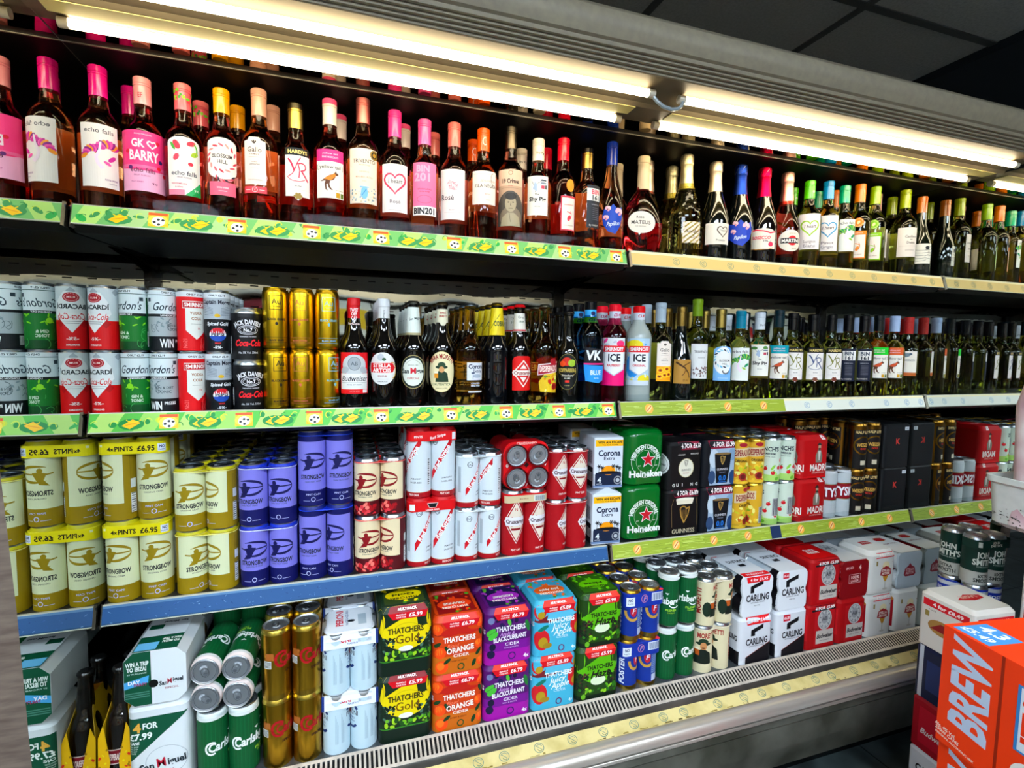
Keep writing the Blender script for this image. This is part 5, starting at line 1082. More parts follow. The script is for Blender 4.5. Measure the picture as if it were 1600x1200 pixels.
# ------------------------------------------------------------------ multipacks
def rrwrap(w, d, r, h, ch=.018, ins=.012):
    """wrap artwork round the front and both sides of a round cornered carton whose top edge leans in"""
    fl = w / 2 - r; al = r * math.pi / 2
    def f(u, v, off):
        s = 1 if u >= 0 else -1; a = abs(u) * .001; z = v * .001; k = ins * max(0, (z - (h - ch)) / ch)
        if a <= fl: x, y, nx, ny = a, -d / 2, 0, -1
        elif a <= fl + al: t = (a - fl) / r; nx, ny = math.sin(t), -math.cos(t); x, y = fl + r * nx, -d / 2 + r + r * ny
        else: x, y, nx, ny = w / 2, -d / 2 + r + (a - fl - al), 1, 0
        x += nx * off - k * min(1, a / fl) ; y += ny * off + (k if ny < -.3 else k * (1 - min(1, (y + d / 2) / d * 2)))
        return (s * x, y, z)
    f.step = 5.0
    return f
def carton(lbl, w, d, h, base, art=None, topart=None, cat='carton', name='can_carton', r=.016, ch=.018, ins=.012, extra=None):
    t = root(name); g = G()
    lv = [(0, .002), (.004, 0), (h - ch, 0), (h, ins)]
    g.rings([g.rrect(w - 2 * i, d - 2 * i, r, z) for z, i in lv], base)
    if art: g.art(art, rrwrap(w, d, r, h, ch, ins), .0002, .00006)
    g.build('sleeve', t, 25)
    g = G(); g.rings([g.rrect(w - 2 * ins - .004, d - 2 * ins - .004, r, h), g.rrect(w - 2 * ins - .008, d - 2 * ins - .008, r, h + .0006)], base)
    if topart: g.art(topart, plane((0, 0, h + .0006), (1, 0, 0), (0, 1, 0), (0, 0, 1)), .0002)
    g.build('top_flap', t, 25)
    if extra: extra(t)
    KIDS[t.name] = list(t.children); tag(t, lbl, cat); return t
def tinpack(lbl, h, body, art, angs, carrier=None, r=32.0, name='can_pack', rim='c4c8ccm', lidc='c0c4c8b', shoulder=None, art2=None):
    """four tins in two rows held by a card or plastic top"""
    t = root(name); first = None
    for i, (sx, sy) in enumerate(((-1, -1), (1, -1), (-1, 1), (1, 1))):
        if i == 0 or (i == 1 and art2):
            o = add_tin(t, 0, 0, r, h, body, art if i == 0 else art2, 0, rim=rim, lidc=lidc, shoulder=shoulder); first = o
            if i == 0: zero = o
        else:
            src = zero if i != 1 else first
            o = src.copy(); COL.objects.link(o); o.parent = t
            for c in src.children: q = c.copy(); COL.objects.link(q); q.parent = o; KIDS[o.name] = [q]
        o.location = (sx * (r + .2) * .001, sy * (r + .2) * .001, 0); o.rotation_euler = (0, 0, R_(angs[i % len(angs)] if i < 2 else 150 + i * 60))
        KIDS[o.name] = list(o.children)
    if carrier: carrier(t, r * .001, h * .001)
    KIDS[t.name] = list(t.children); tag(t, lbl, 'can pack'); return t
def card_top(col, edge=None, z=-.0125, th=.0018, collar=None, cart=None, pat=None):
    def f(t, r, h):
        g = G(); w = 4 * r + .0004; e = edge or col
        zt = h + z
        g.rings([g.rrect(w, w, r * .8, zt, 5), g.rrect(w + .0009, w + .0009, r * .8, zt + th * .5, 5), g.rrect(w, w, r * .8, zt + th, 5)], [e, e], cap1=False); g.rings([g.rrect(w - .0001, w - .0001, r * .8, zt + th, 5), g.rrect(w * .2, w * .2, r * .1, zt + th + .0004, 5)], col)
        if pat:
            rnd = random.Random(3); A = Art(); scatter(A, 30, -w * 480, w * 480, -w * 480, w * 480, pat, 2, 5, rnd); g.art(A, plane((0, 0, zt + th + .0003), (1, 0, 0), (0, 1, 0), (0, 0, 1)), .0001)
        if collar:
            for k in (0,):
                A = Art().rect(-(w * 500 + 26), (zt - collar) * 1000, w * 500 + 26, (zt + th) * 1000, col)
                if cart: A.merge(cart, 0, (zt - collar) * 1000)
                g.art(A, rrwrap(w, w, r * .55, 9), .0006, .00006)
                g.art(A, rrwrap(w, w, r * .55, 9), .0004, 0, True)
        g.build('carrier', t, 25)
    return f
def clear_rings(t, r, h):
    g = G(); g.rings([g.rrect(4 * r, 4 * r, r * .9, h - .0085, 5), g.rrect(4 * r, 4 * r, r * .9, h - .0075, 5)], clear_plastic()); g.build('ring_carrier', t)
ROWD = .1335
def stack(t_up, t_lo, x, yF, z0, h, lbl_up, lbl_lo, rows=2, dx=0, dz=None, deep=None, uprows=None, half=.0665):
    """two packs one on the other at the shelf edge, with copies of them in the rows behind"""
    y = yF + half
    t_lo.location = (x, y, z0 + .0004); t_lo['label'] = lbl_lo
    if t_up is not None: t_up.location = (x + dx, y, z0 + .0008 + h); t_up['label'] = lbl_up
    for k in range(1, rows):
        for lv in (0, 1):
            if uprows is not None and lv == 1 and k >= uprows: continue
            if t_up is None and lv == 1: continue
            dup(t_lo, (x, y + ROWD * k, z0 + .0004 + lv * (h + .0004)), label=deep, group='packs in the shaded rows: ' + deep.split(' in the')[0])
Y3 = .0725  # dark lidc greys put the shelf underside's reflection into the silver lids' colour
def art_collar(price):
    return Art().text('4x', -38, 12, 8, '1c1c14', None, True).text('PINTS', -14, 12, 10, '1c1c14', 34, True).text(price, 28, 12, 11, '1c1c14', 34, True).rect(50, 4, 66, 21, 'dce4ec').text('NO', 58, 15, 6, '1c2c5c', 10, True).text('PLASTIC', 58, 8, 3, '1c2c5c', 13).rect(-58, 17, -53, 22, 'e8e8c0')
HP = 185
og = t_strong('dfe2c0', 'a08c1c', 'a08a1c', HP, back='94801c')
mk = lambda l, angs, a=og: tinpack(l, HP - 1, 'a08a1c', a, angs, card_top('e8dc10', 'f0ec60', collar=.024, cart=art_collar('\u00a36.95')), shoulder='c8c02c', lidc='6c7478b')
stack(mk('', (-62, 12)), mk('', (-14, 14)), .0675, Y3, S3Z, HP * .001, 'upper yellow and cream pint cider pack with priced yellow collar by the left mirror', 'lower yellow and cream pint cider pack with priced yellow collar by the left mirror', 2, deep='yellow collared pint cider packs in the shade behind')
o4 = t_strong('dfe2c0', 'a08c1c', 'a08a1c', 150, pint=False, back='94801c')
mk = lambda angs: tinpack('', 147, 'a08a1c', o4, angs, card_top('d8cc14', 'f0eca0', pat=['e8e060', 'b8ac10']), shoulder='c8c02c', lidc='5c6468b')
stack(mk((8, -58)), mk((44, -56)), .203, Y3, S3Z, .148, 'upper gold and cream cider four pack with flat yellow card top', 'lower gold and cream cider four pack with flat yellow card top', 3, deep='flat topped gold cider packs in the shade behind')
b4 = t_strong('8c88d0', '1c1c54', '161a5c', 150, 'DARK FRUIT CIDER', False, back='1c2460')
mk = lambda angs: tinpack('', 147, '161a5c', b4, angs, card_top('1c38b4', 'e8ecf8', pat=['2c50cc', '142c90']), shoulder='2440b0', lidc='5c6470b')
stack(mk((-12, -14)), mk((4, -14)), .336, Y3, S3Z, .148, 'upper short lilac and navy cider four pack with white edged blue top', 'lower short lilac and navy cider four pack with white edged blue top', 3, deep='short lilac and navy cider packs in the shade behind')
b5 = t_strong('8c88d0', '1c1c54', '161a5c', HP, 'DARK FRUIT CIDER', True, top=158, back='1c2460')
mk = lambda angs: tinpack('', HP - 1, '161a5c', b5, angs, card_top('1c3cbc', '2c54d0'), shoulder='1c2c78', lidc='5c6470b')
stack(mk((6, 8)), mk((-18, -40)), .468, Y3, S3Z, HP * .001, 'upper tall lilac and navy pint cider pack', 'lower tall lilac and navy pint cider pack', 2, deep='tall lilac and navy pint cider packs in the shade behind')
r4 = t_strong('ecdcbc', '8c1c24', '5c1820', 150, 'STRAWBERRY CIDER', False, top=137, back='5c1820', fruit=['a81c28', 'd85058', '8c1420', 'f08c80', 'c83440'])
mk = lambda angs: tinpack('', 147, 'ecdcbc', r4, angs, card_top('e0242c', 'f08080', pat=['f05860', 'c01020']), lidc='5c6468b')
stack(mk((-14, -42)), mk((8, -60)), .5995, Y3, S3Z, .148, 'upper cream and dark red strawberry cider pack with fruit round the foot', 'lower cream and dark red strawberry cider pack with fruit round the foot', 3, deep='cream and dark red cider packs in the shade behind')
rs = t_redstripe(HP)
c1 = Art().text('PINTS', -38, 12, 6, 'f0e0dc', 22, True).text('Red Stripe', 12, 12, 7, 'f0e0dc', 42, True, rot=.25, shear=.2).rect(50, 3, 62, 22, 'e8ecec'); c2 = Art().rect(-60, 3, -46, 20, 'e8ecec').poly([(-14, 21), (14, 21), (8, 9), (-8, 9)], '14181c').line([(-14, 21), (14, 21), (8, 9), (-8, 9)], 1.2, 'e8dcd8', closed=True).text('LAGER BEER', 0, 3.5, 4, 'f4e4e0', 36, True)
mk = lambda angs, c: tinpack('', HP - 1, 'dfe5e8', rs, angs, card_top('d01820', 'e04048', collar=.024, cart=c), lidc='7c8488b', rim='a81c28g', shoulder='c02028')
stack(mk((-50, -18), c1), mk((28, -4), c2), .731, Y3, S3Z, HP * .001, 'upper white pint lager pack with diagonal red stripes and red collar', 'lower white pint lager pack with red stripes and black slot in its red collar', 2, deep='red collared striped lager packs in the shade behind')
rs4 = t_redstripe(150)
mk = lambda angs: tinpack('', 147, 'dfe5e8', rs4, angs, card_top('dce6ea', 'f0f4f4'), lidc='7c8488b')
stack(mk((36, -54)), mk((34, 30)), .8615, Y3, S3Z, .148, 'upper short white lager pack with red stripes and pale plastic top', 'lower short white lager pack with red stripes and pale plastic top', 3, deep='short white striped lager packs in the shade behind')
cz = t_cruz(HP)
cc = Art().rect(-66, 0, 66, 20, 'd8c8a8').rect(22, 2, 54, 18, 'e8ecec').text('MULTIPACK', -8, 10, 4, '9c5c4c', 26)
for i in range(14): cc.rect(25 + i * 2, 3, 25.8 + i * 2 + (i % 3) * .3, 17, '20242c')
czl = tinpack('', HP - 1, 'a81824', cz, (4, 18), card_top('c8141c', 'e03038', collar=.022, cart=cc), lidc='9ca0a4b')
czl.location = (.994, Y3 + .0665, S3Z + .0004); czl['label'] = 'standing crimson pint lager pack with barcode on its cream collar'
# the pack lying on it, lids to the aisle
def lying(name, n_art, h, r, body, art, lids_front=True, rim='c4c8ccm', card=None, shoulder=None, a0=0, lidc='c8ccd0b'):
    t = root(name); first = None
    for sx in (-1, 1):
        for lv in (0, 1):
            if first is None:
                o = add_tin(t, 0, 0, r, h, body, art, 0, rim=rim, shoulder=shoulder, lidc=lidc); first = o
            else:
                o = first.copy(); COL.objects.link(o); o.parent = t
                for c in first.children: q = c.copy(); COL.objects.link(q); q.parent = o
            KIDS[o.name] = list(o.children)
            s = 1 if lids_front else -1
            o.rotation_euler = (R_(90 * s), R_(a0 + sx * 20 + lv * 35), 0)
            o.location = (sx * (r + .2) * .001, s * h * .0005, (r + lv * (2 * r + .4)) * .001)
    if card: card(t)
    KIDS[t.name] = list(t.children); return t
def cruz_card(t):
    g = G(); w = .134
    def rr(y, k=1): return [(p[0], y, p[1] + w / 2 - .001) for p in [(q[0], q[1]) for q in g.rrect(w * k, w * k, .03, 0, 5)]]
    g.rings([rr(-.072), rr(-.0735, .99)], 'c8101c')
    A = Art().text('CRUZCAMPO', 0, 128, 6, 'f0c8c0', 60, True)
    for x, z in ((-56, 67), (56, 67), (0, 12)): A.poly([(x, z + 7), (x + 5, z), (x, z - 7), (x - 5, z)], 'ecdcd4')
    A.poly([(0, 75), (8, 67), (0, 59), (-8, 67)], '2c0c10')
    g.art(A, front(-.0736), .0002); g.rings([rr(-.072), rr(-.03, 1.0)], 'b81420', False, False); g.build('card_sleeve', t, 25)
L8 = lying('can_pack', 4, 168, 31.5, 'a81824', cz, True, card=cruz_card); tag(L8, 'crimson lager pack lying down with four silver lids facing the aisle', 'can pack')
L8.location = (.994, Y3 + .085, S3Z + .0012 + HP * .001)
cz4 = t_cruz(150)
mk = lambda angs: tinpack('', 147, 'a81824', cz4, angs, card_top('cc1420', 'e8dcd0'), lidc='5c6468b')
stack(mk((20, 0)), mk((52, 52)), 1.126, Y3, S3Z, .148, 'upper crimson lager pack with white diamond emblems beside the facing lids', 'lower crimson lager pack with white diamond emblems turned mostly away', 3, deep='crimson diamond lager packs in the shade behind')

def c_corona(h=150):
    A = Art(); A.rect(-110, 0, 110, h, 'dfe4ea'); A.rect(-49, 2, 49, 42, '1c2a44'); A.rect(-110, 0, -52, 60, '14161c'); bars(A, -92, 18, 34, 26); A.rect(-92, 70, -58, 110, 'b8bcc4')
    for i in range(7): A.rect(-90, 74 + i * 5, -60, 76 + i * 5, '8c9098')
    A.rect(-42, 124, 49, 143, 'f4c01c'); A.text('WIN AN ESCAPE', 4, 136, 7, '14161c', 76, True); A.text('TO PARADISE', 4, 128, 3, '14161c', 50); A.text('Corona', 2, 104, 17, '1c2c4c', 70, True); A.text('Extra', 2, 88, 10, '1c2c4c', 36)
    A.ell(0, 52, 22, 14, 'f0a81c', 16); A.rect(-40, 40, 40, 46, '1c2a44'); A.ell(0, 46, 34, 4, '14161c', 12)
    for x, s in ((-30, 1), (-20, .8), (14, 1), (26, .9), (34, .7)):
        A.line([(x, 44), (x + 1, 44 + 20 * s)], 1.4, '14161c')
        for a in range(0, 360, 60): A.ell(x + 1 + 4 * math.cos(R_(a)), 44 + 21 * s + 3 * math.sin(R_(a)), 4, 1.4, '14161c', 6, R_(a))
    A.ring(30, 22, 11, 11, 3, 'a8acb0'); A.ell(30, 22, 6, 6, 'c8ccd0'); A.text('4', -28, 24, 16, 'e8ecf0', None, True); A.text('BOTTLES', -28, 12, 3, 'e8ecf0'); A.rect(-49, 2, 49, 8, '7c90b0'); return A
def bottle_carton(lbl):
    t = carton(lbl, .092, .124, .150, 'dfe4ea', c_corona(), None, 'carton', 'bottle_carton', r=.003, ch=.002, ins=.001)
    g = G(); g.rings([[(-.044, -.060, .150), (.044, -.060, .150), (.044, .060, .150), (-.044, .060, .150)], [(-.006, -.058, .168), (.006, -.058, .168), (.006, .058, .168), (-.006, .058, .168)]], 'd4dce4'); 
    g.build('gable_top', t, 20); KIDS[t.name] = list(t.children); return t
cl = bottle_carton('lower white beer bottle carton with yellow banner, palm trees and navy base'); cl.location = (1.255, Y3 + .071, S3Z + .0004); cl.rotation_euler = (0, 0, R_(-5))
cu = carton('', .092, .124, .150, 'dfe4ea', c_corona(), None, 'carton', 'bottle_carton', r=.003, ch=.002, ins=.001); cu['label'] = 'upper white beer bottle carton with yellow banner, palm trees and navy base'
cu.location = (1.257, Y3 + .073, S3Z + .1695); cu.rotation_euler = (0, 0, R_(-5)); cl.rotation_euler = (0, 0, R_(-5))
dup(cu, (1.255, Y3 + .235, S3Z + .1695 + .0), R_(-4), label='white beer bottle carton in shade behind the upper front carton'); dup(cl, (1.255, Y3 + .235, S3Z + .0004), R_(-4), label='white beer bottle carton on the deck behind the lower front carton')

def c_heineken(h=170):
    A = Art(); u = -6; A.ring(u, 76, 48, 50, 1.2, 'd8e8d8', 36); A.ring(u, 76, 33, 33, .9, 'a8d0a8', 30)
    A.text('HEINEKEN ORIGINAL', u, 120, 13, 'e4efe4', 130, True, arc=44); star(A, u + 8, 80, 27, 'eef2ee', .44); star(A, u + 8, 80, 23, 'b81c2c', .42)
    A.text('Heineken', u + 2, 38, 19, 'eef4ee', 112, True); A.text('EST', u - 22, 62, 4, 'c8dcc8'); A.text('1873', u + 34, 62, 4, 'c8dcc8'); return A
def shrink_pack(lbl):
    t = root('can_pack'); g = G(); w = .132; h = .168
    def ring(z, k, bulge):
        P = []
        for cx, cy, a0 in ((.033, .033, 0), (-.033, .033, 90), (-.033, -.033, 180), (.033, -.033, 270)):
            for i in range(7):
                a = R_(a0 + i * 15); P.append((cx * k + .0328 * bulge * math.cos(a), cy * k + .0328 * bulge * math.sin(a), z))
            b = R_(a0 + 90 + 0); ax, ay = {0: (0, .062), 90: (-.062, 0), 180: (0, -.062), 270: (.062, 0)}[a0]; P.append((ax * (.5 + .5 * bulge), ay * (.5 + .5 * bulge), z))
        return P
    g.rings([ring(0, .92, .75), ring(.006, 1, .97), ring(.02, 1, 1), ring(.148, 1, 1), ring(.160, 1, .9), ring(.168, .9, .7)], '0c6c2cg')
    g.art(c_heineken(), rrwrap(w, w, .020, 9), .0018, .00006); g.build('shrink_film', t, 50); KIDS[t.name] = list(t.children); return tag(t, lbl, 'can pack')
stack(shrink_pack(''), shrink_pack(''), 1.376, Y3, S3Z, .1685, 'upper green film wrapped lager pack with big red star', 'lower green film wrapped lager pack with big red star', 2, deep='green film wrapped lager packs in the shade behind')
def harp(A, cx, cy, s, c):
    A.line([(cx - 12 * s, cy + 14 * s), (cx - 9 * s, cy - 2 * s), (cx - 1 * s, cy - 18 * s)], 3.4 * s, c); A.line([(cx + 13 * s, cy + 18 * s), (cx + 9 * s, cy), (cx - 1 * s, cy - 18 * s)], 2.6 * s, c); A.arc(cx - 4 * s, cy + 15 * s, 8 * s, 5 * s, 20, 200, 3 * s, c, 8); A.line([(cx + 3 * s, cy + 14 * s), (cx + 13 * s, cy + 18 * s)], 3 * s, c)
    for i in range(4): A.line([(cx - 7 * s + i * 4 * s, cy + 12 * s), (cx - 4 * s + i * 3 * s, cy - 8 * s)], .8 * s, c)
    return A
def c_guinness(kind):
    A = Art(); h = 147
    if kind == 'round':
        A.rect(-120, 0, 120, h, '100f10'); A.poly([(-30, h), (66, h), (66, h - 24), (-14, h - 24)], '8c1c3c'); A.text('4 FOR \u00a36.69', 22, h - 12, 13, 'f4ece8', 76, True); A.text('MADE LOVELY', 34, 110, 4, 'e8e4dc', 30); A.text('4 DRAUGHT', -14, 108, 4, 'e8e4dc', 26)
        A.ell(4, 66, 28, 30, 'c8bc94', 24); A.ell(4, 66, 26, 28, 'e4e0d0', 24); harp(A, 4, 80, .5, '2c2418'); A.text('GUINNESS', 4, 60, 6, '2c2418', 34); A.text('DRAUGHT', 4, 50, 3.4, '9c3434', 22); A.ell(-84, 78, 28, 32, 'd8dad8', 24); A.ring(-84, 78, 22, 25, 1.4, '14161c', 24); A.text('GUINNESS', -84, 76, 6, '2c2c30', 34, True); harp(A, -84, 96, .45, '2c2418')
        for i, s in enumerate((-40, -26, -8, 26, 44)): A.text('GUIN'[i % 4], s, 14, 9, 'd8d8d4', None, True)
    elif kind == 'glass':
        A.rect(-120, 0, 120, h, '0f0e0e'); A.poly([(-48, h), (66, h), (66, h - 24), (-32, h - 24)], '8c1c3c'); A.text('4 FOR \u00a36.69', 14, h - 12, 13, 'f4ece8', 80, True); A.poly([(-28, 118), (38, 118), (32, 100), (-24, 100)], 'e8e0cc'); A.ell(5, 117, 33, 4, 'f0eada', 16); harp(A, 5, 66, 1.35, 'b89454'); A.text('GUINNESS', 2, 16, 13, 'd8ccb0', 84); A.line([(-40, 30), (-44, 96), (-36, 118)], 1.4, '7c6c4c'); A.line([(52, 30), (50, 96), (46, 118)], 1.4, '7c6c4c')
    else:
        A.rect(-120, 0, 120, h, '0f1218'); A.rect(-38, 4, 58, 122, 'a8b8c8'); A.ell(-24, 90, 18, 30, 'c8d4dc', 14); A.ell(46, 100, 16, 20, '8ca4bc', 12); A.ell(-30, 30, 14, 22, '3c5474', 12); A.ell(50, 26, 14, 24, '2c4c74', 12); A.poly([(-22, 104), (42, 104), (38, 60), (30, 10), (-12, 10), (-18, 60)], '12151c'); A.ell(10, 104, 32, 4, '8c7450', 16); harp(A, 10, 82, .7, 'c8a868'); A.text('GUINNESS', 10, 54, 7, 'd8d8dc', 44); A.text('DRAUGHT', 10, 44, 3.6, '8c94a4', 24); A.text('0.0', 10, 26, 16, '2c74b8', 28, True); A.rect(-6, 12, 26, 14, '2c74b8')
        A.poly([(-52, h), (66, h), (66, h - 26), (-36, h - 26)], '8c1c3c'); A.text('4 FOR \u00a35.99', 12, h - 13, 14, 'f4ece8', 84, True)
        for i in range(5): A.rect(-100, 30 + i * 12, -72, 34 + i * 12, '2c3440')
    return A
def G4(k, l): return carton(l, .1295, .1295, .147, '100f10' if k != 'zero' else '12151c', c_guinness(k), Art().rect(-40, -50, 40, 50, '1c1a1c').text('GUINNESS', 0, 30, 8, '8c8c88', 60), ch=.010, ins=.006)
stack(G4('round', ''), G4('glass', ''), 1.513, Y3, S3Z, .148, 'upper black stout carton with round cream harp badge and maroon price corner', 'lower black stout carton showing a pint glass and gold harp', 2, deep='black stout cartons in the shade behind')
stack(G4('zero', ''), G4('zero', ''), 1.6445, Y3, S3Z, .148, 'upper stout carton with misty blue picture of a dark pint and maroon price band', 'lower stout carton with misty blue picture of a dark pint and maroon price band', 2, deep='misty blue stout cartons in the shade behind')
dc = t_despcan()
mk = lambda angs: tinpack('', 146, 'd8b040', dc, angs, clear_rings, lidc='8c8c80b', rim='d8b850m', shoulder='e0c058m')
stack(mk((-14, -12)), mk((20, -78)), 1.776, Y3, S3Z, .147, 'upper golden beer can pack with crimson lettering and lime leaves', 'lower golden beer can pack with crimson lettering and lime leaves', 2, deep='golden beer can packs in the shade behind')
ic = t_inch()
mk = lambda angs: tinpack('', 146, 'd2dcce', ic, angs, clear_rings, lidc='8c9490b')
stack(mk((-30, -28)), mk((-100, -100)), 1.9075, Y3, S3Z, .147, 'upper pale green cider can pack dotted with red apples', 'lower pale green cider can pack turned to its barcode side', 2, deep='pale green apple cider packs in the shade behind')
def c_madri():
    A = Art(); A.rect(-125, 0, 125, 147, 'b8141c'); A.rect(-30, 3, 64, 146, 'c8101a')
    for u in (16, -84):
        A.poly([(u - 12, 52), (u + 14, 52), (u + 16, 76), (u + 8, 96), (u - 4, 98), (u - 14, 78)], '8c8478'); A.ell(u + 2, 106, 6, 8, 'b8a48c', 12); A.ell(u + 1, 115, 10, 3, '3c3430', 12); A.ell(u + 1, 118, 5.5, 4, '3c3430', 10); A.ell(u + 2, 100, 5, 4, '4c3c34', 10); A.poly([(u - 4, 92), (u + 8, 92), (u + 4, 60), (u, 60)], 'd8d4cc')
        A.text('MADRI', u, 36, 22, 'ece4dc', 74, True); A.text('EXCEPCIONAL', u, 18, 5, 'e0b8b0', 54)
    A.rect(28, 132, 44, 146, 'e8e0dc'); A.text('4', 36, 139, 8, 'b8141c', None, True); return A
M4 = lambda: carton('', .1295, .1295, .147, 'b01018', c_madri(), Art().rect(-30, -50, 30, 50, 'c01822').text('MADRI', 0, 0, 12, 'e8dcd4', 50), r=.02, ch=.016, ins=.01)
stack(M4(), M4(), 2.039, Y3, S3Z, .148, 'upper red lager carton with small bearded figure in a waistcoat', 'lower red lager carton with small bearded figure in a waistcoat', 2, deep='red lager cartons in the shade behind')
ty = tinpack('white lager can pack with wide crimson band standing alone beside the red cartons', 167, 'c4c8ca', t_tyskie(), (26, 0), clear_rings, lidc='9ca0a4b', shoulder='c8ccce'); ty.location = (2.1695, Y3 + .0665, S3Z + .0004)
li = t_litre()
mk = lambda angs: tinpack('', 164, '15110e', li, angs, clear_rings, lidc='6c6858b', rim='a08448m', shoulder='8c6c34m')
up_ = mk((10, 0)); lo_ = mk((0, -20)); stack(up_, lo_, 2.3005, Y3, S3Z, .165, 'upper black and gold half litre beer pack', 'lower black and gold half litre beer pack', 1, deep='x')
dup(lo_, (2.1695, Y3 + .0665 + .134, S3Z + .0004), label='black and gold beer pack in shade behind the white and crimson pack'); dup(up_, (2.1695, Y3 + .0665 + .134, S3Z + .166), label='black and gold beer pack standing higher behind the white and crimson pack')
dup(lo_, (2.3005, Y3 + .0665 + .134, S3Z + .0004), label='black and gold beer pack in the second row, on the deck'); dup(up_, (2.3005, Y3 + .0665 + .134, S3Z + .166), label='black and gold beer pack in the second row, on top')
def c_kk():
    A = Art(); A.rect(-120, 0, 120, 158, '08090b'); A.rect(-66, 4, 60, 154, '101418'); A.text('K', 0, 96, 20, 'b83c34', None, True); A.line([(-64, 4), (-64, 154)], .8, '3c4448'); A.rect(34, 136, 54, 148, 'c8ccd0'); A.text('10', 44, 142, 7, '1a1f24')
    A.rect(-112, 20, -80, 60, 'a8acac')
    for i in range(9): A.rect(-110, 23 + i * 4, -82, 24.5 + i * 4, '20242a')
    for i in range(12): A.rect(-110, 70 + i * 6, -84, 72 + i * 6, '3c4448')
    return A
K4 = lambda: carton('', .129, .129, .160, '0c0e10', c_kk(), None, r=.012, ch=.006, ins=.004)
stack(K4(), K4(), 2.4335, Y3 + .002, S3Z, .161, 'upper black cider carton with one small red letter against the right mirror', 'lower black cider carton with one small red letter against the right mirror', 2, deep='black cider cartons in the shade behind')

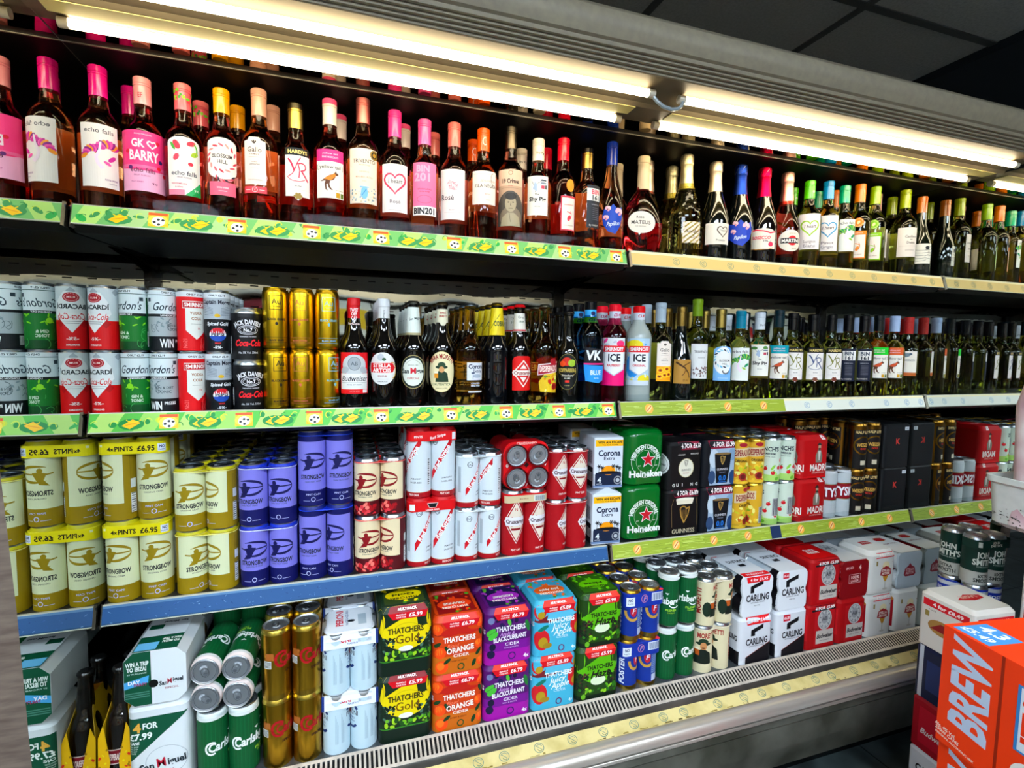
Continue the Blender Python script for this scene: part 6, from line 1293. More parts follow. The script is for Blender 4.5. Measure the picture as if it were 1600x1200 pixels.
# ------------------------------------------------------------------ the bottom well
Y4 = .0005; ZB = S4Z
def c_thatch(kind):
    A = Art(); h = 152; rnd = random.Random(len(kind))
    base = {'gold': '1c3420', 'orange': 'd8541c', 'purple': '5c1c6c', 'blue': '58b4cc', 'haze': '1c2c1c'}[kind]
    A.rect(-125, 0, 125, h, base)
    if kind == 'gold':
        A.poly([(-66, 92), (-52, h), (52, h), (66, 96), (66, 90), (40, 50), (12, 40), (-12, 40), (-42, 54)], 'e8d40c'); A.ell(-66, 116, 16, 30, 'd8c414', 14); A.ell(66, 116, 15, 30, 'd8c414', 14)
        A.ell(0, 44, 18, 7, 'f0f0e0', 14)
        for cx in (-50, 50, -100, 100): scatter(A, 46, cx - 22, cx + 22, 34, 74, ['14281c', '20402c', '182c20', '5c7c6c', '0f1c14'], 3, 6, rnd); A.rect(cx - 2, 18, cx + 2, 40, '14241a')
        scatter(A, 34, -64, 64, 18, 38, ['5c9c2c', '84bc3c', '2c5c24', 'a8cc3c', '1c3c1c'], 4, 9, rnd); A.rect(-125, 0, 125, 16, '14281c'); A.rect(-66, 14, 66, 17, '4c8c34')
        tc, sc2 = '3c3414', '7c5c14'; A.text('THATCHERS', 0, 92, 14, tc, 88, True); A.text('Gold', 4, 70, 22, sc2, 60); A.arc(2, 88, 34, 22, 30, 150, .8, 'b8a010', 12)
    if kind == 'orange':
        A.rect(-125, 0, 125, 46, 'c87424'); A.rect(-125, 104, 125, h, '7c1c20'); A.poly([(-56, 108), (-40, h), (54, h), (60, 108), (30, 98), (0, 102), (-30, 98)], 'b82c20')
        for x, z, r in ((-48, 58, 15), (-44, 20, 17), (54, 70, 12), (60, 22, 13), (-56, 120, 15), (58, 126, 12), (-100, 60, 16), (100, 60, 16), (-90, 112, 14)): A.ell(x, z, r, r, 'e85c24', 16); A.ell(x - 3, z + 3, r * .6, r * .6, 'f08434', 12)
        for x, z, a in ((-56, 80, .5), (-30, 66, 2.2), (52, 48, .9), (58, 100, 2), (-30, 34, .6), (40, 20, 1.2)): A.ell(x, z, 11, 5, '1c4424', 10, a)
        A.text('THATCHERS', 2, 90, 13, 'f4ece4', 84, True); A.text('Blood', -16, 74, 9, 'f08c6c', 30, shear=.3); A.text('ORANGE', 4, 62, 14, 'f4ece4', 72, True, rot=.08); A.text('CIDER', 6, 46, 8, 'f4ece4', 42); A.text('SWEET & ZESTY', 0, 32, 3.6, '5c2c14', 44); A.ring(6, 15, 8, 8, 3, '2c5c34', 14)
    if kind == 'purple':
        A.rect(-125, 0, 125, 36, 'a0209c'); A.rect(-125, 36, 125, 60, '7c1c8c'); A.rect(-125, 96, 125, h, '28204c'); scatter(A, 20, -60, 60, 100, 148, ['3c2c6c', '1c1838', '5c3c8c', '2c1c50'], 6, 11, rnd)
        for x, z in ((-50, 90), (-44, 80)): A.ell(x, z, 15, 8, '5cb84c', 12, .6)
        A.line([(-60, 82), (-36, 94)], 1, '2c6c2c'); A.ell(52, 96, 6, 18, '2c7c3c', 10, .3); A.ell(-50, 122, 9, 9, '7c84a8', 12); A.ell(-46, 50, 9, 10, '1c1838', 12); A.ell(-50, 30, 11, 11, '201c40', 12); A.ell(0, 112, 5, 10, '6cb84c', 8, .3)
        A.text('THATCHERS', 4, 96, 13, 'f0ecf0', 82, True); A.text('Apple &', -6, 82, 9, 'd8a8e0', 40, shear=.3); A.text('BLACKCURRANT', 2, 70, 12, 'f0ecf0', 92, True, rot=.06); A.text('CIDER', 8, 53, 8, 'f0ecf0', 40); A.text('RICH & FRUITY', 6, 43, 3.6, 'd8b8e0', 40); A.ring(8, 19, 9, 9, 3, '3c2c6c', 14); A.text('4x', 48, 14, 10, 'f0e8f0', None, True)
    if kind == 'blue':
        A.poly([(-66, 96), (-60, h), (66, h), (66, 104), (30, 100), (-20, 92)], '7c2c34'); A.poly([(-30, 100), (-22, h - 20), (30, h - 24), (56, 110), (40, 98)], '6cbcd4')
        for x, z, rx, rz in ((-44, 46, 23, 30), (60, 76, 20, 28), (-110, 60, 26, 34), (-50, 124, 18, 20), (62, 128, 16, 18)): A.ell(x, z, rx, rz, 'c42c34', 18, .2); A.ell(x + 4, z - 8, rx * .6, rz * .5, 'b89c34', 14, .2)
        A.ell(-40, 78, 17, 6, '1c7c6c', 10, .4); A.ell(-28, 28, 14, 8, 'a88c34', 12); A.text('THATCHERS', 12, 96, 13, 'eef4f4', 80, True); A.text('Juicy', 8, 80, 16, 'f4f8f4', 46, shear=.35, rot=.1); A.text('Apple', 16, 64, 16, 'f4f8f4', 54, shear=.35, rot=.1); A.text('CIDER', 16, 48, 7, 'cce4ec', 36); A.ring(14, 16, 8, 8, 3, '7c3c6c', 14); A.text('4x', 50, 14, 9, 'eef4f4')
    if kind == 'haze':
        A.poly([(-66, 84), (-62, h), (62, h), (66, 96), (40, 54), (14, 42), (-14, 42), (-44, 60)], '6cb41c'); A.ell(-60, 116, 18, 34, '7cc02c', 14); A.ell(58, 116, 15, 32, '7cc02c', 14); A.ell(0, 52, 24, 14, 'e4ecd0', 16)
        for cx in (-54, 52, -100, 100): scatter(A, 44, cx - 22, cx + 22, 26, 76, ['1c2c1c', '3c2c24', '2c3c24', '14201a', '5c3430'], 3, 7, rnd)
        scatter(A, 26, -60, 62, 16, 36, ['6cac2c', '9ccc3c', '3c7c24', '2c4c1c'], 4, 9, rnd); A.rect(-125, 0, 125, 12, '1c2c1c'); A.ell(-46, 10, 7, 8, '7cb43c', 12)
        A.text('THATCHERS', 4, 92, 12, '1c2c14', 82, True); A.text('Haze', 6, 72, 20, '1c2414', 64, True, shear=.35)
    if kind in ('purple', 'gold', 'orange', 'blue', 'haze'):
        A.text('THATCHERS', -106, 90, 12, {'gold': '3c3414', 'haze': '1c2c14'}.get(kind, 'f0ecf0'), 80, True)
    p = {'gold': '\u00a35.99', 'orange': '\u00a36.79', 'purple': '\u00a36.79', 'blue': '\u00a35.89', 'haze': '\u00a35.99'}[kind]
    A.poly([(-44, h), (54, h), (54, h - 14), (-44, h - 14)], 'd8402c' if kind != 'gold' else '8c1c24'); A.poly([(-44, h - 14), (56, h - 14), (48, h - 31), (-32, h - 31)], 'c8182c'); A.text(p, 24, h - 22.5, 9.5, 'f8ece8', 34, True); A.text('4x440ml', -12, h - 19.5, 4, 'f4dcd8', 24, True); A.text('CANS FOR', -12, h - 26, 4, 'f4dcd8', 24, True); A.text('MULTIPACK', 4, h - 7, 5, 'f8ece8', 50, True)
    return Art().rect(-125, 0, 125, 24, '14281c').merge(A, 0, 22) if kind == 'gold' else A
def top_thatch(kind):
    bg_, c = {'gold': ('3c4c24', 'e8d40c'), 'orange': ('8c1c1c', 'e85424'), 'purple': ('28204c', 'a83cb0'), 'blue': ('4ca4bc', 'e0702c'), 'haze': ('3c6c1c', '7cc41c')}[kind]
    A = Art().rect(-50, -50, 50, 50, bg_); A.ell(0, -4, 46, 26, c, 18); rnd = random.Random(4); scatter(A, 18, -48, 48, 20, 48, [bg_, '6ca83c', c], 5, 9, rnd); scatter(A, 10, -48, 48, -48, -34, ['5c9c2c', c, bg_], 4, 8, rnd)
    A.text('THATCHERS', 0, -22, 9, 'f4f0e4' if kind not in ('gold', 'haze') else '2c2c14', 70, True, rot=math.pi); A.text({'gold': 'Gold', 'orange': 'ORANGE', 'purple': 'BLACKCURRANT', 'blue': 'Juicy Apple', 'haze': 'Haze'}[kind], 0, -4, 11, 'f4f0e4' if kind not in ('gold', 'haze') else '2c2c14', 58, True, rot=math.pi); return A
TH = {k: (c_thatch(k), top_thatch(k), b) for k, b in (('gold', '1c3420'), ('orange', 'c8501c'), ('purple', '5c1c6c'), ('blue', '58b4cc'), ('haze', '2c4c1c'))}
def T4(k): return carton('', .1315, .1315, .152 if k != 'gold' else .174, TH[k][2], TH[k][0], TH[k][1], r=.018, ch=.014, ins=.008)
for k, x, dx, d in (('gold', .6535, 0, 'yellow cider carton with dark orchard trees and brown script'), ('orange', .788, 0, 'orange cider carton printed with blood oranges'), ('purple', .9225, .002, 'purple and magenta cider carton with green leaf'), ('blue', 1.058, .004, 'light blue cider carton with big red apples'), ('haze', 1.1935, .008, 'lime green cider carton with black script')):
    stack(T4(k), T4(k), x, Y4, ZB, .1535 if k != 'gold' else .1755, 'upper ' + d, 'lower ' + d, 3, dx, deep=d.split(' with')[0].split(' printed')[0] + 's in the shade behind')
gc = t_special()
mk = lambda angs: tinpack('', 167, 'c8a040m', gc, angs, clear_rings, rim='d0b060m', lidc='d0d4d8b', r=32.6, shoulder='e8d070m')
stack(mk((14, -6)), mk((-4, -8)), .3885, Y4, ZB, .168, 'upper tall plain gold strong lager pack with dark red script', 'lower tall plain gold strong lager pack with dark red script', 2, deep='tall gold strong lager packs in the shade behind')
pe = t_peroni()
def peroni_card(t, r, h):
    g = G(); w = 4 * r + .002; z0, z1 = h - .028, h + .002
    g.rings([g.rrect(w + .001, w + .001, .018, z0 + .014), g.rrect(w - .022, w - .022, .018, z1)], 'dfe4ea'); 
    A = Art().rect(-66, 0, 66, 34, 'e4e8ee').rect(-66, 0, -60, 34, '1c3874').rect(60, 0, 66, 34, '1c3874').text('PERONI', -20, 18, 12, 'c83c4c', 44, True).text('NASTRO', 6, 8, 4, '2c4c84', 24).rect(18, 8, 50, 28, 'c4ccd4')
    for i in range(9): A.rect(20 + i * 3.2, 10, 21 + i * 3.2, 26, '8c98a4')
    ez = Vector((0, .011, .014)).normalized()
    g.art(A, plane((0, -w / 2 - .0006, z0 - .004), (1, 0, 0), (0, .25, .968), (0, -.968, .25)), .0005)
    g.art(Art().rect(-50, -52, 50, 52, 'e8ecf0').text('PERONI', -24, 10, 16, 'c83c4c', 76, True, rot=1.57).text('NASTRO AZZURRO', -6, 10, 6, '2c4c84', 74, rot=1.57).ell(4, -8, 9, 6, '20242c', 12).rect(20, -30, 40, 20, 'b8c4cc'), plane((0, 0, z1), (1, 0, 0), (0, 1, 0), (0, 0, 1)), .0003)
    g.build('card_sleeve', t, 25)
mk = lambda angs: tinpack('', 148, 'ccdde4', pe, angs, peroni_card)
stack(mk((0, 2)), mk((6, 14)), .521, Y4, ZB, .152, 'upper pale blue lager pack with white card collar', 'lower pale blue lager pack with white card collar', 2, deep='pale blue lager packs in the shade behind')
fo = t_fosters()
def foster_card(t, r, h):
    g = G(); w = 4 * r + .003
    A = Art().rect(-(w * 500 + 40), 98, w * 500 + 40, 139, '1c3c98').rect(-62, 104, -36, 130, 'e4e8f0').text('NO', -49, 122, 9, '2c3c6c', 14, True).text('PLASTIC', -49, 111, 4, '2c3c6c', 18).ring(-4, 122, 10, 11, 2, 'c890a0', 16).text('F', -4, 122, 12, 'd8a0b0', None, True, shear=.2).rect(20, 112, 60, 136, 'e0e6ee')
    for i in range(13): A.rect(22 + i * 2.9, 114, 23 + i * 2.9 + (i % 3) * .5, 134, '2c4478')
    g.art(A, rrwrap(w, w, .018, 9), .0008, .00006); g.art(A, rrwrap(w, w, .018, 9), .0007, 0, True)
    g.rings([g.rrect(w, w, .018, h - .0105), g.rrect(w * .98, w * .98, .018, h - .0095)], '1c3c98'); g.art(Art().ell(56, -56, 8, 8, 'e04c5c', 12).ell(0, 0, 12, 10, 'c03048', 14), plane((0, 0, h - .0095), (1, 0, 0), (0, 1, 0), (0, 0, 1)), .0003)
    g.build('card_sleeve', t, 25)
mk = lambda angs: tinpack('', 148, '1c3c8c', fo, angs, foster_card, rim='c8a850m', lidc='d0d0ccb')
stack(mk((-20, -10)), mk((18, -30)), 1.335, Y4, ZB, .149, 'upper royal blue lager pack with gold footed cans and barcode card', 'lower royal blue lager pack with vertical white lettering', 3, .006, deep='royal blue lager packs in the shade behind')
cb = t_carlsberg(H=165)
mk = lambda angs: tinpack('', 164, '0f5c34', cb, angs, clear_rings, lidc='c8ccd0b', shoulder='dfe3df')
stack(mk((-60, -50)), mk((30, 36)), 1.469, Y4, ZB, .165 - .012, 'upper green lager pack with white script and white shoulders', 'lower green lager pack with white shoulders turned from its script', 3, .004, deep='green white shouldered lager packs in the shade behind') if False else stack(mk((-60, -50)), mk((30, 36)), 1.469, Y4, ZB, .165, 'upper green lager pack with white script and white shoulders', 'lower green lager pack with white shoulders turned from its script', 2, .004, deep='green white shouldered lager packs in the shade behind')
mo = t_moretti()
mk = lambda angs: tinpack('', 148, 'dcd3b4', mo, angs, card_top('ddd2bc', 'ece4d4', pat=['d8ccb4', 'd4c8ac', 'a83c34']), lidc='b8bcbcb')
stack(mk((60, 50)), mk((-12, -70)), 1.603, Y4, ZB, .149, 'upper cream lager pack with flat card top and sideways red lettering', 'lower cream lager pack showing a man in a green hat', 2, .004, deep='cream lager packs in the shade behind')

def c_carling(price='4 for \u00a34.95', strip=True):
    A = Art(); h = 152; A.rect(-125, 0, 125, h, 'dcdee2'); A.poly([(-125, 0), (125, 0), (125, 66), (66, 66), (-38, 22), (-38, 0)], '16141a'); A.rect(-125, 0, -62, 44, '16141a'); A.line([(-38, 22), (66, 66)], 2, '8c3c34'); A.rect(-62, 6, -46, h, 'e4e6e8')
    A.poly([(-20, 96), (-20, 110), (28, 126), (28, 112)], '121218'); A.poly([(-20, 90), (-4, 90), (-4, 104), (-20, 98)], '121218'); A.text('CARLING', 4, 72, 20, '1c1c24', 86, True); A.text('ORIGINAL LAGER', 4, 57, 4, '4c4c54', 60); A.text('CARLING', -98, 84, 16, '1c1c24', 60, True)
    if strip: A.poly([(-44, h), (66, h), (66, h - 24), (-36, h - 24)], 'd8242c'); A.text(price, 14, h - 12, 10, 'f8e8e8', 76, True)
    else: A.rect(-36, h - 34, -8, h - 12, 'c0243c'); A.text('\u00a36.25', -22, h - 23, 8, 'f8e8e8', 22, True)
    return A
def wrap_pack(lbl, col, frontart, topart, canart, can, h=150, r=32.2, depth=.154, ends=None):
    """four tins lying down with a waisted card end facing the aisle and a card band along the top"""
    def card(t):
        g = G(); P = []
        for i in range(25):
            z = 132 * i / 24; wv = 62 - 6.5 * math.exp(-((z - 66) / 13) ** 2) - 9 * max(0, (14 - z) / 14) ** 2 - 9 * max(0, (z - 118) / 14) ** 2; P.append((wv, z))
        out = [(x, z) for x, z in P] + [(-x, z) for x, z in P[::-1]]
        y = -depth / 2
        g.rings([[(x * .001, y + .006, z * .001) for x, z in out], [(x * .001 * .97, y, (66 + (z - 66) * .975) * .001) for x, z in out]], ends or col)
        g.box((-.052, y + .006, .1318), (.052, depth / 2, .1328), col)
        g.box((-.052, depth / 2, .0), (.052, depth / 2 + .001, .1328), col)
        g.art(frontart, front(y), .0003); g.art(topart, plane((0, 0, .1328), (1, 0, 0), (0, 1, 0), (0, 0, 1)), .0003)
        g.build('card_sleeve', t, 30)
    t = lying('can_pack', 4, h - 4, r, can, canart, False, card=card, a0=20)
    return tag(t, lbl, 'can pack')
def f_carling(p):
    A = Art(); A.poly([(-28, 88), (-28, 100), (22, 116), (22, 102)], '121218'); A.poly([(-28, 78), (-14, 78), (-14, 92), (-28, 88)], '121218'); A.text('CARLING', 2, 62, 21, '1c1c24', 92, True); A.text('ORIGINAL LAGER', 2, 46, 4, '4c4c54', 56); A.text('4.0% VOL', 0, 36, 4, '4c4c54', 24)
    if p: A.poly([(-46, 131), (50, 131), (46, 112), (-40, 112)], 'd8242c'); A.text('4 for \u00a34.95', 4, 121, 9, 'f8e8e8', 70, True)
    else: A.rect(-42, 108, -18, 126, 'c0243c'); A.text('\u00a36.25', -30, 117, 7, 'f8e8e8', 20, True)
    return A
def tp_carling(p=True):
    A = Art().rect(-50, -76, 50, 76, 'dfe1e4'); A.text('CARLING', 6, 30, 17, '1c1c24', 74, True, rot=math.pi); A.poly([(-8, -8), (18, -8), (18, 10), (-8, 6)], '121218')
    if p: A.rect(-50, -76, 50, -52, 'd8242c'); A.text('MULTIPACK', 0, -64, 9, 'f8e8e8', 70, True)
    return A
t_cl = Art().rect(-103, 0, 103, 138, 'c4ccd2').text('CARLING', 0, 78, 22, '16141a', 90, True, rot=1.57).rect(-103, 0, 103, 36, '16141a').text('CARLING', -80, 78, 22, '16141a', 90, True, rot=1.57)
C1 = carton('', .1315, .1315, .152, 'dcdee2', c_carling(), None, r=.014, ch=.01, ins=.006)
stack(wrap_pack('', 'e2e4e6', f_carling(1), tp_carling(), t_cl, 'c4ccd2'), C1, 1.752, Y4, ZB, .1535, 'white lager pack lying on top with black logo and red price tab', 'white and black lager carton with red price strip standing at the well front', 1, -.002, deep='x', half=.078)
C1.location.y = Y4 + .066
C2 = carton('', .1315, .1315, .152, 'dcdee2', c_carling(strip=False), None, r=.014, ch=.01, ins=.006)
C2.location = (1.897, Y4 + .066, ZB + .0004); C2['label'] = 'white and black lager carton with small red price square standing at the well front'
C2b = wrap_pack('white lager pack lying on top with black logo and a small red square', 'e2e4e6', f_carling(0), tp_carling(False), t_cl, 'c4ccd2'); C2b.location = (1.893, Y4 + .078, ZB + .1545)
for xx, l in ((1.752, 'left'), (1.897, 'right')):
    dup(C1, (xx, Y4 + .235, ZB + .0004), label='white and black lager carton behind the %s one of the two front white cartons' % l); dup(C2b, (xx, Y4 + .250, ZB + .1545), label='white lager pack lying in shade behind the %s lying white pack' % l)
def crest(A, cx, cy, s):
    A.ell(cx, cy, 22 * s, 26 * s, 'c4c4c2', 20); A.ring(cx, cy, 18 * s, 22 * s, 1.4, '6c6c70', 20); A.ell(cx, cy + 2 * s, 11 * s, 13 * s, 'a4a4a6', 16); A.text('AB', cx, cy + 2 * s, 9 * s, '5c5c60', None, True)
    for a in range(0, 360, 40): A.ell(cx + 15 * s * math.cos(R_(a)), cy + 18 * s * math.sin(R_(a)), 3.5 * s, 2 * s, '8c8c90', 7, R_(a))
    return A
def c_bud(dark=True, lit=1):
    A = Art(); h = 152; A.rect(-125, 0, 125, h, 'a8141c'); A.rect(-34, 6, 54, h - 22, 'b8242c'); crest(A, 10, 98, 1.4); A.poly([(-26, 16), (50, 16), (50, 62), (-26, 62)], 'cfc8c0'); A.text('Budweiser', 12, 42, 14, '3c3438', 70, True, shear=.3); A.text('KING OF BEERS', 12, 26, 4, '7c7478', 44)
    A.rect(-112, 30, -62, 120, 'c0202c')
    if dark: A.rect(-48, h - 22, 66, h - 4, '16141c'); A.text('4 FOR \u00a35.99', 8, h - 13, 10, 'f0ece8', 84, True)
    return A
BU = carton('', .1315, .1315, .152, 'a8141c', c_bud(), Art().rect(-52, -52, 52, 52, 'c8181c').text('KING', 0, 8, 14, 'f4e8e4', 44, True, rot=math.pi).text('BEERS', 0, -10, 12, 'f4e8e4', 48, True, rot=math.pi), r=.014, ch=.008, ins=.005)
BL = dup(BU)
stack(BU, BL, 2.031, Y4, ZB, .1535, 'upper red beer carton with black price band and silver crest', 'lower red beer carton with black price band and silver crest', 1, .004, deep='x')
for lv in (0, 1): dup(BU, (2.031, Y4 + .2, ZB + .0004 + lv * .1535), label='red beer carton in shade behind the black banded red cartons', group='second row of red beer cartons')
t_bd = Art().rect(-103, 0, 103, 138, 'c8ccce').text('Budweiser', 0, 70, 16, 'b01c28', 90, True, rot=1.57).ell(-50, 70, 22, 26, 'd8dadc', 18).ring(-50, 70, 18, 22, 1.6, '5c5c60').rect(-103, 0, 103, 20, 'b81c28')
fb_ = Art().text('BUD', -26, 108, 8, 'e0b4b4', 34, True, shear=.2).text('4', 22, 106, 16, 'e8c4c0', None, True).line([(-26, 84), (26, 84), (26, 54), (-26, 54)], 1.4, 'e0b4b4', closed=True).text('100%', 0, 74, 10, 'e8c4c0', 40, True).text('LAGER', 0, 61, 7, 'e8c4c0', 36, True)
B2_ = wrap_pack('dark red waisted end of a beer pack lying on top between red and white cartons', 'd8d8d8', fb_, crest(Art().rect(-50, -76, 50, 76, 'd8d8d6'), 0, 30, 1.3), t_bd, 'c8ccce', ends='8c141c')
BC = carton('', .1315, .1315, .152, 'a8141c', c_bud(False), Art().rect(-52, -52, 52, 52, 'c8181c'), r=.02, ch=.012, ins=.008)
stack(B2_, BC, 2.166, Y4, ZB, .1535, 'dark red waisted end of a beer pack lying on top between red and white cartons', 'red beer carton without price band under the dark red pack end', 1, 0, deep='x', half=.078); BC.location.y = Y4 + .066
def c_stella(strip=True):
    A = Art(); h = 152; A.rect(-125, 0, 125, h, 'dcdad4'); A.rect(-112, 16, -62, 118, 'a01c2c'); A.ell(-87, 118, 25, 10, 'b8843c', 14); A.text('STELLA', -80, 70, 13, 'ece4dc', 76, True, rot=-1.57); A.text('ARTOIS', -97, 66, 13, 'ece4dc', 76, True, rot=-1.57)
    u = 14; A.poly([(u - 16, 98), (u + 16, 98), (u + 12, 56), (u + 3, 40), (u - 3, 40), (u - 12, 56)], 'c89c44'); A.ell(u, 100, 16, 12, 'e8dcb8', 14); A.rect(u - 1.6, 16, u + 1.6, 42, 'b8b4a8'); A.ell(u, 14, 12, 3.6, 'c4c0b4', 12); A.poly([(u - 27, 64), (u - 22, 86), (u, 96), (u + 22, 86), (u + 27, 64), (u, 58)], '9c242c'); A.text('STELLA', u, 80, 8, 'f0e4d8', 38, True); A.text('ARTOIS', u, 69, 8, 'f0e4d8', 38, True)
    A.rect(-34, 100, -26, 116, '9c8c54'); A.text('4', 46, 108, 7, 'a86c70')
    if strip: A.rect(-36, h - 26, 66, h - 8, 'c8182c'); A.text('4 for \u00a35.49', 14, h - 17, 9, 'f8e8e4', 70, True)
    return A
SA = carton('', .1315, .1315, .152, 'dcdad4', c_stella(), Art().rect(-52, -52, 52, 52, 'e4e2dc').poly([(-26, -6), (26, -6), (20, 18), (-20, 18)], 'b8242c').text('STELLA', 0, 6, 9, 'f0e4d8', 34, True, rot=math.pi), r=.022, ch=.016, ins=.010)
SB = dup(SA); stack(SA, SB, 2.2975, Y4, ZB, .1535, 'upper white lager carton with red price strip and gold chalice', 'lower white lager carton with red price strip and gold chalice', 1, 0, deep='x')
t_st = Art().rect(-103, 0, 103, 138, 'd0d2d2').rect(-30, 20, 30, 120, 'a01c2c').text('STELLA ARTOIS', 0, 70, 16, 'ece4dc', 92, True, rot=1.57).rect(60, 20, 100, 120, 'b8bcbc')
fs = Art().poly([(-30, 50), (-24, 74), (-8, 82), (0, 92), (8, 82), (24, 74), (30, 50), (20, 44), (-20, 44)], '8c2434').text('STELLA', 0, 68, 9, 'd8b8b8', 40, True).text('ARTOIS', 0, 56, 9, 'd8b8b8', 40, True)
tst = Art().rect(-50, -76, 50, 76, 'e0deda').ell(0, 40, 24, 16, 'c8943c', 14).poly([(-24, 30), (24, 30), (20, 52), (-20, 52)], 'b02430').text('STELLA ARTOIS', 0, 0, 8, '7c3c34', 70, True, rot=math.pi)
SL = wrap_pack('', 'dedcd6', fs, tst, t_st, 'd0d2d2', ends='b4bcc0')
SC_ = carton('', .129, .1315, .152, 'dcdad4', c_stella(False), None, r=.022, ch=.014, ins=.008)
stack(SL, SC_, 2.4325, Y4, ZB, .1535, 'white lager pack lying on top with pale waisted end, against the right mirror', 'white lager carton with chalice and no price strip, against the right mirror', 1, 0, deep='x', half=.078); SC_.location.y = Y4 + .066
for x, t in ((2.166, B2_), (2.2985, SL), (2.4325, SL)):
    dup(BC if x < 2.2 else SC_, (x, Y4 + .235, ZB + .0004), label='pack in the shaded second row of the well, right end', group='shaded second row at the right of the well')
    dup(t, (x, Y4 + .25, ZB + .1545), label='lying pack in the shaded second row of the well, right end', group='shaded second row of lying packs at the right of the well')

# left end of the well: cartons and lying green tins
def c_sanmig(kind):
    A = Art(); h = 200 if kind else 128
    A.rect(-125, 0, 125, h, 'dfe3e4')
    if kind: # standing
        A.poly([(-60, h - 20), (58, h - 20), (-60, h - 122)], '0f5840'); A.text('4', -40, h - 42, 20, 'e0b45c', 15, True); A.text('FOR', -16, h - 40, 13, 'f0f4f0', 28, True); A.text('\u00a37.99', -34, h - 62, 14, 'f0f4f0', 44, True); A.text('CANS', -46, h - 76, 6, 'f0f4f0', 20, True)
        for i in range(4): A.text('NON STOP', -48, h - 84 - i * 5, 3, 'd8e8dc', 20 - i * 3)
        A.ring(14, 74, 40, 34, .7, '8c949c', 30); A.text('San', -24, 66, 15, '1c2c34', 28, True, rot=.1); A.text('M', 3, 71, 21, 'b82c44', 20, rot=.1); A.text('iguel', 33, 72, 15, '1c2c34', 36, True, rot=.1); A.text('ESPECIAL', 8, 50, 6, '9c4454', 42)
    else:
        A.rect(-58, 0, -8, h, '0f5840'); A.text('WIN A TRIP', -33, h - 22, 9, 'f0f4f0', 42, True); A.text('TO IBIZA!', -34, h - 33, 9, 'f0f4f0', 36, True); A.text('BY PURCHASE', -34, h - 43, 3, 'd0e4dc', 36); A.poly([(-60, 52), (-14, 62), (-12, 78), (-58, 68)], '5ca8d4'); A.text('DAY', -40, 66, 8, 'f4f4f8', 22, True); A.text('PARTY', -28, 60, 6, '9c2c5c', 24, True)
        for i in range(6): A.rect(-56, 16 + i * 5, -12, 18.4 + i * 5, '5c8c7c')
        A.ell(-4, 58, 9, 9, '06090a', 16); A.text('San', 14, 56, 9, '1c2c34', 15, True); A.text('M', 26, 59, 12, 'b82c44', 10); A.text('iguel', 42, 61, 9, '1c2c34', 20, True); A.text('ESPECIAL', 30, 44, 4, '9c4454', 26)
    return A
SMu = root('can_carton'); g = G()
oct_ = [(-.040, 0), (.040, 0), (.058, .017), (.058, .102), (.040, .120), (-.040, .120), (-.058, .102), (-.058, .017)]
g.rings([[(x, -.08, z) for x, z in oct_], [(x, .08, z) for x, z in oct_]], ['dfe3e4'], True, True)
g.art(Art().merge(c_sanmig(0), 0, -12).clipped(-57.5, 17, 57.5, 102), front(-.08), .0003); g.art(Art().poly([(-40, .5), (-8, .5), (-8, 17), (-57.5, 17)], '0f5840').poly([(-57.5, 102), (-8, 102), (-8, 119.5), (-40, 119.5)], '0f5840'), front(-.08), .0003)
g.art(Art().rect(-42, -78, 42, 78, 'dfe3e4').rect(-42, -80, 42, -20, '0f5840').rect(-40, -76, 0, -46, '7cbce0').text('WIN A TRIP', 22, -36, 8, 'f0f4f0', 38, True, rot=math.pi).text('TO IBIZA!', 22, -48, 8, 'f0f4f0', 34, True, rot=math.pi).rect(-38, 10, -10, 30, '0f5840').text('San Miguel', 10, 40, 8, '2c3c44', 50, True, rot=math.pi), plane((0, 0, .120), (1, 0, 0), (0, 1, 0), (0, 0, 1)), .0003)
g.build('card_box', SMu, 20); KIDS[SMu.name] = list(SMu.children)
tag(SMu, 'white and green octagonal lager carton with travel prize text and a black finger hole', 'carton'); SMu.location = (.1205, Y4 + .08, ZB + .2125); SMu.rotation_euler = (0, 0, 0)
SMl = carton('white standing lager carton with green price triangle under the octagonal carton', .116, .132, .211, 'dfe3e4', c_sanmig(1), None, r=.016, ch=.016, ins=.012); SMl.location = (.1205, Y4 + .072, ZB + .0004)
sg = Art().rect(-103, 0, 103, 138, 'd4dcdc').text('San Miguel', 0, 80, 16, '2c3c44', 90, True, rot=1.57).ring(60, 80, 26, 30, 1.6, '7c8488').rect(-103, 0, 103, 16, 'c8a050m')
smt = lone_tin(32.8, 147, 'd4dcdc', sg, 20, rim='d0a848m'); tag(smt, 'single white lager can lying on its side behind the octagonal carton', 'drink can'); smt.rotation_euler = (R_(-90), 0, 0); smt.location = (.135, Y4 + .215, ZB + .2125 + .0335)
cg = t_carlsberg(H=165)
CL = lying('can_pack', 4, 165, 32.0, '0f5c34', cg, True, shoulder='e8dcd8', a0=150); CL.rotation_euler = (0, 0, R_(-4))
tag(CL, 'green lager pack lying down with four silver lids facing the aisle', 'can pack')
CS = tinpack('green lager pack standing at the well front beneath the lying green pack', 164, '0f5c34', cg, (60, 38), clear_rings, shoulder='dfe3df'); CS.location = (.2515, Y4 + .0665, ZB + .0004)
CL.location = (.2500, Y4 + .083, ZB + .1665)
for lv in (0, 1): dup(CS, (.2515, Y4 + .245, ZB + .0004 + lv * .1655), label='green lager pack standing in shade behind the lying green pack', group='second row of green lager packs')
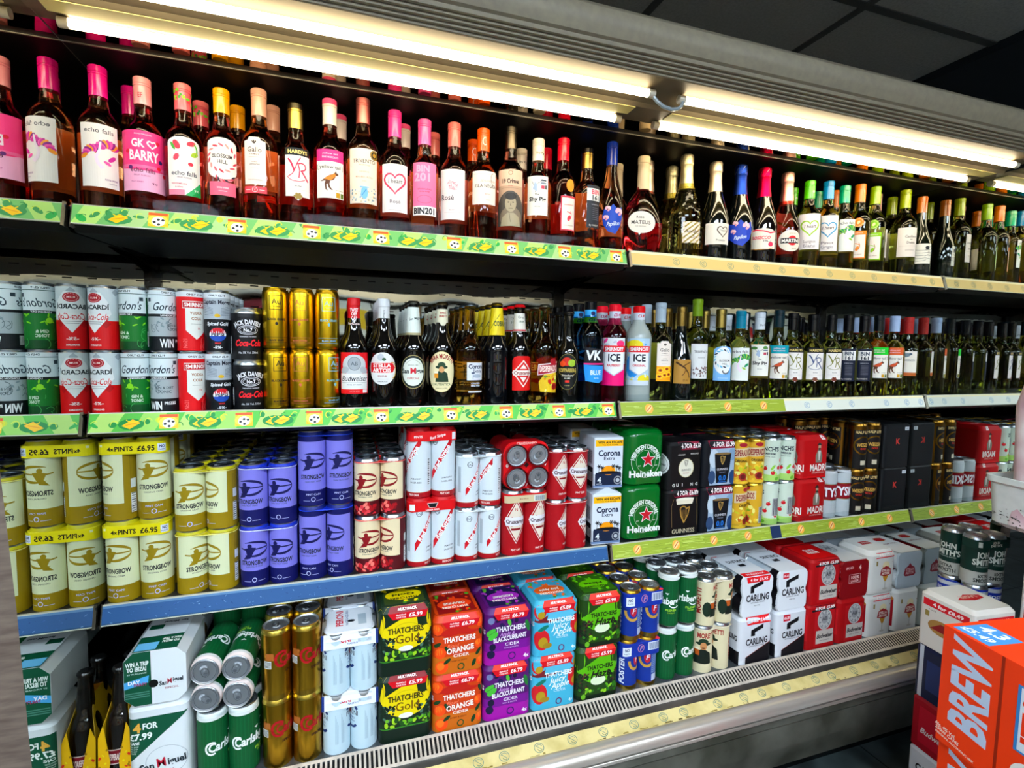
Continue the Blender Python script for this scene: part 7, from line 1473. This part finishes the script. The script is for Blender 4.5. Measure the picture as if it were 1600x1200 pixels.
# leaning carton of four dark bottles
def c_despcarton():
    A = Art(); A.rect(-66, 0, 66, 130, 'c8b01c'); rnd = random.Random(12); scatter(A, 70, -62, 62, 0, 128, ['e8d82c', 'd8a01c', '8c6c14', 'c88c1c', 'e8e05c'], 5, 14, rnd); A.poly([(-58, 20), (44, 98), (56, 78), (-46, 4)], 'efe0d0'); A.text('DESPERADOS', -1, 50, 22, '7c1c2c', 104, True, rot=.66); A.ell(18, 100, 12, 12, '9c1c24', 14); A.ell(30, 106, 9, 9, '9c1c24', 12); return A
DP = root('bottle_carton')
g = G()
for sx in (-1, 1):
    Q = [(.0305, -.066, .012), (.0305, .066, .012), (.0305, .066, .125), (.020, .050, .165), (.012, .030, .205), (.012, -.030, .205), (.020, -.050, .165), (.0305, -.066, .125)]
    g.rings([[(sx * x, y, z) for x, y, z in Q], [(sx * (x - .0008), y, z) for x, y, z in Q]], 'd0ac18')
    A = c_despcarton().clipped(-64, 0, 64, 112)
    g.art(A, plane((sx * .0305, 0, .012), (0, -sx, 0), (0, 0, 1), (sx, 0, 0)), .0006)
g.box((-.012, -.030, .2045), (.012, .030, .2055), 'd8901c')
for sx in (-1, 1):
    P = [(sx * .0305, -.066, .012), (sx * .0305, -.066, .125), (sx * .021, -.0665, .150), (sx * .008, -.0675, .070), (sx * .012, -.067, .012)]
    g.rings([P, [(x, y - .0008, z) for x, y, z in P]], 'e0b81c')
    g.art(scatter(Art(), 9, 13, 28, 20, 110, ['e8d82c', 'c83c2c', 'd8901c', '9c7c14'], 2, 4, random.Random(3)), plane((0, -.0683, 0), (sx, 0, 0), (0, 0, 1), (0, -1, 0)), .0002)
g.build('card_sleeve', DP, 20)
for by in (-.0335, .030):
    g = G(); P, rn = outline('beer', 262, 29); g.lathe(P, '140c06d', 22, 0, by); g.lathe([(15, 254), (16, 255), (15, 259), (12, 262)], '1c1c1cg', 18, 0, by); g.art(Art().rect(-18, 60, 18, 92, 'd8c8c0').rect(-17, 62, 17, 90, '7c1c2c').text('DESPERADOS', 0, 76, 13, 'e8d8d0', 32, True), cyl(.029, 0, by), .0003); g.build('bottle', DP)
KIDS[DP.name] = list(DP.children); tag(DP, 'yellow sleeved pair of dark beer bottles leaning back in the left corner of the well', 'carton')
DP.location = (.0325, Y4 + .082, ZB + .0085); DP.rotation_euler = (R_(-5), 0, 0)

# ------------------------------------------------------------------ piled cases in the aisle, in front of the right end
def c_brew():
    A = Art(); A.rect(-110, 0, 110, 270, 'e8541c'); return A
def case_box(lbl, h, letters=True):
    t = root('beer_case'); g = G(); w, d = .22, .34       # w along x, d along y; near side towards the camera
    g.box((0, -d, 0), (w, 0, h), 'e8501c')
    L = lambda o: plane((0, 0, 0), (0, -1, 0), (0, 0, 1), (-1, 0, 0))
    A = Art(); H = h * 1000
    if letters:
        A.rect(0, 0, 118, H, 'e8501c'); A.text('BREW', 62, H * .56, 74, 'c8d2e4', H * .74, True, shear=.15, rot=1.5708); A.text('Alc. 4% Vol.', 20, H * .13, 7, 'f4dcd0', 46, True, rot=-.12); A.text('250ml CANS', 24, H * .095, 7, 'f4dcd0', 52, True, rot=-.12); A.text('ORIGINAL ALCOHOLIC MIX', 40, H * .05, 4.6, 'f4dcd0', 84, True, rot=-.12)
        A.rect(118, 0, 124, H, '9c3010'); A.rect(150, H * .36, 340, H * .86, '4c8cc0'); A.rect(156, H * .375, 340, H * .845, 'dfe4ea'); A.text('ITS', 214, H * .61, 100, 'e0481c', 96, True, rot=1.5708); A.text('PUTS', 300, H * .61, 60, 'e0481c', 110, True, rot=1.5708)
        A.ell(206, H * .2, 58, 34, 'efe8e0', 24); A.text('IRON', 206, H * .235, 18, 'b83c1c', 60, True); A.text('BREW', 206, H * .165, 18, 'b83c1c', 66, True)
    g.art(A, L(0), .0003)
    T = Art().rect(8, -86, 96, -12, '5c9cd0').text('\u00a35.49', 32, -46, 20, 'eef2f8', 62, True, rot=-1.57).text('4.3', 72, -48, 30, 'eef2f8', 52, True, rot=-1.57).poly([(120, -180), (200, -130), (200, -210), (140, -250)], 'e8ecf0').text('MIX', 172, -190, 34, 'd84820', 60, True, rot=.6)
    g.art(T, plane((0, 0, h), (1, 0, 0), (0, 1, 0), (0, 0, 1)), .0003); g.build('card_box', t, 20)
    KIDS[t.name] = list(t.children); return tag(t, lbl, 'case of cans')
za = .854
b1 = case_box('top orange case lettered in pale blue, on the aisle pile at the right', .268); b1.location = (1.785, -.498, za - .268); b1.rotation_euler = (0, 0, R_(-9))
b2 = case_box('orange case under the top orange case in the aisle pile', .268); b2.location = (1.795, -.500, za - .5365); b2.rotation_euler = (0, 0, R_(-8))
b3 = case_box('lowest orange case on the floor, under two more orange cases', za - .5370 - FZ); b3.location = (1.790, -.499, FZ + .0003); b3.rotation_euler = (0, 0, R_(-8.5))
def side_pack(lbl, h, base, art, topart=None, w=.15, d=.15, chm=.012):
    t = root('can_carton'); g = G(); g.rings([g.rrect(w, d, .012, 0), g.rrect(w, d, .012, h - chm), g.rrect(w - chm * 1.4, d - chm * 1.4, .012, h)], base)
    if art:
        g.art(art, plane((-w / 2, 0, 0), (0, -1, 0), (0, 0, 1), (-1, 0, 0)), .0003); g.art(art, plane((0, -d / 2, 0), (1, 0, 0), (0, 0, 1), (0, -1, 0)), .0003)
    if topart: g.art(topart, plane((0, 0, h), (1, 0, 0), (0, 1, 0), (0, 0, 1)), .0003)
    g.build('card_sleeve', t, 20); KIDS[t.name] = list(t.children); return tag(t, lbl, 'carton')
pa = Art().rect(-63, 122, 63, 143, 'c8182c').text('4 for \u00a38.49', 6, 132, 10, 'f8ece8', 84, True).rect(-56, 92, -44, 108, '9c8c54').ell(-6, 70, 40, 22, 'b08c54', 20).poly([(-40, 60), (-10, 84), (34, 80), (40, 60)], '8c2428').text('4 CANS', -36, 114, 4, '6c6458', 22)
pt2 = Art().poly([(-48, -10), (0, 14), (48, 6), (44, -12), (0, -20)], 'b82428').text('LAGER', 0, 0, 12, 'd8b8a8', 60, True, rot=math.pi)
hs = (.165, .160, .158, .155)
z = FZ
for lbl, h, base, A, T in (('white and black lager carton at the foot of the narrow pile by the case', hs[3], 'dcdee2', Art().rect(-62, 0, 62, 50, '16141a').text('CARLING', 0, 96, 22, '1c1c24', 100, True), None),
                           ('dark red beer carton second from the floor in the narrow pile', hs[2], 'a0142a', Art().rect(-50, 20, 50, 130, 'b8203a').text('Budweiser', 0, 60, 16, 'e8dcd8', 90, True, shear=.3), None),
                           ('navy beer carton third from the floor in the narrow pile', hs[1], '1c2444', Art().rect(-40, 30, 40, 120, '2c3c6c').rect(-62, 0, -50, 158, 'c8ccd4'), None),
                           ('white lager carton with slanting red price strip on top of the narrow pile', hs[0], 'e0dcd4', pa, pt2)):
    t = side_pack(lbl, h, base, A, T); t.location = (2.213, -.300, z + .0003); t.rotation_euler = (0, 0, R_(-6)); z += h + .0004
js = Art().rect(-103, 0, 103, 136, '0f3c34').text("JOHN", 6, 92, 17, 'dfe6e0', 48, True).text("SMITH'S", 6, 70, 17, 'dfe6e0', 70, True).text('YORKSHIRE BITTER', 6, 56, 4, 'b8c8c0', 50).rect(-103, 0, 103, 40, 'b8bab4').text('EXTRA', 4, 28, 9, '2c3430', 36, True).text('SMOOTH', 4, 14, 11, '2c3430', 56, True)
def js_card(t, r, h):
    g = G(); w = 4 * r + .003; A = Art().rect(-(w * 500 + 40), 112, w * 500 + 40, 138, '0f4038').rect(-62, 118, -52, 134, 'd0d8d4').text("JOHN", 0, 130, 7, 'e8ece4', 26, True).text("SMITH'S", 0, 121, 7, 'e8ece4', 44, True)
    g.art(A, rrwrap(w, w, .018, 9), .0008, .00006); g.art(A, rrwrap(w, w, .018, 9), .0007, 0, True); g.build('card_sleeve', t, 25)
def blue_pack(l):
    return tinpack(l, 159, '24409c', Art().rect(-103, 0, 103, 146, '24409c').text("FOSTER'S", 10, 114, 10, 'e8ecf4', 60, True).rect(-103, 128, 103, 140, 'c8ccd0').arc(0, 60, 24, 26, 180, 360, 7, 'c8a454'), (-10, -20), clear_rings)
z = FZ
blk = [blue_pack('royal blue can pack directly under the dark green bitter pack in the aisle pile')]
for i in range(3): q = dup(blk[0], (2.382, -.207, z + .0003), label='royal blue can pack low in the aisle pile under the dark green bitter', group='low blue can packs in the aisle pile'); z += .1602
blk[0].location = (2.382, -.207, z + .0003); z += .1602
JS = tinpack('dark green and silver bitter can pack standing on the blue packs in the aisle', 148, '0f3c34', js, (-12, -12), js_card, lidc='c4c8cab'); JS.location = (2.382, -.207, z + .0003); JS.rotation_euler = (0, 0, R_(-6))
z = FZ
bud_side = Art().rect(-62, 0, 62, 150, 'dcdcdc').rect(-62, 0, -48, 150, 'b01c2c').rect(-62, 118, 62, 143, '16141c').text('4 FOR \u00a36.25', 0, 130, 12, 'f0ece8', 90, True).line([(-40, 108), (40, 108), (40, 68), (-40, 68)], 2, '3c3c40', closed=True).text('Budweiser', 4, 44, 22, '3c3438', 100, True, shear=.3)
for i in range(5):
    t = side_pack('silver and red beer carton with black price band in the pile at the right' if i == 4 else 'silver and red beer carton lower in the pile at the right', .1496, 'dcdcdc', bud_side); t.location = (2.350, -.463, z + .0003); t.rotation_euler = (0, 0, R_(-4)); z += .1501
    if i < 4: t['group'] = 'beer cartons low in the right hand pile'
J2 = dup(JS, (2.350, -.463, z + .0003), R_(-4), label='dark green and silver bitter can pack on the silver and red cartons under the tray'); z += .1486
JT = z
tray = root('plastic_tray'); g = G(); w, d, h = .42, .30, .13
rgs = [g.rrect(w - .03, d - .03, .03, 0), g.rrect(w, d, .03, .012), g.rrect(w + .012, d + .012, .03, h - .02), g.rrect(w + .024, d + .024, .03, h - .014), g.rrect(w + .024, d + .024, .03, h), g.rrect(w + .008, d + .008, .026, h), g.rrect(w - .008, d - .008, .026, .014)]
g.rings(rgs, noise_mat('scuffed_white_plastic', 'c4ccc8', 'd2d8d4', 30, rough=.45))
rnd = random.Random(2); A = Art()
for i in range(60): A.ell(rnd.gauss(-80, 40), rnd.gauss(34, 12), rnd.uniform(.6, 5), rnd.uniform(.4, 1.8), rnd.choice(['2c2c2c', '4c4c48', '6c6c64']), 6, rnd.uniform(-.6, .6))
A.ell(60, 60, 18, 9, '20242c', 14)
g.art(A, plane((-w / 2 - .004, 0, 0), (0, -1, 0), (.0, 0, 1), (-1, 0, 0)), .0012)
g.art(A, plane((0, -d / 2 - .004, 0), (1, 0, 0), (.0, 0, 1), (0, -1, 0)), .0012)
g.build('tub', tray, 30); g = G(); g.rings([g.rrect(.12, d * .9, .02, h), g.rrect(.13, d * .92, .02, h + .035), g.rrect(.11, d * .88, .02, h + .04)], 'd4dcd8g'); g.build('rolled_bag', tray); KIDS[tray.name] = list(tray.children)
tag(tray, 'scuffed white plastic tray resting on top of the right hand pile', 'tray'); tray.location = (2.290, -.560, JT + .0005); tray.rotation_euler = (0, 0, R_(-6))
col_ = root('plastic_sleeve_column'); g = G(); g.rings([g.rrect(.13, .10, .03, 0), g.rrect(.12, .09, .03, .12), g.rrect(.13, .10, .03, .30), g.rrect(.11, .08, .03, .36)], noise_mat('pink_cloudy_plastic', 'c09aa2', 'e4d8d8', 9, rough=.3, detail=3), True, True); g.build('sleeve', col_); KIDS[col_.name] = list(col_.children)
tag(col_, 'cloudy pink plastic bag column standing on the white tray at the picture edge', 'bag'); col_.location = (2.150, -.475, JT + .0148)
